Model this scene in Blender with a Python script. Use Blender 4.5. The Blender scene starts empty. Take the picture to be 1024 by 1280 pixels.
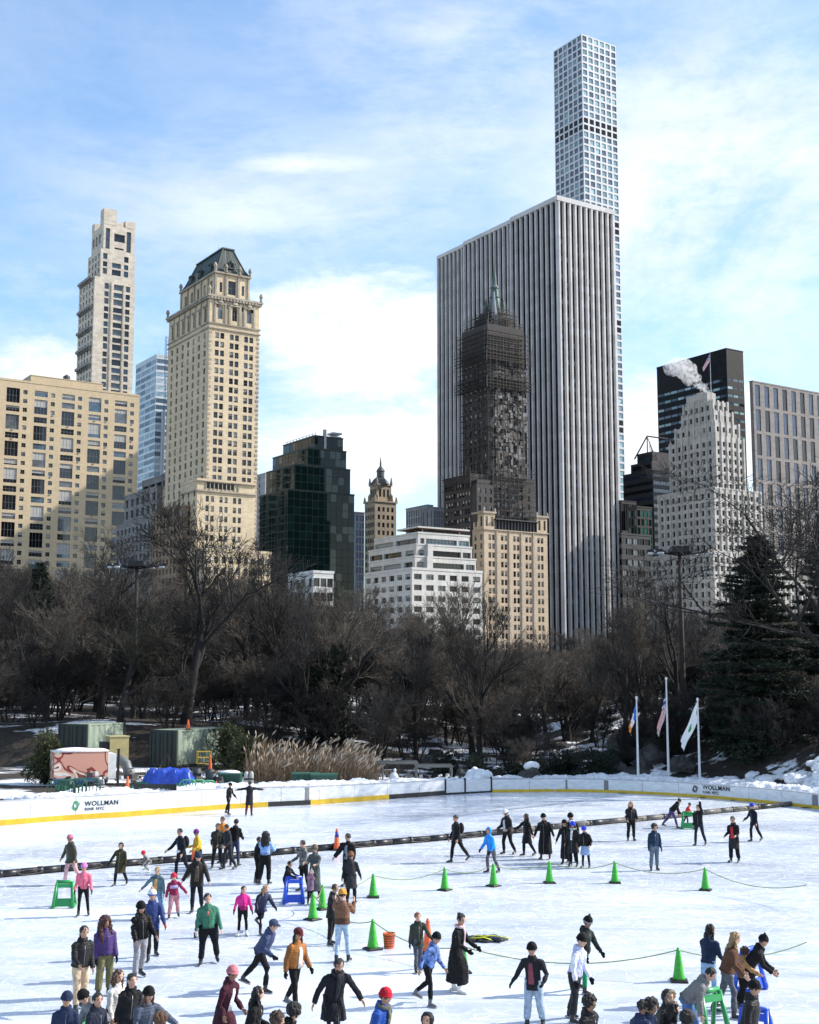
import bpy, bmesh, math, random
import numpy as np
from mathutils import Vector, Matrix, noise as mnoise
R = math.radians
rnd = random.Random(7)
SC = bpy.context.scene
COL = SC.collection
FPX, HC = 1590.0, 7.5
PIT = math.atan(203 / 1590.0)
CP, SP = math.cos(PIT), math.sin(PIT)
SUN_AZ, SUN_EL = 80.0, 35.0

# ------------------------------------------------------------ camera maths
def ray(px, py):
    x = (px - 512) / FPX; y = (640 - py) / FPX
    return (x, CP - y * SP, SP + y * CP)
def G(px, py, z=0.0):
    d = ray(px, py); t = (z - HC) / d[2]
    return Vector((d[0] * t, d[1] * t, z))
def PY(px, py, Y):
    d = ray(px, py); t = Y / d[1]
    return Vector((d[0] * t, Y, HC + d[2] * t))
def proj(p):
    x, y, z = p[0], p[1], p[2] - HC
    zc = y * CP + z * SP
    if zc <= 0.1: return (-9999, -9999, zc)
    return (512 + FPX * x / zc, 640 - FPX * (z * CP - y * SP) / zc, zc)

# ------------------------------------------------------------ object helpers
def tag(o, label=None, cat=None, group=None, kind=None):
    if label: o['label'] = label
    if cat: o['category'] = cat
    if group: o['group'] = group
    if kind: o['kind'] = kind
    return o
def empty(name, loc=(0, 0, 0), rz=0.0, label=None, cat=None, group=None, kind=None):
    o = bpy.data.objects.new(name, None); COL.objects.link(o)
    o.location = loc; o.rotation_euler = (0, 0, rz); o.empty_display_size = 0.3
    return tag(o, label, cat, group, kind)
def link(name, me, parent=None):
    o = bpy.data.objects.new(name, me); COL.objects.link(o)
    if parent is not None: o.parent = parent
    return o
def copy_tree(o, parent=None):
    c = o.copy(); COL.objects.link(c)
    if parent is not None: c.parent = parent
    for ch in list(o.children): copy_tree(ch, c)
    return c

class MB:
    def __init__(s): s.v = []; s.f = []; s.m = []
    def add(s, vs, fs, m=0):
        b = len(s.v); s.v += [tuple(p) for p in vs]
        for f in fs: s.f.append(tuple(b + i for i in f)); s.m.append(m)
    def quad(s, a, b, c, d, m=0): s.add((a, b, c, d), ((0, 1, 2, 3),), m)
    def box(s, x0, x1, y0, y1, z0, z1, m=0):
        s.add(((x0,y0,z0),(x1,y0,z0),(x1,y1,z0),(x0,y1,z0),(x0,y0,z1),(x1,y0,z1),(x1,y1,z1),(x0,y1,z1)),
              ((0,3,2,1),(4,5,6,7),(0,1,5,4),(1,2,6,5),(2,3,7,6),(3,0,4,7)), m)
    def cbox(s, c, sx, sy, sz, m=0, rz=0.0, taper=1.0):
        co, si = math.cos(rz), math.sin(rz); vs = []
        for k, t in ((0, 1.0), (1, taper)):
            for dx, dy in ((-1,-1),(1,-1),(1,1),(-1,1)):
                x, y = dx*sx/2*t, dy*sy/2*t
                vs.append((c[0]+x*co-y*si, c[1]+x*si+y*co, c[2]+(k-.5)*sz))
        s.add(vs, ((0,3,2,1),(4,5,6,7),(0,1,5,4),(1,2,6,5),(2,3,7,6),(3,0,4,7)), m)
    def tube(s, pts, rads, n=8, m=0, cap=True, sq=1.0, hint=None):
        pts = [Vector(p) for p in pts]; k = len(pts); b = len(s.v)
        up = Vector(hint) if hint is not None else Vector((0.13, 0.21, 1.0))
        rings = []
        for i, p in enumerate(pts):
            d = (pts[min(i+1, k-1)] - pts[max(i-1, 0)])
            if d.length < 1e-9: d = Vector((0, 0, 1))
            d.normalize()
            a = d.cross(up)
            if a.length < 1e-3: a = d.cross(Vector((1, 0.1, 0)))
            a.normalize(); c = a.cross(d); r = rads[i]
            ra, rc = (r if not isinstance(r, tuple) else r[0]), (r*sq if not isinstance(r, tuple) else r[1])
            for j in range(n):
                t = 2*math.pi*j/n
                s.v.append(tuple(p + a*(ra*math.cos(t)) + c*(rc*math.sin(t))))
        for i in range(k-1):
            for j in range(n):
                j2 = (j+1) % n
                s.f.append((b+i*n+j, b+(i+1)*n+j, b+(i+1)*n+j2, b+i*n+j2)); s.m.append(m)
        if cap:
            s.f.append(tuple(b+j for j in range(n))); s.m.append(m)
            s.f.append(tuple(b+(k-1)*n+j for j in reversed(range(n)))); s.m.append(m)
    def lathe(s, c, prof, n=16, m=0, ax=1.0, ay=1.0):
        b = len(s.v)
        for r, z in prof:
            for j in range(n):
                t = 2*math.pi*j/n
                s.v.append((c[0]+r*ax*math.cos(t), c[1]+r*ay*math.sin(t), c[2]+z))
        k = len(prof)
        for i in range(k-1):
            for j in range(n):
                j2 = (j+1) % n
                s.f.append((b+i*n+j, b+i*n+j2, b+(i+1)*n+j2, b+(i+1)*n+j)); s.m.append(m)
        s.f.append(tuple(b+j for j in reversed(range(n)))); s.m.append(m)
        s.f.append(tuple(b+(k-1)*n+j for j in range(n))); s.m.append(m)
    def ell(s, c, rx, ry, rz, nu=12, nv=8, m=0, rot=None, zlo=-1.0):
        prof = []; b = len(s.v); c = Vector(c)
        t0 = math.asin(max(-1, zlo))
        for i in range(nv+1):
            t = t0 + (math.pi/2 - t0)*i/nv
            for j in range(nu):
                a = 2*math.pi*j/nu
                q = Vector((rx*math.cos(t)*math.cos(a), ry*math.cos(t)*math.sin(a), rz*math.sin(t)))
                if rot is not None: q = rot @ q
                s.v.append(tuple(c+q))
        for i in range(nv):
            for j in range(nu):
                j2 = (j+1) % nu
                s.f.append((b+i*nu+j, b+i*nu+j2, b+(i+1)*nu+j2, b+(i+1)*nu+j)); s.m.append(m)
        s.f.append(tuple(b+j for j in reversed(range(nu)))); s.m.append(m)
        s.f.append(tuple(b+nv*nu+j for j in range(nu))); s.m.append(m)
    def mesh(s, name, mats, smooth=False):
        me = bpy.data.meshes.new(name)
        me.from_pydata(s.v, [], s.f)
        for mt in (mats if isinstance(mats, (list, tuple)) else [mats]): me.materials.append(mt)
        if s.m and max(s.m) > 0: me.polygons.foreach_set('material_index', s.m)
        if smooth: me.polygons.foreach_set('use_smooth', [True]*len(me.polygons))
        me.update(); return me
    def build(s, name, mats, parent=None, smooth=False):
        return link(name, s.mesh(name, mats, smooth), parent)

# ------------------------------------------------------------ materials
MATS = {}
def N(nt, typ, **kw):
    n = nt.nodes.new(typ)
    for k, v in kw.items():
        if k.startswith('i_'):
            key = k[2:]; key = int(key) if key.isdigit() else key.replace('_', ' ')
            n.inputs[key].default_value = v
        else: setattr(n, k, v)
    return n
def newmat(name):
    m = bpy.data.materials.new(name); m.use_nodes = True
    return m, m.node_tree, m.node_tree.nodes['Principled BSDF']
def mat(name, col, rough=0.6, var=0.15, scale=3.0, metal=0.0, spec=0.5, bump=0.0, bscale=20.0, stretch=(1,1,1), detail=4.0, col2=None, coat=0.0, sheen=0.0):
    key = (name, tuple(col), rough, var, scale, metal, stretch, col2)
    if key in MATS: return MATS[key]
    m, nt, p = newmat(name)
    tc = N(nt, 'ShaderNodeTexCoord'); mp = N(nt, 'ShaderNodeMapping'); mp.inputs['Scale'].default_value = stretch
    nt.links.new(tc.outputs['Object'], mp.inputs[0])
    nz = N(nt, 'ShaderNodeTexNoise', i_Scale=scale, i_Detail=detail, i_Roughness=0.62)
    nt.links.new(mp.outputs[0], nz.inputs['Vector'])
    mr = N(nt, 'ShaderNodeMapRange', i_1=0.3, i_2=0.7); nt.links.new(nz.outputs[0], mr.inputs[0])
    mx = N(nt, 'ShaderNodeMix', data_type='RGBA')
    c = list(col)[:3]
    lo = [x*(1-var) for x in c]; hi = [min(1, x*(1+var)) for x in c]
    if col2: lo, hi = list(c), list(col2)
    mx.inputs[6].default_value = (*lo, 1); mx.inputs[7].default_value = (*hi, 1)
    nt.links.new(mr.outputs[0], mx.inputs[0]); nt.links.new(mx.outputs[2], p.inputs['Base Color'])
    p.inputs['Roughness'].default_value = rough; p.inputs['Metallic'].default_value = metal
    p.inputs['Specular IOR Level'].default_value = spec; p.inputs['Coat Weight'].default_value = coat
    p.inputs['Sheen Weight'].default_value = sheen
    if bump:
        n2 = N(nt, 'ShaderNodeTexNoise', i_Scale=bscale, i_Detail=3.0); nt.links.new(mp.outputs[0], n2.inputs['Vector'])
        b = N(nt, 'ShaderNodeBump', i_Strength=bump, i_Distance=0.05)
        nt.links.new(n2.outputs[0], b.inputs['Height']); nt.links.new(b.outputs[0], p.inputs['Normal'])
    MATS[key] = m; return m
def stone(name, col, dirt=0.35, course=0.9, dark=None, rough=0.85, block=0.25):
    """masonry: courses, block tone, vertical weather streaks, big soft stains"""
    key = ('stone', name)
    if key in MATS: return MATS[key]
    m, nt, p = newmat(name); L = nt.links.new
    tc = N(nt, 'ShaderNodeTexCoord')
    sep = N(nt, 'ShaderNodeSeparateXYZ'); L(tc.outputs['Object'], sep.inputs[0])
    ad = N(nt, 'ShaderNodeMath', operation='ADD'); L(sep.outputs[0], ad.inputs[0]); L(sep.outputs[1], ad.inputs[1])
    cb = N(nt, 'ShaderNodeCombineXYZ'); L(ad.outputs[0], cb.inputs[0]); L(sep.outputs[2], cb.inputs[1])
    br = N(nt, 'ShaderNodeTexBrick', i_Scale=1.0, i_Mortar_Size=0.02, i_Brick_Width=course*2.2, i_Row_Height=course)
    br.inputs['Color1'].default_value = (1, 1, 1, 1); v = 1-block
    br.inputs['Color2'].default_value = (v, v, v, 1); br.inputs['Mortar'].default_value = (.62, .62, .62, 1)
    L(cb.outputs[0], br.inputs['Vector'])
    mp = N(nt, 'ShaderNodeMapping'); mp.inputs['Scale'].default_value = (.55, .55, .035); L(tc.outputs['Object'], mp.inputs[0])
    st = N(nt, 'ShaderNodeTexNoise', i_Scale=1.0, i_Detail=5.0, i_Roughness=.7); L(mp.outputs[0], st.inputs['Vector'])
    bg = N(nt, 'ShaderNodeTexNoise', i_Scale=.09, i_Detail=6.0, i_Roughness=.65); L(tc.outputs['Object'], bg.inputs['Vector'])
    mu = N(nt, 'ShaderNodeMath', operation='MULTIPLY'); L(st.outputs[0], mu.inputs[0]); L(bg.outputs[0], mu.inputs[1])
    mr = N(nt, 'ShaderNodeMapRange', i_1=.14, i_2=.36, i_3=1-dirt, i_4=1.0); L(mu.outputs[0], mr.inputs[0])
    m1 = N(nt, 'ShaderNodeMix', data_type='RGBA', blend_type='MULTIPLY'); m1.inputs[0].default_value = 1
    m1.inputs[6].default_value = (*col, 1); L(br.outputs[0], m1.inputs[7])
    m2 = N(nt, 'ShaderNodeMix', data_type='RGBA'); d = dark or [c*.35 for c in col]
    m2.inputs[6].default_value = (*d, 1); L(mr.outputs[0], m2.inputs[0]); L(m1.outputs[2], m2.inputs[7])
    L(m2.outputs[2], p.inputs['Base Color']); p.inputs['Roughness'].default_value = rough
    MATS[key] = m; return m
def glass(name, col, rough=.06, var=.5, spec=.8):
    return mat('glass_'+name, col, rough=rough, var=var, scale=.35, spec=spec, bump=.02, bscale=1.5)
G_DARK = glass('dark', (.010, .012, .016), spec=.6); G_DEEP = glass('deep', (.003, .004, .005), spec=.25)
G_BLUE = glass('blue', (.05, .09, .13)); G_TEAL = glass('teal', (.16, .27, .30), var=.3)
G_PALE = mat('window_blind', (.42, .43, .42), rough=.4, var=.2, scale=1.0); G_GREY = glass('grey', (.10, .11, .12))
G_NAVY = glass('navy', (.03, .05, .10)); G_GREEN = glass('green', (.006, .016, .015), rough=.03, spec=.2, var=.3)
SASH_W = mat('sash_white', (.5, .5, .48)); BLIND = mat('roller_blind', (.38, .37, .34), rough=.8, var=.15); SASH_D = mat('sash_dark', (.03, .03, .032), rough=.4); SASH_G = mat('sash_grey', (.2, .2, .2), rough=.5)
ROOF_D = mat('roof_felt', (.07, .07, .07), var=.4, scale=.5); METAL_G = mat('galvanised_metal', (.3, .31, .32), rough=.45, metal=.6, scale=2)
BLACKM = mat('black_metal', (.012, .012, .013), rough=.45, spec=.4)
# ------------------------------------------------------------ buildings
PHI = R(33.3)
DR, DL = (math.cos(PHI), math.sin(PHI)), (-math.sin(PHI), math.cos(PHI))
GZ = 2.0
class Bld:
    def __init__(s, name, label, cat, px, Y, top, glasses, wall, roof=ROOF_D, sash=SASH_D):
        p = PY(px, top, Y); s.C = (p.x, Y); s.top = p.z
        s.o = empty(name, (p.x, Y, 0), PHI, label, cat)
        s.gl = glasses; s.wallm = wall; s.roofm = roof; s.sash = sash
        s.w = MB(); s.rf = MB(); s.blinds = False; s.panes = []; s.rng = random.Random(int(px*7+Y))
    def loc(s, x, y, z): return (s.C[0]+x*DR[0]+y*DL[0], s.C[1]+x*DR[1]+y*DL[1], z)
    def slen(s, px, z, d, at=(0, 0)):
        cx, cy, _ = s.loc(at[0], at[1], 0); k = (px-512)/FPX; h = z-HC
        return (k*(cy*CP+h*SP)-cx)/(d[0]-k*d[1]*CP)
    def R_(s, px, z=None, at=(0, 0)): return s.slen(px, s.top if z is None else z, DR, at)
    def L_(s, px, z=None, at=(0, 0)): return s.slen(px, s.top if z is None else z, DL, at)
    def zat(s, px_local, py):   # height of pixel row py above local point
        x, y = px_local; P = s.loc(x, y, 0); k = (640-py)/FPX
        # py = 640 - F*(z*CP - y*SP)/(y*CP+z*SP)
        yy = P[1]; z = (k*yy*CP + yy*SP)/(CP - k*SP)
        return z + HC
    def face(s, fc, x0, y0, L, z0, z1, rects, rec=.35, gl=None, sash=None):
        """fc 'R' = plane y=y0 (normal -y), 'L' = plane x=x0 (normal -x)"""
        if fc == 'R': P = lambda u, z, d=0.: (x0+u, y0+d, z)
        else: P = lambda u, z, d=0.: (x0+d, y0+L-u, z)
        rects = [(max(0, a), min(L, b), max(z0, c), min(z1, d)) for a, b, c, d in rects if b > .05 and a < L-.05 and d > z0+.05 and c < z1-.05]
        us = sorted({0, round(L, 3)} | {round(v, 3) for r in rects for v in r[:2]})
        zs = sorted({round(z0, 3), round(z1, 3)} | {round(v, 3) for r in rects for v in r[2:]})
        ui = {v: i for i, v in enumerate(us)}; zi = {v: i for i, v in enumerate(zs)}
        hole = np.zeros((len(zs)-1, len(us)-1), bool)
        for a, b, c, d in rects: hole[zi[round(c, 3)]:zi[round(d, 3)], ui[round(a, 3)]:ui[round(b, 3)]] = True
        for i in range(len(zs)-1):
            j = 0
            while j < len(us)-1:
                if hole[i, j]: j += 1; continue
                k = j
                while k < len(us)-1 and not hole[i, k]: k += 1
                s.w.quad(P(us[j], zs[i]), P(us[k], zs[i]), P(us[k], zs[i+1]), P(us[j], zs[i+1])); j = k
        for a, b, c, d in rects:
            s.w.quad(P(a, c), P(a, c, rec), P(a, d, rec), P(a, d)); s.w.quad(P(b, c), P(b, d), P(b, d, rec), P(b, c, rec))
            s.w.quad(P(a, c), P(b, c), P(b, c, rec), P(a, c, rec)); s.w.quad(P(a, d), P(a, d, rec), P(b, d, rec), P(b, d))
            s.panes.append((fc, P(a, c, rec) if fc == 'R' else P(b, c, rec), b-a, d-c, s.rng.choice(gl or s.gl), sash or s.sash))
    def tier(s, x0, y0, LR, LL, z0, z1, rr=(), rl=(), rec=.35, parapet=.0, gl=None, roof=True):
        s.face('R', x0, y0, LR, z0, z1, list(rr), rec, gl); s.face('L', x0, y0, LL, z0, z1, list(rl), rec, gl)
        a, b = x0+LR, y0+LL
        s.w.quad((a, y0, z0), (a, b, z0), (a, b, z1), (a, y0, z1)); s.w.quad((a, b, z0), (x0, b, z0), (x0, b, z1), (a, b, z1))
        if parapet:
            t = .4; zt = z1+parapet
            s.w.box(x0-.15, a+.15, y0-.15, y0+t, z1, zt); s.w.box(x0-.15, x0+t, y0+t, b+.15, z1, zt)
            s.w.box(a-t, a+.15, y0+t, b+.15, z1, zt); s.w.box(x0+t, a-t, b-t, b+.15, z1, zt)
        if roof: s.rf.quad((x0, y0, z1), (a, y0, z1), (a, b, z1), (x0, b, z1))
    def band(s, x0, y0, LR, LL, z0, z1, out, mb=None):
        (mb or s.w).box(x0-out, x0+LR+out, y0-out, y0+LL+out, z0, z1)
    def finish(s, ymax=770, bars=(True, True), maxwin=100, wname='window'):
        s.w.build('wall', s.wallm, s.o)
        if s.rf.v: s.rf.build('roof', s.roofm, s.o)
        scored = []
        for q in s.panes:
            fc, p, w, h, g, sa = q
            c = s.loc(p[0]+(w/2 if fc == 'R' else 0), p[1]+(w/2 if fc == 'L' else 0), p[2]+h/2); pr = proj(c)
            vis = -20 < pr[0] < 1044 and pr[1] < ymax
            scored.append((w*h/(pr[2]**2) if vis else 0, q))
        scored.sort(key=lambda t: -t[0]); cache = {}; rest = MB(); mats = []
        def geom(mb, o, fc, w, h, gi, si, bl=0, bi=2):
            x, y, z = o
            def bx(a, b, c, d, out):
                if fc == 'R': mb.box(x+a, x+b, y-out, y+.02, z+c, z+d, si)
                else: mb.box(x-out, x+.02, y+a, y+b, z+c, z+d, si)
            if fc == 'R': mb.quad((x, y, z), (x+w, y, z), (x+w, y, z+h), (x, y, z+h), gi)
            else: mb.quad((x, y+w, z), (x, y, z), (x, y, z+h), (x, y+w, z+h), gi)
            if bl:
                za = z+h*(1-bl)
                if fc == 'R': mb.quad((x, y-.03, za), (x+w, y-.03, za), (x+w, y-.03, z+h), (x, y-.03, z+h), bi)
                else: mb.quad((x-.03, y+w, za), (x-.03, y, za), (x-.03, y, z+h), (x-.03, y+w, z+h), bi)
            t = .07
            if bars[0] and h > 1.2: bx(0, w, h*.5-t/2, h*.5+t/2, .06)
            if bars[1] and w > 1.7:
                n = max(2, int(round(w/1.3)))
                for i in range(1, n): bx(w*i/n-t/2, w*i/n+t/2, 0, h, .08)
        for i, (sc, q) in enumerate(scored):
            fc, p, w, h, g, sa = q; bl = s.rng.choice([0, 0, 0, .3, .5, .75]) if s.blinds else 0
            if i < maxwin and sc > 0:
                key = (fc, round(w, 2), round(h, 2), g.name, sa.name, bl)
                if key not in cache:
                    mb = MB(); geom(mb, (0, 0, 0), fc, w, h, 0, 1, bl, 2); cache[key] = mb.mesh(wname, [g, sa, BLIND])
                o = link(wname, cache[key], s.o); o.location = p
            else:
                for mm in (g, sa, BLIND):
                    if mm not in mats: mats.append(mm)
                geom(rest, p, fc, w, h, mats.index(g), mats.index(sa), bl, mats.index(BLIND))
        if rest.v: tag(rest.build(wname, mats, s.o), kind='stuff')
        return s.o
def cols(L, n, w, m=None, pair=0.0):
    """n windows of width w centred in n equal bays; pair>0: two windows of width w with that gap"""
    out = []; m = 0 if m is None else m; b = (L-2*m)/n
    for i in range(n):
        c = m+b*(i+.5)
        if pair: out += [(c-pair/2-w, c-pair/2), (c+pair/2, c+pair/2+w)]
        else: out.append((c-w/2, c+w/2))
    return out
def rows(z1, z0, pitch, h, top=1.0):
    out = []; z = z1-top-h
    while z > z0: out.append((z, z+h)); z -= pitch
    return out
def cross(cs, rs, drop=None, rng=None):
    return [(a, b, c, d) for a, b in cs for c, d in rs if drop is None or rng.random() > drop]

def beige_block():
    b = Bld('apartment_block', 'broad tan apartment block with wide dark window bays behind bare trees', 'building', -50, 520, 452,
            [G_DARK, G_DARK, G_GREY, G_DARK, G_BLUE, G_DEEP], stone('tan_brick', (.60, .47, .30), .22, .5, block=.12), sash=SASH_G); b.blinds = True
    LR = b.R_(175); LL = 22; zt = b.zat((LR, 0), 496); P = LR/6.6
    rr = []; fl = 3.85; n = 24
    for i in range(7):
        u = LR-1.3-P*i
        for k in range(n):
            z = zt-5.4-fl*k; rr.append((u-3.0, u-1.2, z+.3, z+2.1))
        k = 0
        while k < n:
            z = zt-5.4-fl*k
            if (k+i) % 3 == 0: rr.append((u-P+1.9, u-P*.37, z, z+2.5)); k += 1
            elif (k+i) % 3 == 1: rr.append((u-P+1.9, u-P*.37, z-fl, z+2.5)); k += 2
            else: rr.append((u-P+1.9, u-P*.37, z, z+2.5)); k += 1
    b.tier(0, 0, LR, LL, GZ, zt, rr, [], rec=.45, parapet=.9)
    xa = b.R_(40); xb = b.R_(130)
    b.tier(xa, 1.2, xb-xa, 15, zt+.01, b.zat((xb, 0), 480), [], [], parapet=.3)
    ac = MB()
    for i in range(70):
        a, c, d, e = b.rng.choice(rr)
        if d < 20 or b.rng.random() < .4: continue
        ac.box((a+c)/2-.35, (a+c)/2+.35, -.25, .1, d-.62, d-.1)
    ac.build('air_conditioner', mat('ac_grey', (.2, .2, .19)), b.o)['kind'] = 'stuff'
    t = MB(); x = b.R_(88); t.lathe((x, 5, b.zat((xb, 0), 480)+.3), [(1.6, 0), (1.6, 2.0), (.2, 3.0)], 12); t.build('water_tank', ROOF_D, b.o)
    b.finish()
def limestone_tower():
    b = Bld('residential_tower', 'slender pale limestone tower with stepped shoulders and notched crown above the tan block', 'building', 130.5, 600, 262,
            [G_DARK, G_GREY, G_BLUE, G_DARK], stone('limestone', (.64, .57, .47), .3, 1.2), sash=SASH_D)
    top = b.top; LR = b.R_(163.5, b.zat((0, 0), 470)); LL = 17
    zs1 = b.zat((0, 0), 311); zs2 = b.zat((0, 0), 347)
    c3 = [(LR*.07, LR*.07+2.2), (LR*.36, LR*.36+4.6), (LR*.74, LR*.74+2.3)]
    rr = []
    for k in range(40):
        z = zs1-5-3.75*k
        for i, (a, c) in enumerate(c3):
            if i != 1 or k > 0: rr.append((a, c, z, z+(2.5 if k % 2 else 2.9)))
    def left(L, z0, z1, n=4): return cross(cols(L, n, 1.9, .6), rows(z1, z0, 3.75, 2.4, 2))
    # upper shaft and crown
    b.tier(0, 0, LR, LL, zs1, top-7, [(c3[1][0], c3[1][1], zs1+1, top-18), (c3[1][0]-.3, c3[1][1]+.6, top-15, top-11)] + [(a, c, zs1+.5, zs1+11) for a, c in (c3[0], c3[2])], [(1.5, 4.2, zs1+4, top-11), (5.8, 8.5, zs1+4, top-11), (10.2, 13, zs1+4, top-11)], rec=1.0)
    for x, y, w, d, h in ((-.1, -.1, 6.5, 5, 8), (LR-5, -.1, 5.1, 5, 3.5), (-.1, LL-4, 5, 4.2, 4), (LR-5, LL-4, 5.1, 4, 3)):
        b.w.box(x, x+w, y, y+d, top-7, top-7+h)
    b.w.box(LR*.3, LR*.62, 0, 1.4, top-7, top-5)
    b.tier(-1.2, -.5, LR+1.5, LL+1.5, zs2, zs1, [r for r in rr if r[2] > zs2], left(LL+1.5, zs2, zs1), rec=.7)
    LW = LL+5.5
    b.tier(-4.0, -.9, LR+4.6, LW, GZ, zs2, [(a+3.9, c+3.9, d, e) for a, c, d, e in rr if e < zs2], left(LW, GZ+60, zs2, 5), rec=.7)
    for i, yy in enumerate((352, 388, 414, 437, 459)):
        z = b.zat((-4, LW/2), yy+2); bal = MB()
        bal.box(-5.6, -4.0, .8, LW-2.5, z, z+.5); bal.box(-5.6, -5.4, .8, LW-2.5, z+.5, z+1.3)
        for q in range(7): bal.box(-5.2, -4.0, 1.2+q*2.8, 1.7+q*2.8, z-1.3, z+.01)
        bal.build('balcony', stone('bal', (.3, .28, .26)), b.o)
    pil = MB()
    for u in (c3[0][1]+1.1, c3[1][0]-1.2, c3[1][1]+.8, c3[2][0]-1.0): pil.box(u-.25, u+.25, -1.25, -.9, GZ, zs2-2)
    pil.build('pilaster', b.wallm, b.o)
    b.finish(ymax=490)
def blue_glass_tower():
    b = Bld('glass_office_tower', 'pale blue glass tower with white horizontal bands beside the copper roofed hotel', 'building', 196, 720, 445,
            [G_BLUE, glass('ice', (.22, .32, .40)), glass('ice2', (.30, .38, .43)), G_BLUE], mat('white_spandrel', (.45, .49, .52), rough=.35, var=.08, scale=.4), sash=SASH_G)
    LR = 30; LL = b.L_(170)
    rs = rows(b.top, GZ+60, 3.9, 2.6, 1.4)
    b.tier(0, 0, LR, LL, GZ, b.top, cross(cols(LR, 3, LR/3-.25, 0), rs), cross(cols(LL, 4, LL/4-.25, 0), rs), rec=.12, parapet=1)
    z2 = b.zat((0, 0), 513); 
    b.tier(3.6, -6, LR, 6, GZ, z2, cross(cols(LR, 3, LR/3-.25, 0), rows(z2, GZ+60, 3.9, 2.6, 1.4)), [], rec=.12)
    b.band(0, 0, LR, LL, b.top+1, b.top+1.3, .2)
    r = MB()
    for k in range(3): r.tube([(3+k*2, 4+k*5, b.top+1), (3+k*2, 4+k*5, b.top+5)], [.12, .08], 5)
    r.build('antenna', METAL_G, b.o); b.finish(ymax=640, bars=(False, True))
def grey_stepped():
    b = Bld('office_building', 'low grey stepped building with deep dark openings between tan block and hotel', 'building', 212, 470, 592,
            [G_DEEP, G_DARK], stone('grey_stone', (.24, .235, .23), .3, 1.0), sash=SASH_D)
    LL = b.L_(178); 
    rs = rows(b.top, GZ+30, 9, 6.3, 2); b.tier(0, 0, 14, LL, GZ, b.top, [], cross(cols(LL, 4, LL/4-1.6, .3), rs), rec=.9, parapet=.7)
    z = b.zat((0, 0), 612); b.tier(-6, -3, 16, LL+6, GZ, z, [], cross(cols(LL+6, 6, 2.6, .3), rows(z, GZ+20, 4.4, 3, 1.5)), rec=.8, parapet=.6)
    z = b.zat((0, 0), 652); b.tier(-9, -6, 16, LL+9, GZ, z, cross(cols(16, 5, 1.6), rows(z, GZ+20, 3.6, 2.1, 1.5)), cross(cols(LL+9, 9, 1.8, .3), rows(z, GZ+20, 3.6, 2.1, 1.5)), rec=.6, parapet=.6)
    b.finish(ymax=700)
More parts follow.
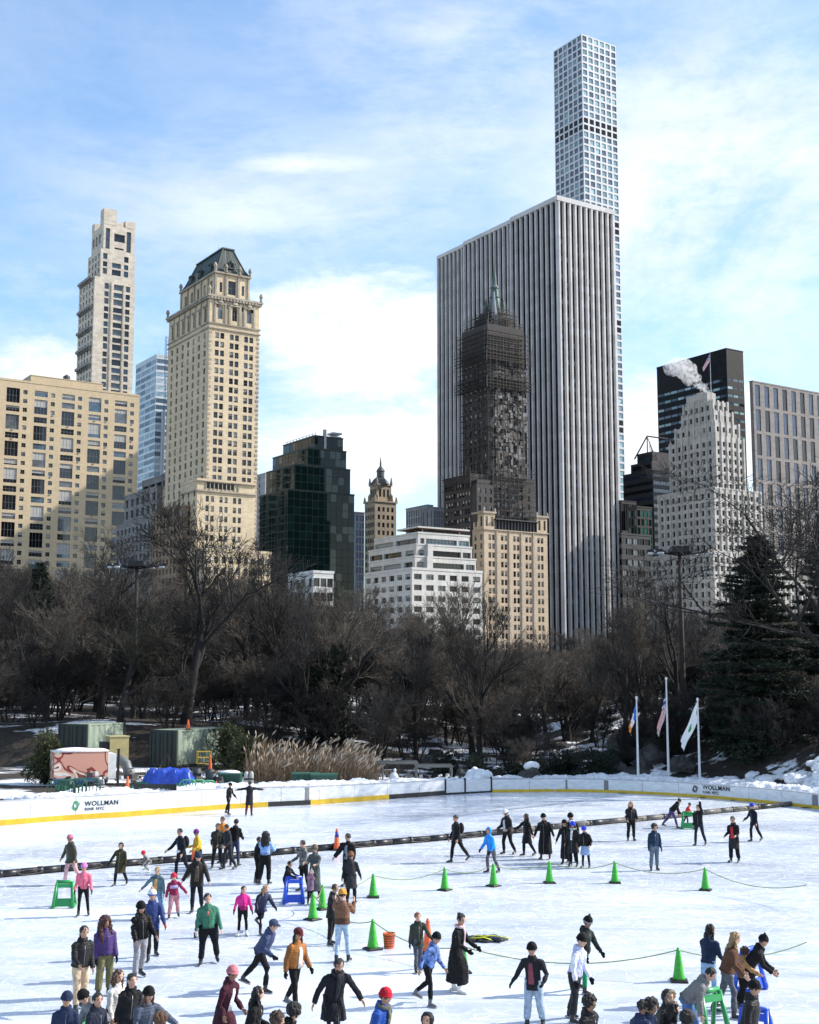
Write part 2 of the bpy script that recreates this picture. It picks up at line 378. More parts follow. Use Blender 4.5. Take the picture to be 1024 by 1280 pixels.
def hotel():
    lime = stone('cream_brick', (.64, .52, .35), .3, .7, dark=(.2, .15, .1), block=.14)
    b = Bld('hotel_tower', 'tall cream hotel tower with green copper mansard roof and carved upper storeys', 'building', 262.5, 428, 370,
            [G_DARK, G_DEEP, G_DARK, G_DARK, G_GREY], lime, sash=SASH_G); b.blinds = True
    T = b.top; LR = b.R_(324.5); LL = b.L_(211.5)
    zc = b.zat((0, 0), 409); zb = GZ
    c3 = cols(LR, 3, 1.5, 1.2, pair=.5); c7 = cols(LL, 7, 1.7, 1.2)
    rs = rows(zc, GZ+20, 3.13, 2.05, 1.3)
    b.tier(0, 0, LR, LL, zb, T, cross(c3, rs)+[(c[0], c[1], zc+3.6, zc+8.4) for c in cols(LR, 3, 1.9, 1.2)]+[(c[0], c[1], T-3.6, T-2.0) for c in cols(LR, 5, 1.3, 1.2)],
           cross(c7, rs)+[(c[0], c[1], zc+2.6, zc+7.6) for c in cols(LL, 7, 1.9, 1.2)], rec=.45, roof=True)
    tr = MB(); tm = stone('carved_limestone', (.46, .40, .31), .65, 1.2, dark=(.12, .1, .08))
    tr.box(-1.0, LR+1.0, -1.0, LL+1.0, T, T+.7); tr.box(-.7, LR+.7, -.7, LL+.7, T-.8, T)
    for z in (zc-.2, zc+1.6): tr.box(-.45, LR+.45, -.45, LL+.45, z, z+.4)
    for u in cols(LR, 3, 3.9, 1.2):
        for e in u: tr.box(e-.35, e+.35, -.3, 0, zc+2.2, T-.9)
        tr.box(u[0], u[1], -.5, 0, zc+8.7, zc+9.2); tr.lathe(((u[0]+u[1])/2, -.35, zc+9.3), [(1.1, 0), (.8, .9), (.2, 1.5)], 10, ay=.4)
    for u in cols(LL, 7, 3.0, 1.2): tr.box(-.3, 0, LL-u[1]-.2, LL-u[1]+.3, zc+2.2, T-.9); tr.box(-.5, 0, LL-u[1], LL-u[0], zc+7.9, zc+8.4)
    for i in range(int(LR/1.2)): tr.box(i*1.2+.2, i*1.2+.8, -.95, -.45, T-.8, T-.1)
    for i in range(int(LL/1.2)): tr.box(-.95, -.45, i*1.2+.2, i*1.2+.8, T-.8, T-.1)
    # quoins
    for k in range(80):
        z = GZ+25+k*1.6
        if z < zc: tr.box(-.14, 1.0 if k % 2 else .65, -.14, .02, z, z+.8); tr.box(LR-(1.0 if k % 2 else .65), LR+.14, -.14, .02, z, z+.8)
    tr.build('cornice_trim', tm, b.o)
    # attic storey, set back
    x0, y0 = 3.2, 2.6; aR, aL = LR-2*x0, LL-2*y0-1; za = b.zat((x0, y0), 341)
    b.tier(x0, y0, aR, aL, T+.7, za, [(aR/2-1.5, aR/2+1.5, T+2.6, za-2.0), (1.6, 2.6, T+3, za-3), (aR-2.6, aR-1.6, T+3, za-3)], cross(cols(aL, 5, 1.8, 1), [(T+2.4, za-2)]), rec=.6)
    a = MB(); a.box(x0-.8, x0+aR+.8, y0-.8, y0+aL+.8, za, za+.6)
    for u in (x0, x0+aR/2-2.4, x0+aR/2+2.4, x0+aR): a.box(u-.35, u+.35, y0-.4, y0, T+.7, za)
    for i in range(6): a.box(x0-.4, x0, y0+aL*i/5-.35, y0+aL*i/5+.35, T+.7, za)
    for (u, v) in [(-.4, -.4), (LR+.4, -.4), (-.4, LL+.4), (x0-.4, y0-.4), (x0+aR+.4, y0-.4), (x0-.4, y0+aL), (x0+aR/2-2.6, y0-.6), (x0+aR/2+2.6, y0-.6), (x0-.4, y0+aL/2)]:
        zz = T+.7 if (u < 0 or u > LR) else za+.6
        a.lathe((u, v, zz), [(.5, 0), (.5, .8), (.3, 1.0), (.75, 1.9), (.6, 2.5), (.15, 3.2)], 8)
    a.build('attic_trim', tm, b.o)
    # copper mansard
    m = MB(); zr = b.zat((x0+4, y0+4), 311); h = zr-za-.6; i1 = 4.6
    cu = mat('copper_roof', (.032, .048, .042), rough=.55, var=.5, scale=.25, stretch=(1, 1, .25), metal=.1)
    X0, X1, Y0, Y1 = x0-.2, x0+aR+.2, y0-.2, y0+aL+.2; z0 = za+.6
    pr = [(0, 0), (1.3, h*.22), (2.9, h*.6), (i1-.3, h*.95), (i1, h)]
    ringv = [[(X0+d, Y0+d*.9, z0+z), (X1-d, Y0+d*.9, z0+z), (X1-d, Y1-d*.9, z0+z), (X0+d, Y1-d*.9, z0+z)] for d, z in pr]
    for r0, r1 in zip(ringv, ringv[1:]):
        for i in range(4): m.quad(r0[i], r0[(i+1) % 4], r1[(i+1) % 4], r1[i])
    m.quad(*ringv[-1])
    r = ringv[-1]; m.box(r[0][0]-.5, r[1][0]+.5, r[0][1]-.5, r[2][1]+.5, z0+h, z0+h+.5)
    for k in range(4):
        for r0, r1 in zip(ringv, ringv[1:]): m.tube([r0[k], r1[k]], [.28, .28], 6)
    n = 14
    for i in range(1, n):
        for r0, r1 in zip(ringv[:-1], ringv[1:]):
            f = i/n; A = Vector(r0[3]).lerp(Vector(r0[0]), f); Bq = Vector(r1[3]).lerp(Vector(r1[0]), f); m.tube([A, Bq], [.1, .1], 4, cap=False)
    for i in range(1, 8):
        for r0, r1 in zip(ringv[:-1], ringv[1:]):
            f = i/8; A = Vector(r0[0]).lerp(Vector(r0[1]), f); Bq = Vector(r1[0]).lerp(Vector(r1[1]), f); m.tube([A, Bq], [.1, .1], 4, cap=False)
    m.tube([(r[0][0]+2, r[0][1]+8, z0+h), (r[0][0]+2, r[0][1]+8, z0+h+3.5)], [.1, .05], 5)
    rf = m.build('mansard_roof', cu, b.o)
    for (u, v, fc) in ((x0+aR/2, y0+1.3, 0), (x0+1.3, y0+aL*.25, 1), (x0+1.3, y0+aL*.55, 1), (x0+1.3, y0+aL*.82, 1)):
        d = MB(); zz = z0+h*.2; fx, fy = (1.1, .6) if fc == 0 else (.6, 1.1)
        d.box(u-fx, u+fx, v-fy-.5, v+fy, zz, zz+2.1); d.lathe((u, v-.3, zz+2.1), [(1.2, 0), (1.0, .6), (.3, 1.1)], 10)
        if fc == 0: d.box(u-.6, u+.6, v-fy-.55, v-fy-.5, zz+.5, zz+1.8, 1)
        else: d.box(u-fx-.05, u-fx, v-.5, v+.5, zz+.5, zz+1.8, 1)
        d.build('dormer', [cu, G_DEEP], rf)
    # lower wings
    zw = b.zat((-4, -6), 600); xw, yw = b.L_(0)*0-1.5, -6
    px0 = 247.5; s_ = MB()
    x1 = -4.8; y1 = -3.5
    wR = b.R_(319, zw, (x1, y1)); wL = 14
    b.tier(x1, y1, wR, wL, GZ, zw, cross(cols(wR-2, 3, 1.2, 2.2, pair=.7), rows(zw-3, GZ+15, 3.3, 2.0, 1.8)), cross(cols(wL, 3, 1.4), rows(zw, GZ+20, 3.3, 2.0, 3)), rec=.4, parapet=1.0)
    s_.box(x1-.6, x1+wR+.6, y1-.6, y1+wL, zw-3.4, zw-2.9); s_.box(x1-.5, x1+wR+.5, y1-.7, y1-.15, zw, zw+.3)
    s_.box(x1+3, x1+wR*.62, y1-.05, y1+.15, zw-2.2, zw-.2, 1)
    for i in range(9): s_.box(x1+3+i*1.5, x1+3.3+i*1.5, y1-.3, y1, zw-2.6, zw)
    s_.build('terrace', [tm, G_DEEP], b.o)
    z2 = b.zat((-9, -16), 688); b.tier(-7, -16, b.R_(339, z2, (-7, -16)), 14, GZ, z2, cross(cols(b.R_(339, z2, (-7, -16)), 9, 1.5), rows(z2, GZ, 3.6, 2.2, 1.6)), cross(cols(14, 4, 1.5), rows(z2, GZ, 3.6, 2.2, 1.6)), rec=.4, parapet=.9)
    z3 = b.zat((-9, 2), 633)
    # hoist scaffold on the shaded side
    h_ = MB()
    for u in (LL+.6, LL+2.0):
        h_.tube([(-.5, u, zw), (-.5, u, T-6)], [.07, .07], 4); h_.tube([(.8, u, zw), (.8, u, T-6)], [.07, .07], 4)
    z = zw
    while z < T-7:
        h_.tube([(-.5, LL+.6, z), (-.5, LL+2, z+1.5)], [.05, .05], 4); h_.tube([(.8, LL+.6, z), (.8, LL+2, z)], [.05, .05], 4); h_.tube([(-.5, LL+2, z), (.8, LL+2, z+1.5)], [.05, .05], 4); z += 1.5
    h_.build('scaffold', SASH_D, b.o)
    b.finish(ymax=760)
def brick_annex():
    b = Bld('brick_annex', 'brown brick annex with small windows at the foot of the cream hotel', 'building', 221.7, 424, 634,
            [G_DARK, G_DEEP, G_GREY], stone('brown_brick', (.27, .19, .12), .4, .4, block=.15))
    LL = b.L_(191); b.tier(0, 0, 12, LL, GZ, b.top, cross(cols(12, 4, 1.3), rows(b.top, GZ, 3.2, 1.9)), cross(cols(LL, 7, 1.4), rows(b.top, GZ, 3.2, 1.9)), parapet=.8); b.finish(ymax=740)
def simple(name, label, px, Y, top, left, right, gl, wall, wR=4, wL=3, w=1.8, pitch=3.6, h=2.2, depthR=14, depthL=14, rec=.35, par=.6, ymax=760, bars=(False, True), pitchR=None, zlo=25):
    b = Bld(name, label, 'building', px, Y, top, gl, wall)
    LR = b.R_(right) if right else depthR; LL = b.L_(left) if left else depthL
    b.tier(0, 0, LR, LL, GZ, b.top, cross(cols(LR, wR, w if w > 0 else LR/wR+w), rows(b.top, GZ+zlo, pitch, h, 1.2)) if wR else [], cross(cols(LL, wL, w if w > 0 else LL/wL+w), rows(b.top, GZ+zlo, pitch, h, 1.2)) if wL else [], rec=rec, parapet=par)
    b.finish(ymax=ymax, bars=bars); return b
def green_glass():
    mull = mat('green_mullion', (.022, .035, .034), rough=.45, var=.2, spec=.3)
    b = Bld('green_glass_building', 'dark green mirrored glass office block stepping down on both sides', 'building', 360, 545, 612,
            [G_GREEN, G_GREEN, G_GREEN, glass('g2', (.009, .026, .024), rough=.03, spec=.4, var=.3)], mull)
    def panel(L, z0, z1, w=3.0): n = max(1, round(L/w)); return cross(cols(L, n, L/n-.18), rows(z1, z0, 3.5, 3.3, .3))
    ref = [(360, 612, 325, 443, 0, 0), (369, 581, 333, 438, 0, 0), (385, 560, 341, 433, 0, 0), (393.5, 545, 354, 429, 0, 0)]
    off = 0.0; zprev = GZ; o = (0, 0)
    k = 0
    for px, py, pl, pr_, _, _ in ref:
        # slide the corner so that it lands on px: move inward along both axes
        if k: 
            best = None
            for i in range(600):
                t = i*.1; P = b.loc(t*.75, t*.12+k*.8, 0); zz = b.zat((t*.75, t*.12+k*.8), py); q = proj((P[0], P[1], zz))
                if best is None or abs(q[0]-px) < best[0]: best = (abs(q[0]-px), t*.75, t*.12+k*.8)
            o = (best[1], best[2])
        zt = b.zat(o, py); LR = b.R_(pr_, zt, o); LL = b.L_(pl, zt, o)
        zlow = GZ if k == 0 else zprev-.0
        b.tier(o[0], o[1], LR, LL, zlow, zt, panel(LR, max(zlow, 35), zt), panel(LL, max(zlow, 35), zt), rec=.06, parapet=.5)
        zprev = zt; k += 1
    r = MB()
    x, y = o; r.box(x+LR*.32, x+LR*.4, y-.3, y+1, zt-9, zt+3.5); r.build('flue', METAL_G, b.o)
    r = MB(); r.box(x+LR*.62, x+LR*.98, y+1, y+6, zt, zt+1.2); r.box(x+LR*.66, x+LR, y+1, y+6, zt+2.2, zt+3.0)
    for i in range(10): r.box(x+.5, x+.7, y+LL*i/10, y+LL*i/10+.2, zt, zt+1.6)
    r.box(x+.5, x+.7, y, y+LL, zt+1.5, zt+1.6); r.build('roof_plant', METAL_G, b.o)
    b.finish(ymax=712, bars=(False, False))
def spire_tower():
    b = Bld('brick_tower', 'small brown brick tower with pinnacled lantern and pointed spire', 'building', 469, 640, 627,
            [G_DEEP, G_DARK, G_GREY], stone('tan_brown', (.36, .29, .21), .45, .8))
    LR = b.R_(495.5); LL = b.L_(456); T = b.top
    b.tier(0, 0, LR, LL, GZ, T, cross(cols(LR, 4, 1.4, 1), rows(T, GZ+30, 4.0, 2.3, 2.5)), cross(cols(LL, 4, 1.4, 1), rows(T, GZ+30, 4.0, 2.3, 2.5)), rec=.5)
    t = MB(); t.box(-.6, LR+.6, -.6, LL+.6, T, T+.8)
    ix = LR*.16; iR = LR-2*ix; iy = LL*.16; iL = LL-2*iy; z1 = T+9
    b.tier(ix, iy, iR, iL, T+.8, z1, cross(cols(iR, 3, 1.3, .8), [(T+3, z1-2)]), cross(cols(iL, 3, 1.3, .8), [(T+3, z1-2)]), rec=.5, roof=False)
    t.box(ix-.4, ix+iR+.4, iy-.4, iy+iL+.4, z1, z1+.6)
    for u in (ix, ix+iR):
        for v in (iy, iy+iL): t.lathe((u, v, z1), [(.7, 0), (.7, 1.6), (.2, 4.4)], 8); t.lathe((u, v, T+.8), [(1, 0), (1, 3), (.4, 4)], 8)
    for u in (0, LR): 
        for v in (0, LL): t.lathe((u, v, T+.8), [(.7, 0), (.5, 1.6), (.1, 2.6)], 8)
    t.build('cornice', b.wallm, b.o)
    r = MB(); c = (ix+iR/2, iy+iL/2, z1+.6)
    r.lathe(c, [(iR*.72, 0), (iR*.5, 2.5), (iR*.22, 4.5)], 4); r.lathe((c[0], c[1], z1+5), [(2.0, 0), (2.0, 2.6), (2.4, 2.8), (1.5, 4.2), (.5, 5.5), (.5, 7), (.1, 10.5)], 10)
    r.build('spire', mat('slate', (.08, .08, .085)), b.o); b.finish(ymax=712)
def white_terraces():
    wm = stone('white_panel', (.58, .56, .52), .35, 1.1, block=.1)
    b = Bld('terraced_building', 'low white building with stepped terraces, ribbon windows and flat canopy roof', 'building', 515, 395, 712, [G_DARK, G_DEEP, G_GREY, G_DARK], wm); b.blinds = True
    LR = b.R_(603); LL = b.L_(456); T = b.top
    def cr(L, z, pitch=3.4): n = max(3, round(L/4.4)); return cross(cols(L, n, 2.9), rows(z, GZ+4, pitch, 1.75, 1.2))
    b.tier(0, 0, LR, LL, GZ, T, cr(LR, T), cr(LL, T), rec=.6, parapet=.8)
    z = T; tiers = [(2.2, 1.6, 696, 595, 461), (3.4, 2.6, 681, 590, 461), (4.6, 3.4, 666.5, 587, 468)]
    for i, (x, y, py, pr_, pl) in enumerate(tiers):
        zt = b.zat((x, y), py); LR2 = b.R_(pr_, zt, (x, y)); LL2 = b.L_(pl, zt, (x, y)); zz = (z+.3, zt-1.5)
        g = None if i < 2 else [G_TEAL, G_GREY, G_BLUE]
        if i < 2: rr = [(LR2*.0+.8, LR2*.14, *zz), (LR2*.27, LR2*.8, *zz), (LR2*.83, LR2*.98, *zz)]; rl = [(.8, LL2*.3, *zz), (LL2*.33, LL2*.7, *zz), (LL2*.78, LL2*.95, *zz)]
        else: rr = [(.8, LR2*.12, *zz), (LR2*.15, LR2*.75, *zz), (LR2*.78, LR2*.99, *zz)]; rl = [(.5, LL2*.45, *zz), (LL2*.5, LL2*.95, *zz)]
        b.tier(x, y, LR2, LL2, z, zt, rr, rl, rec=.8, parapet=.5, gl=g)
        if i < 2: # projecting bay at the corner
            b.w.box(x+LR2*.16, x+LR2*.25, y-1.4, y, z, zt+.4)
        z = zt
    x, y = 7.5, 5.5; zt = b.zat((x, y), 661)
    b.tier(x, y, 15, 8, z, zt, [(.5, 14.5, z+.5, zt-.2)], [(.3, 7.7, z+.5, zt-.2)], rec=.2)
    c = MB(); c.box(x-3.2, x+17, y-2.5, y+10, zt, zt+.5); c.box(x-3.0, x+16.8, y-2.3, y+9.8, zt-.12, zt, 1); c.build('canopy', [wm, mat('wood_soffit', (.2, .09, .05))], b.o)
    b.finish(ymax=790)
def scaffold_tower():
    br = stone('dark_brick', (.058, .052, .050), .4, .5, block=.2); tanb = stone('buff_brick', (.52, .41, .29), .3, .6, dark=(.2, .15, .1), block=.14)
    b = Bld('scaffolded_hotel', 'dark old hotel tower wrapped in scaffolding with thin green spire', 'building', 605, 480, 641, [G_DARK, G_DEEP, G_DARK, G_GREY], tanb, sash=SASH_G); b.blinds = True
    T = b.top; LR = b.R_(684)
    c5 = cols(LR, 5, 1.25, .6, pair=.5); rs = rows(T-6.5, GZ+10, 3.4, 2.1, 1.6)
    b.tier(0, 0, LR, 7.5, GZ, T-6, cross(c5, rs), cross(cols(7.5, 2, 1.4), rs), rec=.45)
    for x in (0, LR-5.2): b.tier(x, 0, 5.2, 7, T-6, T, cross(cols(5.2, 2, 1.1), [(T-5, T-1.2)]), cross(cols(7, 2, 1.3), [(T-5, T-1.2)]), rec=.5)
    t = MB(); t.box(-.5, LR+.5, -.5, 7, T-6.4, T-6); 
    for x in (0, LR-5.2): t.box(x-.5, x+5.7, -.5, 7.5, T, T+.7); [t.lathe((x+q, -.1, T+.7), [(.4, 0), (.5, .6), (.1, 1.5)], 6) for q in (0, 5.2)]
    for u in cols(LR, 5, 4.0, .6)[:-1]: t.box(u[1]+.1, u[1]+.7, -.35, 0, GZ+8, T-6.5)
    t.build('cornice', stone('buff_stone', (.45, .37, .28), .4, 1.0), b.o)
    p = MB(); p.box(5.2, LR-5.2, .4, .6, T-6, T-2.2); 
    for i in range(14): u = 5.4+(LR-10.8)*i/13; p.box(u-.12, u+.12, -.2, .4, T-6, T-2.0)
    p.box(4.8, LR-4.8, -1.4, .8, T-2.3, T-1.9); p.build('terrace_rail', SASH_D, b.o)
    w0, pn0 = b.w, b.panes
    # dark main mass behind
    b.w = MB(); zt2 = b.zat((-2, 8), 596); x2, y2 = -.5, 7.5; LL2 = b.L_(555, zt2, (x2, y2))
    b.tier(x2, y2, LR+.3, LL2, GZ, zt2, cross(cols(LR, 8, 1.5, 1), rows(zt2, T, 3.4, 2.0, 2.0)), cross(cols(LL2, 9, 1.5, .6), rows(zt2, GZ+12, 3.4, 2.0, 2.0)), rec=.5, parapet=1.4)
    for k in range(2): b.tier(x2+.2+k*1.0, y2-3.4+k, 8-k*2, 4, T-3+k*0, zt2-3-k*6+8*k, cross(cols(8-k*2, 3, 1.2), rows(zt2-3-k*6+8*k, T-2, 3.4, 2.0, 1.5)), [], rec=.4)
    # shaft
    zs = b.zat((4, 12), 403); 
    best = None
    for i in range(400):
        tt = i*.05; P = b.loc(tt, 9.5, 0); q = proj((P[0], P[1], zs*.7))
        if best is None or abs(q[0]-611) < best[0]: best = (abs(q[0]-611), tt)
    xs, ys = best[1], 9.5; SR = b.R_(656, zs*.8, (xs, ys)); SL = b.L_(578, zs*.8, (xs, ys))
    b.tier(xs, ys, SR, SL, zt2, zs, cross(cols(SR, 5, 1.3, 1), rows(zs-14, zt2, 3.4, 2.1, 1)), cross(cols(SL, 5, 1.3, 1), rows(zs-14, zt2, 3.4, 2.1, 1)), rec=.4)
    b.tier(xs+SR*.16, ys+SL*.1, SR*.62, SL*.6, zs, zs+4.5, [], []); b.tier(xs+SR*.24, ys+SL*.2, SR*.42, SL*.4, zs+4.5, zs+7, [], [])
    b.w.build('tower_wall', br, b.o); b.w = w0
    # scaffolding: real tubes and deck boards round the shaft, wider under the crown
    sc = MB(); rg = random.Random(5); sm = mat('scaffold_steel', (.028, .025, .023), rough=.6, var=.5, scale=1)
    def cage(x0, x1, y0, y1, z0, z1, step, pole, dens=1.0, brace=True):
        per = [(x0, y0, x1, y0), (x0, y0, x0, y1)]
        for (a, c, d, e) in per:
            L = math.hypot(d-a, e-c); n = max(2, int(L/pole))
            for i in range(n+1):
                f = i/n; X, Y_ = a+(d-a)*f, c+(e-c)*f; jx = rg.uniform(-.15, .15); sc.box(X-.06+jx, X+.06+jx, Y_-.06, Y_+.06, z0+rg.uniform(-2, .5), z1+rg.uniform(-1, 3.2))
            z = z0
            while z < z1:
                for i in range(n):
                    if rg.random() > dens: continue
                    f, g = i/n, (i+1)/n; A = (a+(d-a)*f, c+(e-c)*f); B_ = (a+(d-a)*g, c+(e-c)*g)
                    ix, iy = (0, .9) if c == e else (.9, 0)
                    sc.box(min(A[0], B_[0]), max(A[0], B_[0])+ix*.9+.05, min(A[1], B_[1]), max(A[1], B_[1])+iy*.9+.05, z, z+.09)
                    sc.box(min(A[0], B_[0])-.04, max(A[0], B_[0])+.04, min(A[1], B_[1])-.04, max(A[1], B_[1])+.04, z+1.0, z+1.07)
                    if brace and rg.random() < .35: sc.tube([(A[0], A[1], z), (B_[0], B_[1], z+step)], [.05, .05], 4)
                z += step
    cage(xs-1.3, xs+SR+.6, ys-1.3, ys+SL+.6, zt2-2, zs-26, 2.3, 2.4, .55)
    cage(xs-1.6, xs+SR+1.2, ys-1.6, ys+SL+1, zs-26, zs-2, 1.9, 1.6, .97)
    cage(xs-2.6, xs+SR+2, ys-2.6, ys+SL+2, zs-15, zs-11, 1.3, 1.6, 1); cage(xs-2.4, xs+SR+2, ys-2.4, ys+SL+2, zs-26, zs-22, 1.3, 1.6, 1)
    cage(xs+.4, xs+SR-.6, ys+.2, ys+SL-1, zs-2, zs+2, 1.5, 1.5, .95); cage(xs+SR*.12, xs+SR*.8, ys, ys+SL*.75, zs+2, zs+6, 1.5, 1.3, .95); cage(xs+SR*.26, xs+SR*.68, ys+SL*.1, ys+SL*.6, zs+6, zs+9, 1.5, 1.2, .8)
    cage(x2+9, x2+LR-1, y2-2.2, y2, T-4, zt2+4, 2.2, 2.0, .8); cage(x2-1.5, x2+10, y2-1.5, y2+LL2, zt2-4, zt2+3, 2.4, 2.6, .7)
    sc.build('scaffold', sm, b.o)
    nt_ = MB(); rg = random.Random(9)
    for i in range(230):
        z = rg.uniform(zt2, zs-16); u = rg.uniform(2, SR-1); w = rg.uniform(.8, 2.0); h = rg.uniform(.6, 2.4)
        nt_.box(xs+u, xs+u+w, ys-1.24, ys-1.2, z, z+h, rg.choice([0, 0, 1, 2]))
    nt_.build('debris_netting', [mat('net_grey', (.13, .125, .125), var=.5), mat('net_brown', (.05, .04, .034)), mat('net_dark', (.03, .03, .03))], b.o)['kind'] = 'stuff'
    # copper crown and spire
    sp = MB(); cx, cy = xs+SR*.5, ys+SL*.42; cu = mat('verdigris', (.065, .105, .092), rough=.6, var=.4, scale=.6)
    P = b.loc(cx, cy, 0); z0 = zs+5.5; zt = b.zat((cx, cy), 323)
    hh = zt-z0
    sp.lathe((cx, cy, z0), [(3.2, 0), (3.1, hh*.14), (2.3, hh*.26), (1.9, hh*.32), (2.3, hh*.33), (1.7, hh*.36), (1.5, hh*.48), (1.9, hh*.49), (.9, hh*.56), (.75, hh*.66), (.35, hh*.8), (.12, hh*.97), (.05, hh)], 8)
    for k in range(4):
        a = k*math.pi/2+math.pi/4; sp.lathe((cx+3.6*math.cos(a), cy+3.6*math.sin(a), z0), [(.9, 0), (.8, hh*.2), (.1, hh*.33)], 6)
    sp.build('spire', cu, b.o)
    c = MB(); c.tube([(cx-4, cy-5, z0-10), (cx-4.5, cy-5.5, z0-2), (cx-4.2, cy-5, z0+9)], [1.0, 1.3, .3], 8); c.build('debris_chute', mat('blue_tarp', (.16, .2, .25)), b.o)
    b.finish(ymax=780)
def striped_tower():
    mb_ = stone('white_marble', (.62, .60, .59), .3, 3.4, dark=(.3, .29, .29), block=.2)
    b = Bld('office_slab', 'huge office slab with white marble piers running its full height', 'building', 697, 545, 247, [G_DEEP, G_DEEP, G_DARK], mat('dark_spandrel', (.008, .008, .009), rough=.6, spec=.15), sash=SASH_G)
    T = b.top; LR = b.R_(764.5); LL = b.L_(545)
    nR = 10; fl = 3.9
    segs = [(0, b.L_(640), 0), (b.L_(640), b.L_(580), .9), (b.L_(580), LL, 1.9)]
    gm = [G_DEEP, G_DEEP, G_DARK, G_DARK, G_NAVY, G_GREY]
    rsz = rows(T-14, GZ+25, fl, 2.2, 1.0)
    b.face('R', 0, 0, LR, GZ, T-2, cross(cols(LR, nR, LR/nR*.5, 0), rsz), .1, gm)
    top = MB(); pr_ = MB()
    b.w.quad((LR, 0, GZ), (LR, LL, GZ), (LR, LL, T-2), (LR, 0, T-2)); b.w.quad((LR, LL, GZ), (3, LL, GZ), (3, LL, T-2), (LR, LL, T-2))
    for y0, y1, off in segs:
        L = y1-y0; n = max(2, round(L/3.55))
        b.face('L', off*1.0, y0, L, GZ, T-2, cross(cols(L, n, L/n*.5, 0), rows(T-14, GZ+30, fl*2, 4.4, 1.0)), .1, [G_DEEP, G_DARK, G_DEEP])
        for i in range(n+1):
            v = y0+L*i/n
            pr_.add([(off-1.15, v-.34, GZ), (off-1.15, v+.34, GZ), (off, v+.55, GZ), (off, v-.55, GZ), (off-1.15, v-.34, T-1.6), (off-1.15, v+.34, T-1.6), (off, v+.55, T-1.6), (off, v-.55, T-1.6)], ((0, 1, 5, 4), (1, 2, 6, 5), (3, 0, 4, 7)))
        top.box(off-1.3, LR+1.2, y0+(0 if y0 else -1.3), y1+(.3 if off else -.01), T-1.6, T+.6-off*.25); b.rf.quad((off, y0, T+.61), (LR, y0, T+.61), (LR, y1, T+.61), (off, y1, T+.61))
    for i in range(nR+1):
        u = LR*i/nR; pr_.add([(u-.42, -1.15, GZ), (u+.42, -1.15, GZ), (u+.72, 0, GZ), (u-.72, 0, GZ), (u-.42, -1.15, T-1.6), (u+.42, -1.15, T-1.6), (u+.72, 0, T-1.6), (u-.72, 0, T-1.6)], ((0, 1, 5, 4), (1, 2, 6, 5), (3, 0, 4, 7)))
    pr_.build('pier', mb_, b.o)['kind'] = 'stuff'
    top.build('parapet', mb_, b.o); b.finish(ymax=780, bars=(False, False))
def square_grid_tower():
    wm = mat('white_concrete', (.52, .53, .54), rough=.7, var=.08, scale=.05)
    b = Bld('supertall_tower', 'very tall slender white grid tower with square windows, the tallest of all', 'building', 727, 790, 42, [G_TEAL, G_TEAL, G_BLUE, glass('sk', (.28, .42, .46)), glass('sk2', (.12, .2, .26))], wm)
    T = b.top; LR = b.R_(770); LL = b.L_(692); p = 4.72; w = LR/6*.66
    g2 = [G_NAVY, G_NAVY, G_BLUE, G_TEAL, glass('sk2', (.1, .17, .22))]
    R0 = rows(T, GZ+60, p, 3.45, .8)
    op = set()
    for k in (12, 13, 26, 27, 40, 41, 54, 55): op.add(k)
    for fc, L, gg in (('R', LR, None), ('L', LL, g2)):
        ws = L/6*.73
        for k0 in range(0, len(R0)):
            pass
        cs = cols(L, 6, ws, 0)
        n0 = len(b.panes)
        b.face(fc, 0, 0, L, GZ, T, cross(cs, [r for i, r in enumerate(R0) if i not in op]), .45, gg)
        # open mechanical floors: their shade is drawn as near-black panes on solid wall
        for i in op:
            if i < len(R0):
                za, zb = R0[i]
                for a, c in cs:
                    q = ('R', (a, .0-.01, za)) if fc == 'R' else ('L', (-.01, L-c, za))
                    b.panes.append((fc, q[1], c-a, zb-za, G_DEEP, SASH_D))
    b.w.quad((LR, 0, GZ), (LR, LL, GZ), (LR, LL, T), (LR, 0, T)); b.w.quad((LR, LL, GZ), (0, LL, GZ), (0, LL, T), (LR, LL, T)); b.rf.quad((0, 0, T), (LR, 0, T), (LR, LL, T), (0, LL, T))
    b.finish(ymax=640, bars=(False, False))
def gable_tower():
    b = Bld('gabled_tower', 'dark office tower with open triangular gable frame on its roof', 'building', 816, 600, 586, [G_NAVY, G_DARK, G_GREY, G_BLUE], stone('dark_granite', (.06, .058, .062), .3, 1.0), sash=SASH_D)
    LL = b.L_(779); T = b.zat((0, 0), 588); LR = 22
    rs = rows(T, GZ+40, 3.7, 1.7, 1.2)
    b.tier(0, 0, LR, LL, GZ, T, cross([(.5, LR-.5)], rs), cross([(.6, LL-.6)], rs), rec=.15, parapet=.4)
    z1 = T+5; b.tier(1.5, 2, LR-3, LL-6, T, z1, [], [(1, LL-7, T+1.5, T+3.5)]); z2 = z1+5; b.tier(3, 3, LR-6, LL-10, z1, z2, [], [(1, LL-11, z1+1, z1+3)])
    g = MB(); zz = z2+8
    c = (4, 4); m = MB(); Lg = LL-8
    for x in (3.2, LR-4): m.tube([(x, 3, z2), (x, 3+Lg*.28, zz), (x, 3+Lg, z2-2)], [.45, .45, .45], 4); m.tube([(x, 3+Lg*.28, z2), (x, 3+Lg*.28, zz)], [.3, .3], 4)
    m.tube([(3.2, 3+Lg*.28, zz), (LR-4, 3+Lg*.28, zz)], [.4, .4], 4); m.build('gable_frame', mat('granite_frame', (.07, .065, .07)), b.o); b.finish(ymax=690, bars=(False, True))
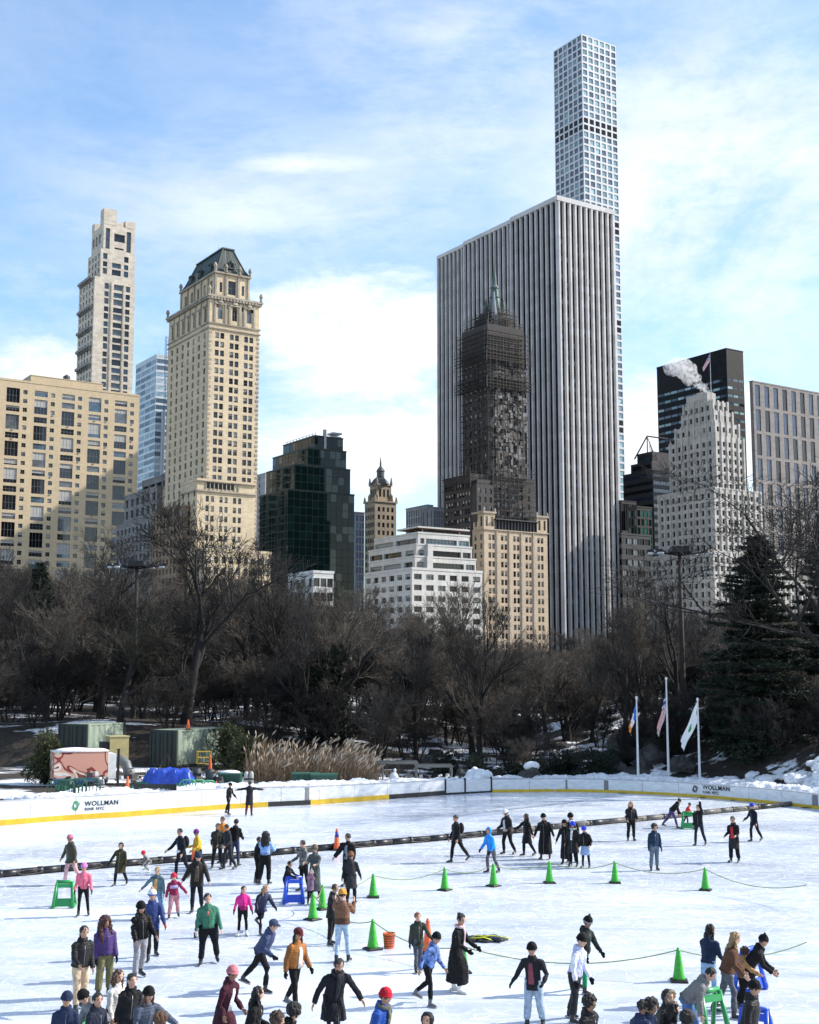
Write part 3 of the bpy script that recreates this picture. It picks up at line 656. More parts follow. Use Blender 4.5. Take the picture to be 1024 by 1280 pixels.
def black_tower():
    b = Bld('black_tower', 'black steel slab tower with thin pale green window bands', 'building', 908, 620, 436, [G_TEAL, glass('bd', (.3, .42, .42)), G_BLUE, G_DARK], mat('black_panel', (.010, .010, .012), rough=.6, var=.5, scale=.3, spec=.2), sash=SASH_D)
    T = b.top; LR = b.R_(929); LL = b.L_(821); z = T-16
    r1 = []; rg = random.Random(3); rl = []
    while z > GZ+60:
        n = 10
        for i in range(n): rl.append((LL*i/n+.2, LL*(i+1)/n-.2, z, z+1.35))
        for i in range(3): r1.append((LR*i/3+.3, LR*(i+1)/3-.3, z, z+1.3))
        z -= 4.1
    b.tier(0, 0, LR, LL, GZ, T, r1, rl, rec=.1, parapet=.5); b.finish(ymax=640, bars=(False, False))
    return b
def ziggurat():
    wm = stone('pale_limestone', (.52, .49, .44), .3, 1.3, dark=(.22, .2, .18))
    b = Bld('stepped_stone_tower', 'pale stone stepped tower with narrow vertical window bays and rooftop steam', 'building', 893, 515, 545, [G_DARK, G_GREY, G_DARK], wm)
    LL = b.L_(836); LR = b.R_(931); z4 = b.top
    def fac(L, z0, z1, pit=3.5, m=.8, bw=3.35):
        n = max(2, round((L-2*m)/bw)); return cross(cols(L, n, 1.45, m), rows(z1, z0, pit, 2.1, 1.8))
    pil = MB()
    def pils(x0, y0, L, fc, z0, z1, m=.8, bw=3.35):
        n = max(2, round((L-2*m)/bw)); bb = (L-2*m)/n
        for i in range(n+1):
            u = m+bb*i
            if fc == 'R': pil.box(x0+u-.45, x0+u+.45, y0-.4, y0, z0, z1+.5)
            else: pil.box(x0-.4, x0, y0+u-.45, y0+u+.45, z0, z1+.5)
    tiers = []
    b.tier(0, 0, LR, LL, GZ, z4, fac(LR, GZ+20, z4), fac(LL, GZ+20, z4), rec=.7); tiers.append((0, 0, LR, LL, GZ+20, z4))
    z = z4
    for (dx, dy, py, pl, pr_) in ((.8, .8, 527, 843, 925), (1.6, 2.0, 512.5, 851.5, 917), (2.2, 3, 500.5, 853, 911)):
        zt = b.zat((dx, dy), py); l = b.L_(pl, zt, (dx, dy)); r = b.R_(pr_, zt, (dx, dy))
        b.tier(dx, dy, r, l, z, zt, fac(r, z, zt, 3.5, .6, 3.2), fac(l, z, zt, 3.5, .6, 3.2), rec=.6); tiers.append((dx, dy, r, l, z, zt)); z = zt
    zt = b.zat((3, 5), 492); b.tier(3, 6, 5, 12, z, zt+.8); b.tier(5, 9, 5, 5, zt, zt+2)
    # lower, wider wings toward the viewer
    for (dx, dy, py, pl, pr_) in ((-5, -3, 610, 822, 952), (-12, -8, 690, 812, 990), (-18, -14, 722, 799, 1010)):
        zt = b.zat((dx, dy), py); l = b.L_(pl, zt, (dx, dy)); r = b.R_(pr_, zt, (dx, dy))
        if l < 3: l = 12
        b.tier(dx, dy, r, l, GZ, zt, fac(r, GZ+12, zt), fac(l, GZ+12, zt), rec=.7, parapet=.6); tiers.append((dx, dy, r, l, GZ+12, zt))
    for t in tiers: pils(t[0], t[1], t[2], 'R', t[4], t[5]); pils(t[0], t[1], t[3], 'L', t[4], t[5])
    pil.build('pilaster', wm, b.o); b.finish(ymax=770, bars=(True, False))
    # roof flag
    x, y, zz = b.loc(3.4, 4.2, z); f = empty('flagpole', (x, y, z), 0, 'tall flagpole on the roof of the pale stepped tower', 'flagpole')
    m = MB(); ph = b.zat((3.4, 4.2), 441)-z; m.lathe((0, 0, 0), [(.22, 0), (.1, ph), (.2, ph+.2), (.05, ph+.5)], 8); m.build('pole', METAL_G, f)
    us_flag(f, ph-.3, 7.0, 3.2, -1, 62)
    return b
def flag_mesh(hl, w, cells, droop, sgn=-1, nx=14, ny=13, fold=.3):
    """flag hanging from (0,0,0) down: cells(u,v)->material index"""
    mb = MB(); V = []
    ca, sa = math.cos(R(droop)), math.sin(R(droop))
    for j in range(ny+1):
        for i in range(nx+1):
            u, v = i/nx, j/ny; x = sgn*(u*w*ca*(1-.1*v)); z = -v*hl-u*w*sa*(1-.25*v); y = fold*math.sin(u*9+v*2.0)*u**.5*.5
            V.append((x+.04*math.sin(v*9), y, z))
    F = []; M = []
    for j in range(ny):
        for i in range(nx): F.append((j*(nx+1)+i, j*(nx+1)+i+1, (j+1)*(nx+1)+i+1, (j+1)*(nx+1)+i)); M.append(cells((i+.5)/nx, (j+.5)/ny))
    mb.v = V; mb.f = F; mb.m = M; return mb
F_RED = mat('flag_red', (.45, .02, .03), var=.1); F_WHT = mat('flag_white', (.75, .75, .75), var=.05); F_BLU = mat('flag_navy', (.02, .03, .18), var=.1)
F_SKY = mat('flag_blue', (.03, .16, .55), var=.1); F_ORG = mat('flag_orange', (.8, .25, .03), var=.1); F_GRN = mat('flag_green', (.02, .25, .06), var=.1)
def us_flag(parent, z, w, hl, sgn, droop):
    def cell(u, v):
        if u < .4 and v < 7/13: return 2 if (int(u*40)+int(v*40)) % 4 else 1
        return 0 if int(v*13) % 2 == 0 else 1
    m = flag_mesh(hl, w, cell, droop, sgn); o = m.build('flag', [F_RED, F_WHT, F_BLU], parent, True); o.location = (0, 0, z); return o
def city():
    beige_block(); limestone_tower(); blue_glass_tower(); grey_stepped(); hotel(); brick_annex()
    gs = stone('pale_grey', (.36, .37, .38), .15, 2.0)
    simple('grey_tower', 'narrow blank grey slab between the cream hotel and green glass block', 331.5, 700, 592, 305, 340, [G_GREY], gs, 0, 2, w=1.5, depthR=12)
    green_glass()
    simple('blue_slab', 'thin dark blue glass slab between green glass block and brick tower', 444.5, 660, 641, 436, 455.5, [G_NAVY, G_BLUE, G_NAVY], mat('blue_mullion', (.06, .07, .1), rough=.4), 3, 3, w=-.5, pitch=3.9, h=3.1, rec=.12)
    spire_tower()
    simple('grey_office', 'plain pale grey office box rising behind the white terraced building', 534, 600, 632, 507.5, 541.5, [G_DARK, G_GREY], gs, 2, 9, w=.9, pitch=3.6, h=3.0, rec=.5)
    simple('grey_office', 'smaller ribbed grey office box beside the scaffolded hotel', 542, 585, 635, None, 559.5, [G_GREY, G_GREY], stone('mid_grey', (.27, .28, .3), .15, 2.0), 8, 3, w=.7, pitch=3.6, h=3.4, rec=.3, depthL=10)
    white_terraces(); scaffold_tower(); striped_tower(); square_grid_tower(); gable_tower()
    dk = stone('charcoal_stone', (.045, .045, .048), .3, 1.0)
    simple('dark_office', 'charcoal ribbed office box standing right beside the striped slab', 777, 560, 626, 760, 795.5, [G_DEEP, G_DARK], dk, 8, 3, w=1.1, pitch=30, h=12, par=.3)
    simple('dark_office', 'dark office building with green tinted glazing under the gabled tower', 796, 550, 634, 785, 815, [G_GREEN, glass('dg', (.03, .12, .10)), G_DEEP], dk, 4, 3, w=-.7, pitch=3.8, h=2.9, rec=.15)
    simple('dark_office', 'lowest black office block with square windows between striped slab and stepped tower', 777, 470, 668, 773.5, 813, [G_DEEP, G_DARK, G_DEEP, G_GREY], dk, 5, 4, w=2.6, pitch=4.0, h=2.2, rec=.4, zlo=10)
    bt = black_tower(); zg = ziggurat()
    simple('brown_slab', 'brown grey slab tower with dark vertical windows at the frame edge', 941, 600, 477, None, 1040, [G_NAVY, G_DARK], stone('brown_grey', (.26, .235, .22), .3, 1.1), 9, 0, w=3.4, pitch=12, h=10.5, rec=.4, depthL=2.0)
    wh = stone('white_paint', (.62, .62, .60), .2, .6)
    simple('white_house', 'small white upper storey showing over the bare trees', 392, 300, 716, 360, 417, [G_DEEP, G_DARK], wh, 3, 4, w=1.6, pitch=3.4, h=2.0, zlo=2)
    simple('stone_mansion', 'pale stone mansion glimpsed through bare branches below the white terraces', 430, 285, 768, 345, 470, [G_DARK, G_DEEP], stone('mansion', (.55, .52, .47), .3, .9), 4, 8, w=1.5, pitch=4.2, h=2.6, zlo=1)
    simple('tan_apartments', 'low tan building behind branches at the foot of the striped slab', 640, 330, 818, 560, 735, [G_DARK, G_GREY], stone('tan2', (.35, .28, .2), .35, .6), 8, 8, w=1.5, pitch=3.6, h=2.0, zlo=1)
    simple('tan_apartments', 'low tan building behind the trees under the cream hotel', 300, 300, 770, 120, 350, [G_DARK, G_GREY], stone('tan3', (.38, .3, .22), .35, .6), 4, 14, w=1.5, pitch=3.6, h=2.0, zlo=1)
    # steam
    x, y, z = zg.loc(5, 8, zg.zat((3, 5), 492)); steam(x, y, z)
def steam(x, y, z):
    m = MB(); rg = random.Random(4)
    for i in range(46):
        t = i/45; cx = x-13*t**1.1+rg.uniform(-1, 1)*(1+2*t); cz = z+14*t**.85+rg.uniform(-1, 1)*(1+1.5*t)
        r = (.7+2.6*t)*rg.uniform(.6, 1.2); m.ell((cx, y+rg.uniform(-2, 2), cz), r*1.2, r, r, 10, 7)
    me = m.mesh('steam', [], True)
    mt = bpy.data.materials.new('steam_vapour'); mt.use_nodes = True; nt = mt.node_tree; nt.nodes.remove(nt.nodes['Principled BSDF'])
    out = nt.nodes['Material Output']; tc = N(nt, 'ShaderNodeTexCoord'); nz = N(nt, 'ShaderNodeTexNoise', i_Scale=.7, i_Detail=7.0, i_Roughness=.7); nt.links.new(tc.outputs['Object'], nz.inputs['Vector'])
    mr = N(nt, 'ShaderNodeMapRange', i_1=.47, i_2=.66, i_3=0., i_4=.75); nt.links.new(nz.outputs[0], mr.inputs[0])
    vp = N(nt, 'ShaderNodeVolumePrincipled'); vp.inputs['Color'].default_value = (1, 1, 1, 1); nt.links.new(mr.outputs[0], vp.inputs['Density']); nt.links.new(vp.outputs[0], out.inputs['Volume'])
    me.materials.append(mt)
    ob = link('steam_raw', me); md = ob.modifiers.new('r', 'REMESH'); md.mode = 'VOXEL'; md.voxel_size = .5
    dg = bpy.context.evaluated_depsgraph_get(); me2 = bpy.data.meshes.new_from_object(ob.evaluated_get(dg)); bpy.data.objects.remove(ob)
    o = link('steam', me2); tag(o, 'white plume of steam drifting off the pale stepped tower roof', 'steam', kind='stuff')
# ------------------------------------------------------------ rink outline and terrain
BP = [(-150, 1046), (-60, 1036), (20, 1030.5), (76, 1026), (150, 1021.5), (220, 1016), (280, 1011.5), (335, 1008.5), (390, 1006), (440, 1002.5), (486, 999), (557, 993.8), (585, 992.2), (615, 990.6), (700, 989.6), (760, 990.8), (820, 993.4), (880, 997.2), (948, 1003), (1020, 1011), (1100, 1022), (1200, 1040)]
BPTS = [G(*p) for p in BP]
def board_y(x):
    if x <= BPTS[0].x: return BPTS[0].y
    for a, b in zip(BPTS, BPTS[1:]):
        if x <= b.x: return a.y+(b.y-a.y)*(x-a.x)/(b.x-a.x)
    return BPTS[-1].y
def sstep(a, b, x): t = min(1, max(0, (x-a)/(b-a))); return t*t*(3-2*t)
def terrain(x, y):
    d = y-board_y(x)
    if d < .6: return -.12
    n = mnoise.noise(Vector((x*.07, y*.07, 3)))*.9+mnoise.noise(Vector((x*.25, y*.25, 9)))*.22
    z = .12+1.0*sstep(3, 16, d)+2.6*sstep(16, 34, d)*(1-.45*sstep(-10, 12, x)*(1-sstep(14, 26, x)))+1.5*sstep(40, 110, d)
    rk = sstep(9, 17, x)*sstep(1.5, 12, d)*(1-sstep(25, 45, d)); z += rk*(1.7+1.2*abs(mnoise.noise(Vector((x*.3, y*.3, 1)))))
    z += n*sstep(2, 14, d)
    lot = (1-sstep(-15, -9, x))*(1-sstep(93, 99, y)); z = z*(1-lot)+(.15+.62*sstep(1.2, 3.0, d)+.2*sstep(78, 90, y))*lot; z -= max(0, y-220)*.012 if y < 400 else 2.2
    return max(.08, z)
def ground():
    xs = [-6000, -1500, -400, -200]+[-130+i*1.5 for i in range(175)]+[200, 400, 1500, 6000]
    ys = [-3000, -300, -60, 0, 30]+[50+i*1.5 for i in range(160)]+[310, 360, 420, 700, 1500, 4000, 9000]
    v = [(x, y, terrain(x, y) if abs(x) < 190 else terrain(190 if x > 0 else -130, y)) for y in ys for x in xs]; n = len(xs)
    f = [(j*n+i, j*n+i+1, (j+1)*n+i+1, (j+1)*n+i) for j in range(len(ys)-1) for i in range(n-1)]
    m, nt, p = newmat('woodland_floor'); L = nt.links.new
    tc = N(nt, 'ShaderNodeTexCoord'); n1 = N(nt, 'ShaderNodeTexNoise', i_Scale=.35, i_Detail=9.0, i_Roughness=.7); n2 = N(nt, 'ShaderNodeTexNoise', i_Scale=5.0, i_Detail=5.0, i_Roughness=.7); n3 = N(nt, 'ShaderNodeTexNoise', i_Scale=.16, i_Detail=8.0, i_Roughness=.62)
    mp = N(nt, 'ShaderNodeMapping'); mp.inputs['Scale'].default_value = (.55, 1.5, 1.5); L(tc.outputs['Object'], mp.inputs[0])
    for q in (n1, n2): L(tc.outputs['Object'], q.inputs['Vector'])
    L(mp.outputs[0], n3.inputs['Vector'])
    cr = N(nt, 'ShaderNodeValToRGB'); cr.color_ramp.elements[0].position = .3; cr.color_ramp.elements[0].color = (.010, .008, .006, 1); cr.color_ramp.elements[1].position = .75; cr.color_ramp.elements[1].color = (.11, .078, .05, 1)
    e = cr.color_ramp.elements.new(.52); e.color = (.032, .025, .018, 1)
    ad = N(nt, 'ShaderNodeMath', operation='MULTIPLY_ADD'); L(n1.outputs[0], ad.inputs[0]); ad.inputs[1].default_value = .5; 
    m5 = N(nt, 'ShaderNodeMath', operation='MULTIPLY'); L(n2.outputs[0], m5.inputs[0]); m5.inputs[1].default_value = .5; L(m5.outputs[0], ad.inputs[2]); L(ad.outputs[0], cr.inputs[0])
    mr = N(nt, 'ShaderNodeMapRange', i_1=.52, i_2=.545); L(n3.outputs[0], mr.inputs[0])
    mx = N(nt, 'ShaderNodeMix', data_type='RGBA'); L(mr.outputs[0], mx.inputs[0]); L(cr.outputs[0], mx.inputs[6]); mx.inputs[7].default_value = (.78, .80, .83, 1); L(mx.outputs[2], p.inputs['Base Color']); p.inputs['Roughness'].default_value = .95
    bp_ = N(nt, 'ShaderNodeBump', i_Strength=.8, i_Distance=.2); L(n2.outputs[0], bp_.inputs['Height']); L(bp_.outputs[0], p.inputs['Normal'])
    me = bpy.data.meshes.new('ground'); me.from_pydata(v, [], f); me.materials.append(m); me.polygons.foreach_set('use_smooth', [True]*len(f))
    tag(link('ground', me), 'dark leaf litter slope with old snow patches behind the rink', kind='structure')

# ------------------------------------------------------------ trees
BARKS = [mat('bark_grey', (.018, .016, .015), rough=.95, var=.45, scale=3, stretch=(3, 3, .5), bump=.6, bscale=12), mat('bark_brown', (.016, .013, .011), rough=.95, var=.4, scale=3, stretch=(3, 3, .5), bump=.6, bscale=12)]
TWIGS = [mat('twig_brown', (.024, .021, .019), rough=.9, var=.35, scale=.8), mat('twig_sunlit_tan', (.085, .070, .055), rough=.9, var=.3, scale=.8), mat('twig_dark', (.013, .011, .010), rough=.9, var=.3, scale=.8), mat('twig_olive', (.045, .040, .026), rough=.9, var=.3, scale=.8)]  # tan kept bright to read as sunlit twigs against the darker ones
def bare_proto(seed, H, spread=1.0, fork=.3, trunk=0, stems=1, ti=0, dense=1.0, twig_r=.022, thick=1.0):
    rg = random.Random(seed); tr, tw = MB(), MB()
    def rv(): 
        while True:
            v = Vector((rg.uniform(-1, 1), rg.uniform(-1, 1), rg.uniform(-1, 1)))
            if .1 < v.length < 1: return v.normalized()
    def grow(p, d, ln, r, dep):
        n = 5 if dep < 2 else (4 if dep < 4 else 3); pts = [p]; rads = [r]; q = p.copy(); dd = d.copy(); r1 = max(r*(.62 if dep else .7), twig_r*.5)
        for i in range(n):
            dd = (dd+rv()*(.10 if dep == 0 else .20)+Vector((0, 0, .06 if dep > 0 else 0))).normalized(); q = q+dd*(ln/n); pts.append(q.copy()); rads.append(r+(r1-r)*(i+1)/n)
        if dep == 0: rads[0] *= 1.35
        mb = tr if dep < 2 else tw
        mb.tube(pts, rads, 8 if dep == 0 else (6 if dep < 2 else (4 if dep == 2 else 3)), cap=False)
        if dep >= 5: return
        nc = [int(5*dense), int(5*dense), int(5*dense), int(5*dense), 5][dep]
        for k in range(nc):
            t = (fork+(1-fork)*(k+1)/nc) if dep == 0 else rg.uniform(.22, 1.0)
            if k == nc-1: t = 1.0
            i = min(n-1, int(t*n)); f = t*n-i; P = pts[i].lerp(pts[i+1], min(1, f)); base = (pts[i+1]-pts[i]).normalized()
            side = base.cross(rv()).normalized(); ang = R(rg.uniform(22, 52))*spread*(1.0 if dep == 0 else 1.05)
            if k == nc-1: ang *= .35
            nd = (base*math.cos(ang)+side*math.sin(ang)); nd.z += .10 if dep < 3 else .0; nd.normalize()
            rr = (rads[i]+(rads[i+1]-rads[i])*f)
            L2 = ln*rg.uniform(.52, .78)*(1.15-.35*t if dep else 1.0)
            grow(P, nd, L2, max(twig_r*.55, rr*rg.uniform(.5, .7)), dep+1)
    for s in range(stems):
        a = rg.uniform(0, 6.28); off = Vector((math.cos(a), math.sin(a), 0))*(.0 if stems == 1 else .35)
        d = (Vector((0, 0, 1))+off*(.7 if stems > 1 else 0)+rv()*.06).normalized()
        grow(off*.5, d, H*(.40 if stems == 1 else .36), H*(.0175 if stems == 1 else .009)*thick, 0)
    zz = max(v[2] for v in tw.v); k = H/zz
    for mb in (tr, tw): mb.v = [(x*k, y*k, z*k-.15) for x, y, z in mb.v]
    return tr.mesh('trunk', BARKS[trunk], True), tw.mesh('crown', TWIGS[ti], True), H
PROTOS = []
def place_tree(pr, x, y, H, label, group, name='bare_tree', rz=None, sx=1.0):
    z = terrain(x, y)-.1; o = empty(name, (x, y, z), rnd.uniform(0, 6.28) if rz is None else rz, label, 'tree' if 'tree' in name or 'pine' in name else 'shrub', group)
    s = H/pr[2]; o.scale = (s*sx, s*sx, s)
    link('trunk', pr[0], o); link('crown', pr[1], o); return o
TOPL = [(-100, 675), (76, 690), (150, 705), (200, 712), (260, 712), (340, 700), (400, 722), (450, 742), (520, 762), (600, 775), (700, 790), (760, 782), (800, 770), (880, 745), (950, 735), (1130, 730)]
def topl(px):
    for (a, c), (b, d) in zip(TOPL, TOPL[1:]):
        if px <= b: return c+(d-c)*(px-a)/(b-a)
    return TOPL[-1][1]
def trees():
    P = [bare_proto(11, 16, 1.0, .3, 0, 1, 0), bare_proto(12, 17, .85, .35, 1, 1, 1), bare_proto(13, 15, 1.15, .25, 0, 1, 2), bare_proto(14, 18, .75, .4, 1, 1, 0), bare_proto(15, 15, 1.0, .3, 1, 1, 3), bare_proto(16, 17, .95, .28, 0, 1, 1)]
    S = [bare_proto(31, 5, 1.0, .2, 1, 4, 1, .8, .012), bare_proto(32, 6, .9, .2, 0, 5, 2, .8, .014), bare_proto(33, 4.5, 1.1, .2, 1, 5, 0, .8, .012)]
    rg = random.Random(21); gl = 'bare winter trees on the slope behind the rink'
    kinds = ['grey barked bare tree with fine brown twigs', 'bare tree with upright tan branches', 'dark wide spreading bare tree', 'tall narrow bare tree', 'bare tree with olive tinted twigs', 'bare tree with dense pale tan crown']
    behind = ['behind the green containers', 'behind the tall reeds', 'below the white terraced building', 'below the striped office slab', 'behind the three flagpoles']
    n = 0
    for Y, step in ((104, 92), (114, 66), (126, 60), (140, 52), (158, 46), (180, 40), (210, 34)):
        px = -90+rg.uniform(0, step)
        while px < 1120:
            yy = Y+rg.uniform(-6, 6); x = (px-512)/FPX*yy
            base = terrain(x, yy); ty = topl(px)+rg.uniform(-10, 34)+(0 if Y > 130 else 26); ztop = HC+(843-ty)/FPX*yy
            H = max(6.5, ztop-base); k = rg.randrange(6)
            if not (Y < 121 and (165 < px < 310) or Y < 112 and (190 < px < 285 or px > 900 or 370 < px < 440)):
                b = behind[0] if px < 300 else behind[1] if px < 450 else behind[2] if px < 600 else behind[3] if px < 780 else behind[4]
                place_tree(P[k], x, yy, H, kinds[k]+' '+b, gl, sx=rg.uniform(.95, 1.25)*min(1.35, max(1, 13/H))); n += 1
            px += step*rg.uniform(.85, 1.5)
    sl = ['twiggy tan leafless shrub at the wood edge', 'dark multi stemmed leafless shrub at the wood edge', 'brown leafless shrub at the wood edge']
    for i in range(130):
        px = -70+(i%65)*18.5+rg.uniform(-8, 8); Y = rg.choice([88, 93, 98, 104, 112, 120, 130, 142]); x = (px-512)/FPX*Y
        if px < 275 and Y < 98: continue
        if Y < 96 and 300 < px < 470: continue
        k = rg.randrange(3); place_tree(S[k], x, Y, rg.uniform(3.2, 6.2)*(1 if Y < 100 else 1.25), sl[k], 'leafless shrubs at the wood edge', 'bare_shrub', sx=rg.uniform(1, 1.4))
    for i in range(16): px = 925+i*9; Y = rg.uniform(80, 87); place_tree(S[i % 3], (px-512)/FPX*Y, Y, rg.uniform(2.6, 4), 'low leafless shrub on the bank near the dark pines', 'leafless shrubs near the pines', 'bare_shrub', sx=1.2)
    # the big spreading tree behind the containers and the one reaching in over the right side
    big = bare_proto(77, 19, 1.12, .22, 0, 1, 2, 1.05, .030, 1.0)
    x = (235-512)/FPX*100; place_tree(big, x, 100, 19.0, 'large dark bare tree with heavy spreading limbs behind the dark green container', None, sx=1.15)
    big2 = bare_proto(85, 21, 1.45, .35, 1, 1, 2, 1.0, .022, .62)
    x = (1064-512)/FPX*80; place_tree(big2, x, 80, 20, 'tall bare tree whose long limbs arch over the stone tower', None, rz=2.1, sx=1.35)
    slim = [(430, 100, 13, 5), (380, 97, 12, 3), (590, 96, 14, 1), (600, 92, 13, 3), (778, 90, 11, 3), (805, 93, 11, 1), (843, 96, 12, 0), (520, 94, 10, 3), (680, 98, 10, 5), (735, 95, 9, 1), (130, 110, 17, 0), (345, 108, 15, 3)]
    for px, Y, H, k in slim: place_tree(P[k], (px-512)/FPX*Y, Y, H, 'slender bare tree near the board, '+('beside the flagpoles' if px > 750 else 'behind the pipe frame' if px > 500 else 'beside the dark evergreen' if px > 340 else 'behind the mural trailer'), 'slender trees near the board', sx=.9)
LEAF_D = mat('needles_dark', (.012, .022, .012), rough=.8, var=.5, scale=1.2); LEAF_Y = mat('needles_olive', (.05, .06, .02), rough=.8, var=.5, scale=1.2)
def tuft(mb, p, d, ln, w, n, rg, m=0):
    for _ in range(n):
        e = (d+Vector((rg.uniform(-1, 1), rg.uniform(-1, 1), rg.uniform(-.8, .8)))*.75).normalized()*ln*rg.uniform(.6, 1.1); s = e.cross(Vector((rg.uniform(-1, 1), rg.uniform(-1, 1), rg.uniform(-1, 1)))).normalized()*w
        q = p+Vector((rg.uniform(-1, 1), rg.uniform(-1, 1), rg.uniform(-1, 1)))*ln*.3; mb.add((q-s, q+s, q+e), ((0, 1, 2),), m)
def pine_proto(seed, H, Rm, layers, leaf=.2, droop=.12, low=.06, dens=1.0):
    rg = random.Random(seed); tr, cr = MB(), MB(); tr.tube([(0, 0, -.3), (.1, 0, H*.5), (0, .1, H)], [H*.02, H*.013, .04], 8)
    for i in range(layers):
        t = low+(1-low)*i/layers; z = H*t; Lr = Rm*(1-t)**.72*rg.uniform(.75, 1.1)+.25; nb = rg.choice([5, 6, 7])
        a0 = rg.uniform(0, 6.28)
        for k in range(nb):
            a = a0+k*6.283/nb+rg.uniform(-.3, .3); ln = Lr*rg.uniform(.55, 1.12); d = Vector((math.cos(a), math.sin(a), rg.uniform(-.05, .2)))
            p0 = Vector((0, 0, z)); pts = [p0+d*ln*f+Vector((0, 0, -droop*ln*f*f+.18*ln*max(0, f-.6))) for f in (0, .35, .7, 1)]
            tr.tube(pts, [.05, .04, .025, .01], 4, cap=False)
            m = int(ln*9*dens)+3
            for q in range(m):
                f = .18+.82*(q/m)**.8; j = min(2, int(f*3)); P = pts[j].lerp(pts[j+1], f*3-j); s = Vector((-d.y, d.x, 0))*rg.uniform(-1, 1)*ln*.28*(1-abs(f-.6)); tuft(cr, P+s, d*.6+s*.5, leaf, leaf*.16, 9, rg)
    return tr.mesh('trunk', BARKS[1], True), cr.mesh('crown', LEAF_D), H
def bush_proto(seed, H, Rm, m, leaf=.14, n=2600):
    rg = random.Random(seed); tr, cr = MB(), MB()
    cl = [(Vector((rg.gauss(0, .4)*Rm, rg.gauss(0, .4)*Rm, H*rg.uniform(.1, .9)))) for _ in range(26)]
    for c in cl: 
        if c.xy.length > Rm*(1.05-c.z/H*.7): c.xy *= Rm*(1.05-c.z/H*.7)/c.xy.length
        tr.tube([(0, 0, 0), c*.5+Vector((0, 0, .2)), c], [.07, .05, .02], 4, cap=False)
    for i in range(n):
        c = cl[i % 26]; v = Vector((rg.gauss(0, 1), rg.gauss(0, 1), rg.gauss(0, 1))).normalized()*rg.uniform(.5, 1)**.5*Rm*.42; v.z *= .8
        p = c+v; p.z = max(.05, p.z); tuft(cr, p, v.normalized()+Vector((0, 0, .4)), leaf*1.6, leaf*.35, 4, rg)
    return tr.mesh('trunk', BARKS[1]), cr.mesh('foliage', m), H
def put_plant(pr, px, Y, H, name, cat, label, sx=1.0, group=None, rz=None):
    x = (px-512)/FPX*Y; o = empty(name, (x, Y, terrain(x, Y)-.1), rnd.uniform(0, 6) if rz is None else rz, label, cat, group); s = H/pr[2]; o.scale = (s*sx, s*sx, s)
    link('trunk', pr[0], o); link(pr[1].name.split('.')[0], pr[1], o); return o
def evergreens():
    p1 = pine_proto(5, 15.5, 4.4, 40, .34, .1, .04, 1.1); p2 = pine_proto(6, 9, 2.4, 30, .22, .25, .03, 1.2)
    put_plant(p1, 948, 86, 13.9, 'pine_tree', 'tree', 'tall dark pine with layered drooping boughs rising past the rink board', 1.3)
    put_plant(p1, 1040, 92, 15, 'pine_tree', 'tree', 'dark pine mostly hidden at the edge beyond the tall layered pine', 1.0)
    put_plant(p1, 50, 128, 14.5, 'pine_tree', 'tree', 'olive green pine among bare trees below the tan apartment block', .9)
    b1 = bush_proto(3, 8, 2.6, LEAF_D, .2, 5200); b2 = bush_proto(4, 2.4, 1.3, LEAF_D, .1, 1800); b3 = bush_proto(8, 3, 1.1, LEAF_Y, .1, 1800)
    put_plant(b1, 405, 100, 7.6, 'evergreen_tree', 'tree', 'very dark dense evergreen standing behind the tall reeds', .95)
    for px, Y, H in ((308, 86, 2.8), (290, 90, 3.2), (330, 91, 2.4)): put_plant(b3, px, Y, H, 'evergreen_shrub', 'shrub', 'small olive evergreen shrub beside the reeds', 1.0, 'olive shrubs beside the reeds')
    put_plant(b3, 66, 80, 3.4, 'evergreen_shrub', 'shrub', 'olive evergreen shrub next to the mural trailer')
    for px, Y, H in ((600, 86, 2.2), (640, 87, 1.6), (672, 86, 1.9), (700, 88, 2.2), (742, 86, 2.4), (765, 88, 1.8), (560, 88, 2.0), (835, 88, 1.6), (905, 85, 2.6), (935, 83, 2.4), (965, 84, 3), (890, 88, 2.2)):
        put_plant(b2, px, Y, H, 'evergreen_shrub', 'shrub', 'low black green shrub '+('among the snowy rocks' if px > 800 else 'behind the rink board'), rnd.uniform(1, 1.5), 'low dark shrubs behind the rink board')
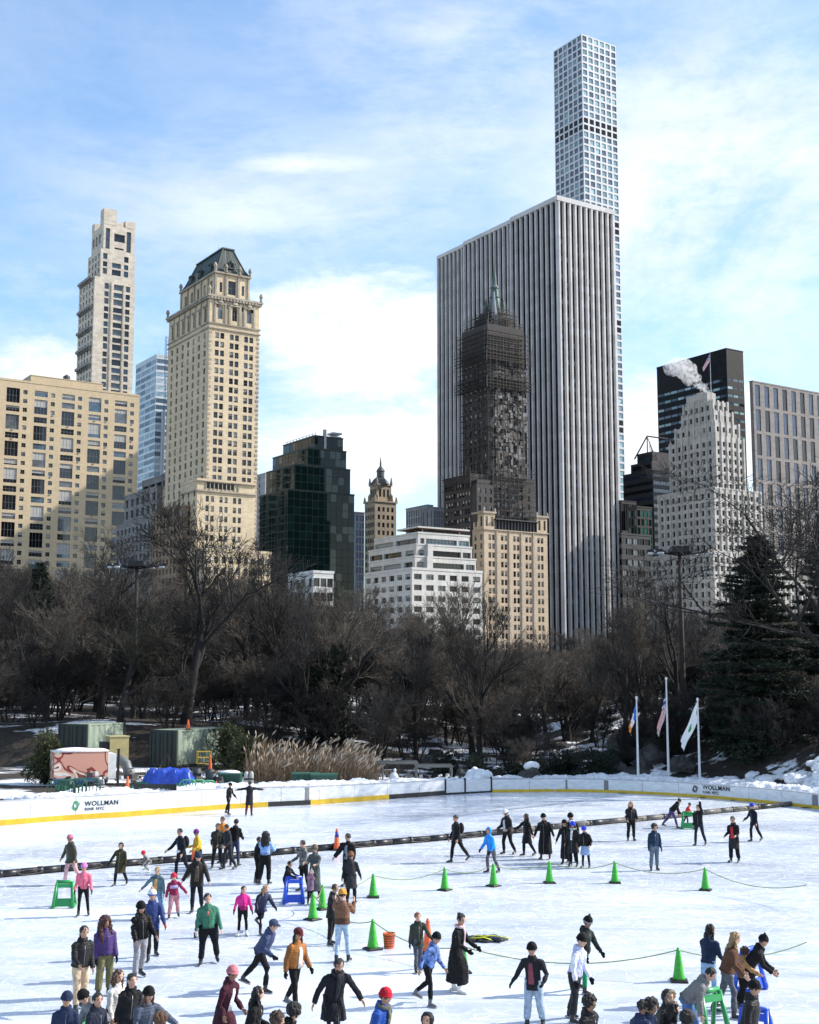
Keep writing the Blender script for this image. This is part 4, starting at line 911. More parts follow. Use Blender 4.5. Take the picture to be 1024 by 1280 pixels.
def reeds():
    rg = random.Random(8); m = MB()
    for i in range(1350):
        px = rg.uniform(316, 466)+rg.gauss(0, 4); Y = rg.uniform(81, 88); x = (px-512)/FPX*Y; z = terrain(x, Y); h = rg.uniform(1.3, 2.6)*(1 if px < 440 else .8); lx = rg.gauss(.12, .3)+(.3 if px > 385 else 0); ly = rg.gauss(0, .25)
        pts = [(x, Y, z), (x+lx*.3, Y+ly*.3, z+h*.55), (x+lx, Y+ly, z+h)]; m.tube(pts, [.016, .013, .008], 3, rg.choice([0, 0, 1]), cap=False)
        if rg.random() < .2: m.tube([pts[2], (x+lx*1.25, Y+ly, z+h+.16), (x+lx*1.6+.04, Y+ly, z+h+.36)], [.02, .055, .01], 5, 2)
        for _ in range(2):
            f = rg.uniform(.2, .8); a = rg.uniform(0, 6.28); b = (x+lx*f*.7, Y+ly*f, z+h*f); m.tube([b, (b[0]+.25*math.cos(a), b[1]+.25*math.sin(a), b[2]+.3), (b[0]+.5*math.cos(a), b[1]+.5*math.sin(a), b[2]+.15)], [.014, .012, .003], 3, 1, cap=False)
    tag(m.build('reeds', [mat('reed_stem', (.20, .135, .075), var=.3), mat('reed_blade', (.13, .09, .055), var=.3), mat('reed_plume', (.46, .36, .26), var=.3)]), 'tall dry tan reeds with feathery plumes behind the rink board', 'reeds', kind='stuff')
    # leaf litter, sticks and undergrowth tangle on the slope
    g = MB(); 
    for i in range(5200):
        x = rg.uniform(-42, 42); Y = board_y(x)+rg.uniform(6, 48)
        if x < -17 and Y < 93: continue
        z = terrain(x, Y); L_ = rg.uniform(.5, 1.6); a = rg.uniform(0, 6.28); e = rg.uniform(.1, 1.3)
        d = Vector((math.cos(a)*math.cos(e), math.sin(a)*math.cos(e), math.sin(e)))*L_; p = Vector((x, Y, z)); g.tube([p, p+d*.5+Vector((0, 0, .05)), p+d], [.016, .012, .004], 3, rg.choice([0, 1, 2]), cap=False)
    tag(g.build('undergrowth', TWIGS[:3]), 'tangle of dry sticks and stems over the wooded slope', 'undergrowth', kind='stuff')
# ------------------------------------------------------------ ice and boards
def ice():
    v = []; f = []
    pts = [Vector((p.x, p.y, 0)) for p in BPTS]
    ring = [(pts[0].x-30, 8, 0)]+[(pts[0].x-30, pts[0].y, 0)]+[tuple(p) for p in pts]+[(pts[-1].x+20, pts[-1].y, 0), (pts[-1].x+20, 8, 0)]
    me = bpy.data.meshes.new('ice'); me.from_pydata(ring, [], [tuple(range(len(ring)))[::-1]])
    m, nt, p = newmat('ice_surface'); L = nt.links.new; tc = N(nt, 'ShaderNodeTexCoord')
    def nz(sc, st, det=6., r=.6, rot=0., dist=0.):
        mp = N(nt, 'ShaderNodeMapping'); mp.inputs['Scale'].default_value = st; mp.inputs['Rotation'].default_value = (0, 0, rot); L(tc.outputs['Object'], mp.inputs[0])
        n = N(nt, 'ShaderNodeTexNoise', i_Scale=sc, i_Detail=det, i_Roughness=r, i_Distortion=dist); L(mp.outputs[0], n.inputs['Vector']); return n.outputs[0]
    def mr(v_, a, b, c=0., d=1.):
        n = N(nt, 'ShaderNodeMapRange', i_1=a, i_2=b, i_3=c, i_4=d); L(v_, n.inputs[0]); return n.outputs[0]
    def op(o, a, b):
        n = N(nt, 'ShaderNodeMath', operation=o)
        for i, q in enumerate((a, b)):
            if isinstance(q, (int, float)): n.inputs[i].default_value = q
            else: L(q, n.inputs[i])
        return n.outputs[0]
    wet = mr(nz(.11, (1, 1.6, 1), 5), .38, .62)              # smoother, wetter patches
    band = mr(nz(.3, (.3, 1.0, 1), 8, .68, .12, 1.2), .30, .66)  # swirled skate wear
    scr = []
    for a, s in ((.1, .55), (-.5, .4), (.9, .7), (2.2, .33)):
        q = op('ABSOLUTE', op('SUBTRACT', nz(s, (1, 1.15, 1), 1.5, .5, a, .5), .5), 0); q = op('ABSOLUTE', op('SUBTRACT', q, .06+.03*abs(a)), 0); scr.append(mr(q, .004, .0012))
    sc = op('MAXIMUM', op('MAXIMUM', scr[0], scr[1]), op('MAXIMUM', scr[2], scr[3]))
    snow = mr(nz(3.0, (.6, 1, 1), 8, .75), .52, .66)
    mx = N(nt, 'ShaderNodeMix', data_type='RGBA'); mx.inputs[6].default_value = (.40, .465, .565, 1); mx.inputs[7].default_value = (.80, .82, .85, 1)
    L(op('ADD', op('MULTIPLY', op('MULTIPLY', band, mr(nz(.06, (.5, 1.4, 1), 3), .38, .6, .55, 1.)), .85), op('MULTIPLY', op('MAXIMUM', op('MULTIPLY', sc, .8), snow), .45)), mx.inputs[0]); mx.clamp_factor = True
    L(mx.outputs[2], p.inputs['Base Color'])
    rg = op('ADD', mr(wet, 0, 1, .34, .10), op('MULTIPLY', op('MAXIMUM', sc, snow), .22)); L(rg, p.inputs['Roughness'])
    p.inputs['IOR'].default_value = 1.31; p.inputs['Specular IOR Level'].default_value = .5
    b = N(nt, 'ShaderNodeBump', i_Strength=.25, i_Distance=.02); L(op('ADD', sc, op('MULTIPLY', snow, .6)), b.inputs['Height']); L(b.outputs[0], p.inputs['Normal'])
    me.materials.append(m); tag(link('ice', me), 'wide white skating ice scratched by blades', kind='structure')
BOARD_M = None
def text_obj(body, size, M, parent, name, mt, extrude=.004, bold=False):
    cu = bpy.data.curves.new(name, 'FONT'); cu.body = body; cu.size = size; cu.extrude = extrude; cu.align_x = 'LEFT'; cu.space_character = 1.12
    if bold: cu.offset = size*.022
    ob = bpy.data.objects.new(name, cu); COL.objects.link(ob); dg = bpy.context.evaluated_depsgraph_get(); me = bpy.data.meshes.new_from_object(ob.evaluated_get(dg)); bpy.data.objects.remove(ob)
    me.transform(M); me.materials.clear(); me.materials.append(mt); return link(name, me, parent)
def knot_logo(s, mb, m=0):
    """interlaced ribbon emblem in the xz plane, height s"""
    for k in range(3):
        pts = []
        for i in range(25):
            t = i/24*2*math.pi; r = s*.5; x = r*.62*math.cos(t)+.1*s*math.sin(3*t+k); z = r*.9*math.sin(t)*(1-.15*k)
            a = k*1.05; pts.append((x*math.cos(a)*.8-z*math.sin(a)*.55+.0, -.012-.003*k, .5*s+x*math.sin(a)*.6+z*math.cos(a)*.8))
        mb.tube(pts, [s*.03]*25, 5, m, cap=False)
def boards():
    # dense outline points
    P = []
    for a, b in zip(BPTS, BPTS[1:]):
        n = max(1, int((b-a).length/1.2))
        for i in range(n): P.append(a.lerp(b, i/n))
    P.append(BPTS[-1]); S = [0]
    for a, b in zip(P, P[1:]): S.append(S[-1]+(b-a).length)
    pxs = [proj((p.x, p.y, 0))[0] for p in P]
    def s_at(px):
        for i in range(len(P)-1):
            if pxs[i] <= px <= pxs[i+1]: return S[i]+(S[i+1]-S[i])*(px-pxs[i])/(pxs[i+1]-pxs[i])
        return 0 if px < pxs[0] else S[-1]
    def at(s):
        for i in range(len(P)-1):
            if s <= S[i+1]: f = (s-S[i])/(S[i+1]-S[i]); d = (P[i+1]-P[i]).normalized(); return P[i].lerp(P[i+1], f), d
        return P[-1], (P[-1]-P[-2]).normalized()
    def hgt(s):
        px0 = s_at(615); return .80 if s > px0 else 1.16-.26*sstep(s_at(150), s_at(557), s)
    wm = mat('board_white', (.70, .71, .72), rough=.4, var=.18, scale=2.4, stretch=(1, 1, 3.5), detail=10); ym = mat('kick_yellow', (.62, .40, .02), rough=.5, var=.15, scale=2); km = mat('kick_black', (.015, .015, .016), rough=.5); sm = mat('board_seam', (.2, .2, .2))
    def strip(mb, s0, s1, z0, z1, o0, o1, m=0, zf=None):
        n = max(1, int((s1-s0)/1.0)); 
        for i in range(n):
            a, b = s0+(s1-s0)*i/n, s0+(s1-s0)*(i+1)/n; pa, da = at(a); pb, db = at(b); na = Vector((-da.y, da.x, 0)); nb = Vector((-db.y, db.x, 0))
            q = [pa-na*o0, pb-nb*o0, pb+nb*o1, pa+na*o1]; za, zb = (z1, z1) if zf is None else (zf(a)+z1, zf(b)+z1)
            mb.add([(*q[0].xy, z0), (*q[1].xy, z0), (*q[2].xy, z0), (*q[3].xy, z0), (*q[0].xy, za), (*q[1].xy, zb), (*q[2].xy, zb), (*q[3].xy, za)], ((0, 3, 2, 1), (4, 5, 6, 7), (0, 1, 5, 4), (1, 2, 6, 5), (2, 3, 7, 6), (3, 0, 4, 7)), m)
    spec = [('rink_board', 'long white rink board with yellow kick strip curving past the reeds', -140, 556, [(-140, 335, 0), (335, 388, 1), (388, 486, 0), (486, 556, 1)]),
            ('rink_gate', 'white gate panels in the rink board near the snow pile', 557, 614.5, []),
            ('rink_board', 'white rink board with yellow kick strip running below the flagpoles', 615.5, 1190, [(615.5, 1190, 0)])]
    for nm, lb, a, b, ks in spec:
        sa, sb = s_at(a), s_at(b); pp, _ = at((sa+sb)/2); root = empty(nm, (0, 0, 0), 0, lb, 'gate' if 'gate' in nm else 'rink board')
        mb = MB(); 
        if ks:
            s = sa
            while s < sb-.05:
                e = min(sb, s+2.44); pn = MB(); strip(pn, s+.012, e-.012, .03, 0, 0, .09, 0, hgt); pn.build('board_panel', wm, root); s = e
            strip(mb, sa, sb, .0, -.02, -.02, .07, 0, lambda q: hgt(q)-.02); mb.build('backing', sm, root)
            cp = MB(); n = int((sb-sa)/1)
            for i in range(n):
                x0, x1 = sa+(sb-sa)*i/n, sa+(sb-sa)*(i+1)/n; strip(cp, x0, x1, hgt(x0)+.002, hgt(x0)+.05, .015, .105)
            cp.build('cap_rail', mat('cap_grey', (.45, .45, .46), rough=.5), root)
        else:
            for c0, c1 in ((sa, s_at(581)), (s_at(582.2), sb)):
                pn = MB(); strip(pn, c0+.02, c1-.02, .12, 0, -.01, .08, 0, lambda q: .86); pn.build('gate_panel', wm, root)
            fr = MB()
            for q in (sa, s_at(581.6), sb): strip(fr, q-.05, q+.05, 0, .98, .03, .1)
            strip(fr, sa, sb, .02, .09, .0, .1); fr.build('gate_frame', km, root)
        for x0, x1, c in ks:
            k = MB(); strip(k, s_at(x0), s_at(x1)-.01, .004, .27 if x0 < 556 else .17, .05, -.002); k.build('kick_strip', (ym, km)[c], root)
        if nm == 'rink_board':
            # sponsor lettering
            for (px, big, gm) in (((88, .56, F_GRN),) if a < 0 else ((865, .60, BLACKM),)):
                hz = .40 if a < 0 else .22
                def bend(me, s0, z0):
                    for v in me.vertices:
                        q, d = at(s0+v.co.x); n_ = Vector((d.y, -d.x, 0)); t = q+n_*((.014 if a < 0 else .05)-v.co.y*.5); v.co = (t.x, t.y, z0+v.co.z)
                    me.update()
                s0 = s_at(px)+.25; lm = MB(); knot_logo(big*(1.15 if a < 0 else .95), lm, 0); me = lm.mesh('emblem', gm, True); bend(me, s0, hz); link('emblem', me, root)
                for tx, sz, dz in (('WOLLMAN', big*.60, big*.50), ('RINK NYC', big*.38, big*.08)):
                    o = text_obj(tx, sz, Matrix.Rotation(math.pi/2, 4, 'X'), root, 'lettering', BLACKM, bold=True); bend(o.data, s0+big*.85, hz+dz)
    # ploughed snow heaped on and behind the board
    sn = MB(); rg = random.Random(2); snm = mat('old_snow', (.74, .75, .77), rough=.95, var=.22, scale=3.5, detail=9, bump=.8, bscale=14)
    for i in range(420):
        s = rg.uniform(s_at(60), s_at(1010)); px = proj((*at(s)[0].xy, 0))[0]
        amp = .12 if px < 270 else .22 if px < 480 else .1 if px < 640 else .12 if px < 740 else .26
        if 540 < px < 620: amp = .05
        p, d = at(s); nn = Vector((-d.y, d.x, 0)); h = hgt(s)+rg.uniform(-.05, amp*.5); r = rg.uniform(.3, .9); q = p+nn*(rg.uniform(.55, 1.5)+r*.7*.8+(.25 if px < 280 else 0))
        sn.ell((q.x, q.y, h-.25), r*1.6, r*.7, amp*rg.uniform(.5, 1.0)+.22, 9, 5)
    q = at(s_at(597))[0]; 
    for k in range(14): sn.ell((q.x+rg.gauss(0, .25), q.y+1.6+rg.uniform(-.4, .4), .7+rg.uniform(-.4, .35)), .55, .5, .45, 10, 6)
    for i in range(160):
        s = rg.uniform(s_at(60), s_at(1010)); p, d = at(s); nn = Vector((-d.y, d.x, 0)); q = p+nn*rg.uniform(1.5, 4.5); z = terrain(q.x, q.y); r = rg.uniform(.3, 1.1); sn.ell((q.x, q.y, z), r*1.5, r, rg.uniform(.15, .5), 9, 5)
    for i in range(120): # streaks of snow lodged on the rocky slope
        px = rg.uniform(690, 965); Y = rg.uniform(86, 100); x = (px-512)/FPX*Y; z = terrain(x, Y); r = rg.uniform(.2, .8); sn.ell((x, Y, z+.02), r*1.7, r*.7, .12, 8, 4)
    me = sn.mesh('snow_bank', snm, True); ob = link('snow_tmp', me); md = ob.modifiers.new('r', 'REMESH'); md.mode = 'VOXEL'; md.voxel_size = .09
    me2 = bpy.data.meshes.new_from_object(ob.evaluated_get(bpy.context.evaluated_depsgraph_get())); bpy.data.objects.remove(ob)
    n = len(me2.vertices); co = np.empty(n*3); me2.vertices.foreach_get('co', co); co = co.reshape(-1, 3)
    for i in range(n): co[i] += np.array([mnoise.noise(Vector(co[i]*5)), mnoise.noise(Vector(co[i]*5+9)), 0])*.06; co[i, 2] += mnoise.noise(Vector(co[i]*2.3))*.12+mnoise.noise(Vector(co[i]*7))*.07+mnoise.noise(Vector(co[i]*15))*.03
    me2.vertices.foreach_set('co', co.ravel()); me2.polygons.foreach_set('use_smooth', [True]*len(me2.polygons)); me2.materials.clear(); me2.materials.append(snm)
    tag(link('snow_bank', me2), 'lumpy ploughed snow heaped along the top of the rink board', 'snow', kind='stuff')
    # padded divider lying across the ice
    IN = [(-90, 1108), (0, 1097), (76, 1090), (150, 1083.5), (226, 1077.5), (300, 1073), (340, 1069.5), (420, 1062), (490, 1056), (560, 1050), (620, 1044), (690, 1037), (760, 1030), (830, 1024), (900, 1016.5), (948, 1012), (1020, 1004), (1100, 997)]
    Q = [G(*p) for p in IN]; D = []
    for a, b in zip(Q, Q[1:]):
        for i in range(3): D.append(a.lerp(b, i/3))
    D.append(Q[-1]); root = empty('ice_divider', (0, 0, 0), 0, 'long low black padded divider lying across the ice', 'divider')
    m1 = mat('divider_black', (.014, .014, .015), rough=.4, var=.5, scale=4); m2 = mat('divider_brown', (.11, .10, .085), rough=.5, var=.6, scale=5)
    for i in range(0, len(D)-1, 1):
        a, b = D[i], D[i+1]; px = proj(a)[0]; d = (b-a).normalized(); mbx = MB(); r = .135
        mbx.tube([a+d*.0+Vector((0, 0, r)), b-d*.05+Vector((0, 0, r))], [(r*1.2, r)]*2, 10, 0); o = mbx.build('pad', m1 if px < 640 or i % 5 == 0 else m2, root, True)
        if i % 2 == 0: c = MB(); c.tube([b-d*.12+Vector((0, 0, r+.003)), b+d*.05+Vector((0, 0, r+.003))], [(r*1.3, r*1.12)]*2, 10); c.build('strap', m1, root, True)
        if i % 3 == 1:
            c = MB(); n_ = Vector((d.y, -d.x, 0)); mid = a.lerp(b, .4)+n_*(r*1.21)+Vector((0, 0, r)); c.tube([mid+d*(.5*math.cos(t))+Vector((0, 0, .09*math.sin(t))) for t in [k*.6 for k in range(11)]], [.014]*11, 4, cap=False); c.build('hose_loop', m2, root)
# ------------------------------------------------------------ things on and round the ice
GREEN_C = mat('cone_green', (.04, .36, .03), rough=.5, var=.3, scale=9, detail=9); BASE_B = mat('cone_base', (.012, .012, .012), rough=.6); ORANGE_C = mat('cone_orange', (.72, .12, .03), rough=.5, var=.3, scale=9, detail=9); BLUE_B = mat('cone_blue_band', (.03, .03, .25)); 
def cone_proto(body, h, band=None):
    o = empty('traffic_cone'); b = MB(); b.cbox((0, 0, .02), .42, .42, .04, 0); b.cbox((0, 0, .05), .36, .36, .025, 0, 0, .9); b.build('base', BASE_B, o)
    c = MB(); n = 20; pr = [(.155, .06), (.15, .10), (.125, .22), (.09, h*.62), (.052, h*.88), (.05, h*.9), (.062, h*.905), (.062, h*.93), (.04, h*.935), (.036, h), (.02, h+.005)]
    c.lathe((0, 0, 0), pr, n); c.build('body', body, o, True)
    if band:
        k = MB(); z0, z1 = h*.6, h*.86; r0 = .09+(.125-.09)*0; k.lathe((0, 0, 0), [(.094, z0), (.060, z1)], n); k.build('band', band, o, True)
    return o
def cones():
    sp = [(391, 1150, 33, 'second green cone, just in front of the blue skating aid'), (403, 1137, 30, 'green cone behind the girl held by the grey coated skater'), (466.5, 1122, 29, 'green cone alone on the ice right of the walking pair in black'), (466, 1187, 37, 'green cone standing beside the orange bucket'),
          (556, 1113, 28, 'green cone below the striding skater in black'), (617, 1108, 28, 'green cone at the feet of the blue hooded child'), (687, 1104, 27, 'green cone in front of the couple in long black coats'), (769, 1104, 27, 'green cone between the blue hatted girl and the navy jacket skater'),
          (882, 1113, 28, 'green cone below the lone black coated skater with red front'), (849, 1227, 41, 'largest green cone, next to the crowd around the brown coated woman'), (580, 1216, 30, 'green cone half hidden behind the woman in long black coat')]
    pr = None; tops = {}
    for px, py, hp, lb in sp:
        p = G(px, py); o = cone_proto(GREEN_C, .8) if pr is None else copy_tree(pr); pr = pr or o
        s = hp*HC/(py-843)/.80; s = min(1.1, max(.85, s)); o.location = p; o.rotation_euler.z = rnd.uniform(0, 1.5); o.scale = (s, s, s); tag(o, lb, 'traffic cone', 'green cones roped across the ice'); tops[(px, py)] = p+Vector((0, 0, .75*s))
    for px, py, band, lb in ((421, 1063, BLUE_B, 'orange cone with dark blue band behind the black divider'), (243, 1077, None, 'orange cone between the two skaters in navy and mustard'), (535, 1192, None, 'orange cone behind the red haired boy in olive parka')):
        o = cone_proto(ORANGE_C, .92, band); o.location = G(px, py); tag(o, lb, 'traffic cone')
    # sagging rope from cone to cone
    seqs = [[(391, 1150), (466, 1187)], [(403, 1137), (391, 1150)], [(403, 1137), (466.5, 1122)], [(466.5, 1122), (556, 1113)], [(556, 1113), (617, 1108)], [(617, 1108), (687, 1104)], [(687, 1104), (769, 1104)], [(769, 1104), (882, 1113)], [(466, 1187), (580, 1216)], [(580, 1216), (849, 1227)], [(849, 1227), None], [(882, 1113), None, 1]]
    rm = mat('rope_green', (.20, .26, .08), rough=.8, var=.4, scale=20)
    for sq in seqs:
        a = tops[sq[0]]; b = tops[sq[1]] if sq[1] else (G(1010, 1216)+Vector((0, 0, .75)) if len(sq) == 2 else G(1010, 1136)+Vector((0, 0, .75)))
        L = (b-a).length; sg = min(.5, .05*L+.1); pts = []
        for i in range(21):
            f = i/20; p = a.lerp(b, f); p.z -= sg*4*f*(1-f); p.z = max(p.z, .02); pts.append(p)
        m = MB(); m.tube(pts, [.014]*21, 5, cap=False); o = m.build('rope', rm, None, True); tag(o, 'thin green rope sagging between two green cones on the ice', 'rope', 'ropes between the green cones')
def skate_aid(px, py, mt, h, rz, label, flip=1):
    """moulded plastic walker: A-frame sides with a seat panel and grip bar"""
    p = G(px, py); o = empty('skating_aid', p, rz, label, 'skating aid'); w = .62; dpt = .5
    s = MB()
    for sx in (-1, 1):
        x = sx*w/2
        s.tube([(x, -dpt*.55, .05), (x*.78, -.05, h)], [(.055, .07), (.04, .05)], 8); s.tube([(x, dpt*.55, .05), (x*.78, .07, h)], [(.055, .07), (.04, .05)], 8); s.tube([(x, -dpt*.6, .05), (x, dpt*.6, .05)], [(.06, .055)]*2, 8)
    s.build('side_frame', mt, o, True)
    t = MB(); t.tube([(-w*.42, 0, h), (w*.42, 0, h)], [(.05, .06)]*2, 10); t.build('grip_bar', mt, o, True)
    q = MB(); q.add([(-w/2, -dpt*.5, .06), (w/2, -dpt*.5, .06), (w*.47, -dpt*.38, .30), (-w*.47, -dpt*.38, .30), (-w/2, -dpt*.42, .06), (w/2, -dpt*.42, .06), (w*.47, -dpt*.30, .30), (-w*.47, -dpt*.30, .30)], ((0, 1, 2, 3), (5, 4, 7, 6), (3, 2, 6, 7), (1, 0, 4, 5), (0, 3, 7, 4), (2, 1, 5, 6))); q.build('front_panel', mt, o)
    q = MB(); q.add([(-w*.40, -.10, h*.93), (w*.40, -.10, h*.93), (w*.41, -.13, h*.80), (-w*.41, -.13, h*.80), (-w*.40, -.04, h*.93), (w*.40, -.04, h*.93), (w*.41, -.07, h*.80), (-w*.41, -.07, h*.80)], ((3, 2, 1, 0), (4, 5, 6, 7), (0, 1, 5, 4), (2, 3, 7, 6), (0, 4, 7, 3), (1, 2, 6, 5))); q.build('top_panel', mt, o)
    return o
def rink_things():
    gm = mat('plastic_green', (.02, .26, .07), rough=.35, var=.1); bm = mat('plastic_blue', (.02, .08, .55), rough=.35, var=.1)
    skate_aid(367, 1129, bm, .82, .1, 'blue plastic skating aid pushed by the small child in black'); skate_aid(861, 1036, gm, .78, -.15, 'green plastic skating aid held by the child in red'); skate_aid(80, 1134, gm, .8, .1, 'green plastic skating aid behind the child in pink jacket')
    skate_aid(938, 1238, bm, .95, .9, 'blue plastic skating aid gripped by the child in tan puffer'); skate_aid(888, 1300, gm, .98, .5, 'green plastic skating aid under the hands of the grey jacket man'); skate_aid(946, 1326, bm, .98, -.6, 'blue plastic skating aid beside the black hatted figure at the crowd'); skate_aid(110, 1312, gm, .62, .8, 'green plastic skating aid reached for by the crouching skater in grey')
    # orange bucket
    b = empty('bucket', G(486.5, 1185), 0, 'orange plastic bucket standing on ice beside a green cone', 'bucket'); m = MB(); m.lathe((0, 0, 0), [(.135, 0), (.14, .02), (.165, .36), (.18, .365), (.18, .40), (.165, .405), (.16, .39), (.13, .02)], 20); m.build('body', ORANGE_C, b, True)
    m = MB()
    for i in range(5): m.lathe((0, 0, .06+i*.065), [(.1455+i*.0052, 0), (.1475+i*.0052, .02)], 20); 
    m.build('printed_band', mat('print_dark', (.10, .03, .02)), b, True)
    m = MB(); m.tube([(.17*math.cos(t), -.02-.1*math.sin(t), .36-.12*math.sin(t)) for t in [i*math.pi/10 for i in range(11)]], [.006]*11, 5); m.build('handle', METAL_G, b)
    # crumpled bag on the ice
    rg = random.Random(6); p = G(611, 1176); o = empty('jacket_heap', p, .05, 'crumpled black and yellow jacket dropped flat on the ice', 'jacket'); m = MB()
    for i in range(26): x = rg.uniform(-.55, .5); m.ell((x, rg.uniform(-.25, .25)*(1-abs(x)), .03+rg.uniform(0, .05)), rg.uniform(.12, .26), rg.uniform(.07, .18), rg.uniform(.03, .07), 10, 6, rot=Matrix.Rotation(rg.uniform(-1, 1), 3, 'Z'))
    m.build('shell', mat('heap_black', (.02, .025, .03), var=.5, scale=6, bump=.5), o, True); m = MB()
    m.tube([(-.6, .05, .05), (-.35, .1, .12), (-.1, -.05, .13), (.1, .08, .12), (.35, -.02, .1), (.62, .06, .05)], [(.05, .02)]*6, 7); m.tube([(-.62, .06, .05), (-.45, -.15, .1), (-.15, -.16, .12), (.05, -.22, .06)], [(.07, .02)]*4, 7); m.build('trim', mat('heap_yellow', (.55, .62, .04)), o, True)
def onslope(px, py_base, Y):
    x = (px-512)/FPX*Y; return Vector((x, Y, max(terrain(x, Y), HC-(py_base-843)/FPX*Y)))
def container(px, top, Y, wl, wr, rz, name, label, L=6.0, W=2.4, H=2.55, sunm=None):
    p = PY(px, top, Y); o = empty(name, (p.x, p.y, p.z-H), rz, label, 'container')
    dk = mat('container_dark', (.012, .022, .019), rough=.6, var=.35, scale=1.2); lt = sunm or mat('container_sunlit_green', (.16, .22, .16), rough=.6, var=.5, scale=1.0, stretch=(1, 1, .25), col2=(.33, .38, .30))  # side wall green lightened to stand for sun on that face
    w = MB()
    # local: front corner at 0, right wall along +x (length L), left end along +y (width W)
    n = int(L/.14); 
    pr = [(L*i/n, 0 if (i//2) % 2 else .05) for i in range(n+1)]
    for (a, c), (b, d) in zip(pr, pr[1:]): w.quad((a, c, .12), (b, d, .12), (b, d, H-.1), (a, c, H-.1))
    w.quad((L, 0, .1), (L, W, .1), (L, W, H-.1), (L, 0, H-.1)); w.quad((L, W, .1), (0, W, .1), (0, W, H-.1), (L, W, H-.1)); w.build('side_wall', lt, o)
    r = MB(); r.box(-.01, L+.01, -.01, W+.01, H-.1, H); r.build('roof', lt, o)
    f = MB()
    for x, y in ((0, 0), (L, 0), (0, W), (L, W)): f.box(x-.07, x+.07, y-.07, y+.07, 0, H+.01)
    f.box(0, L, -.04, .05, 0, .14); f.box(-.04, .05, 0, W, 0, .14); f.box(-.045, .055, 0.07, W-.07, H-.13, H+.005); f.build('frame', dk, o)
    for k in (0, 1):
        d = MB(); y0, y1 = .07+k*(W/2-.07), W/2+k*(W/2-.07)-.02; d.box(-.03, .03, y0+.02, y1, .14, H-.13)
        for z in (.14+(H-.3)*q/4 for q in range(1, 4)): d.box(-.05, -.03, y0+.06, y1-.06, z-.03, z+.03)
        dd = d.build('door', dk, o)
        for q in (.3, .7): b = MB(); yy = y0+(y1-y0)*q; b.tube([(-.07, yy, .15), (-.07, yy, H-.15)], [.022]*2, 6); b.cbox((-.08, yy, 1.05), .04, .22, .05); b.build('lock_bar', BLACKM, dd)
    return o
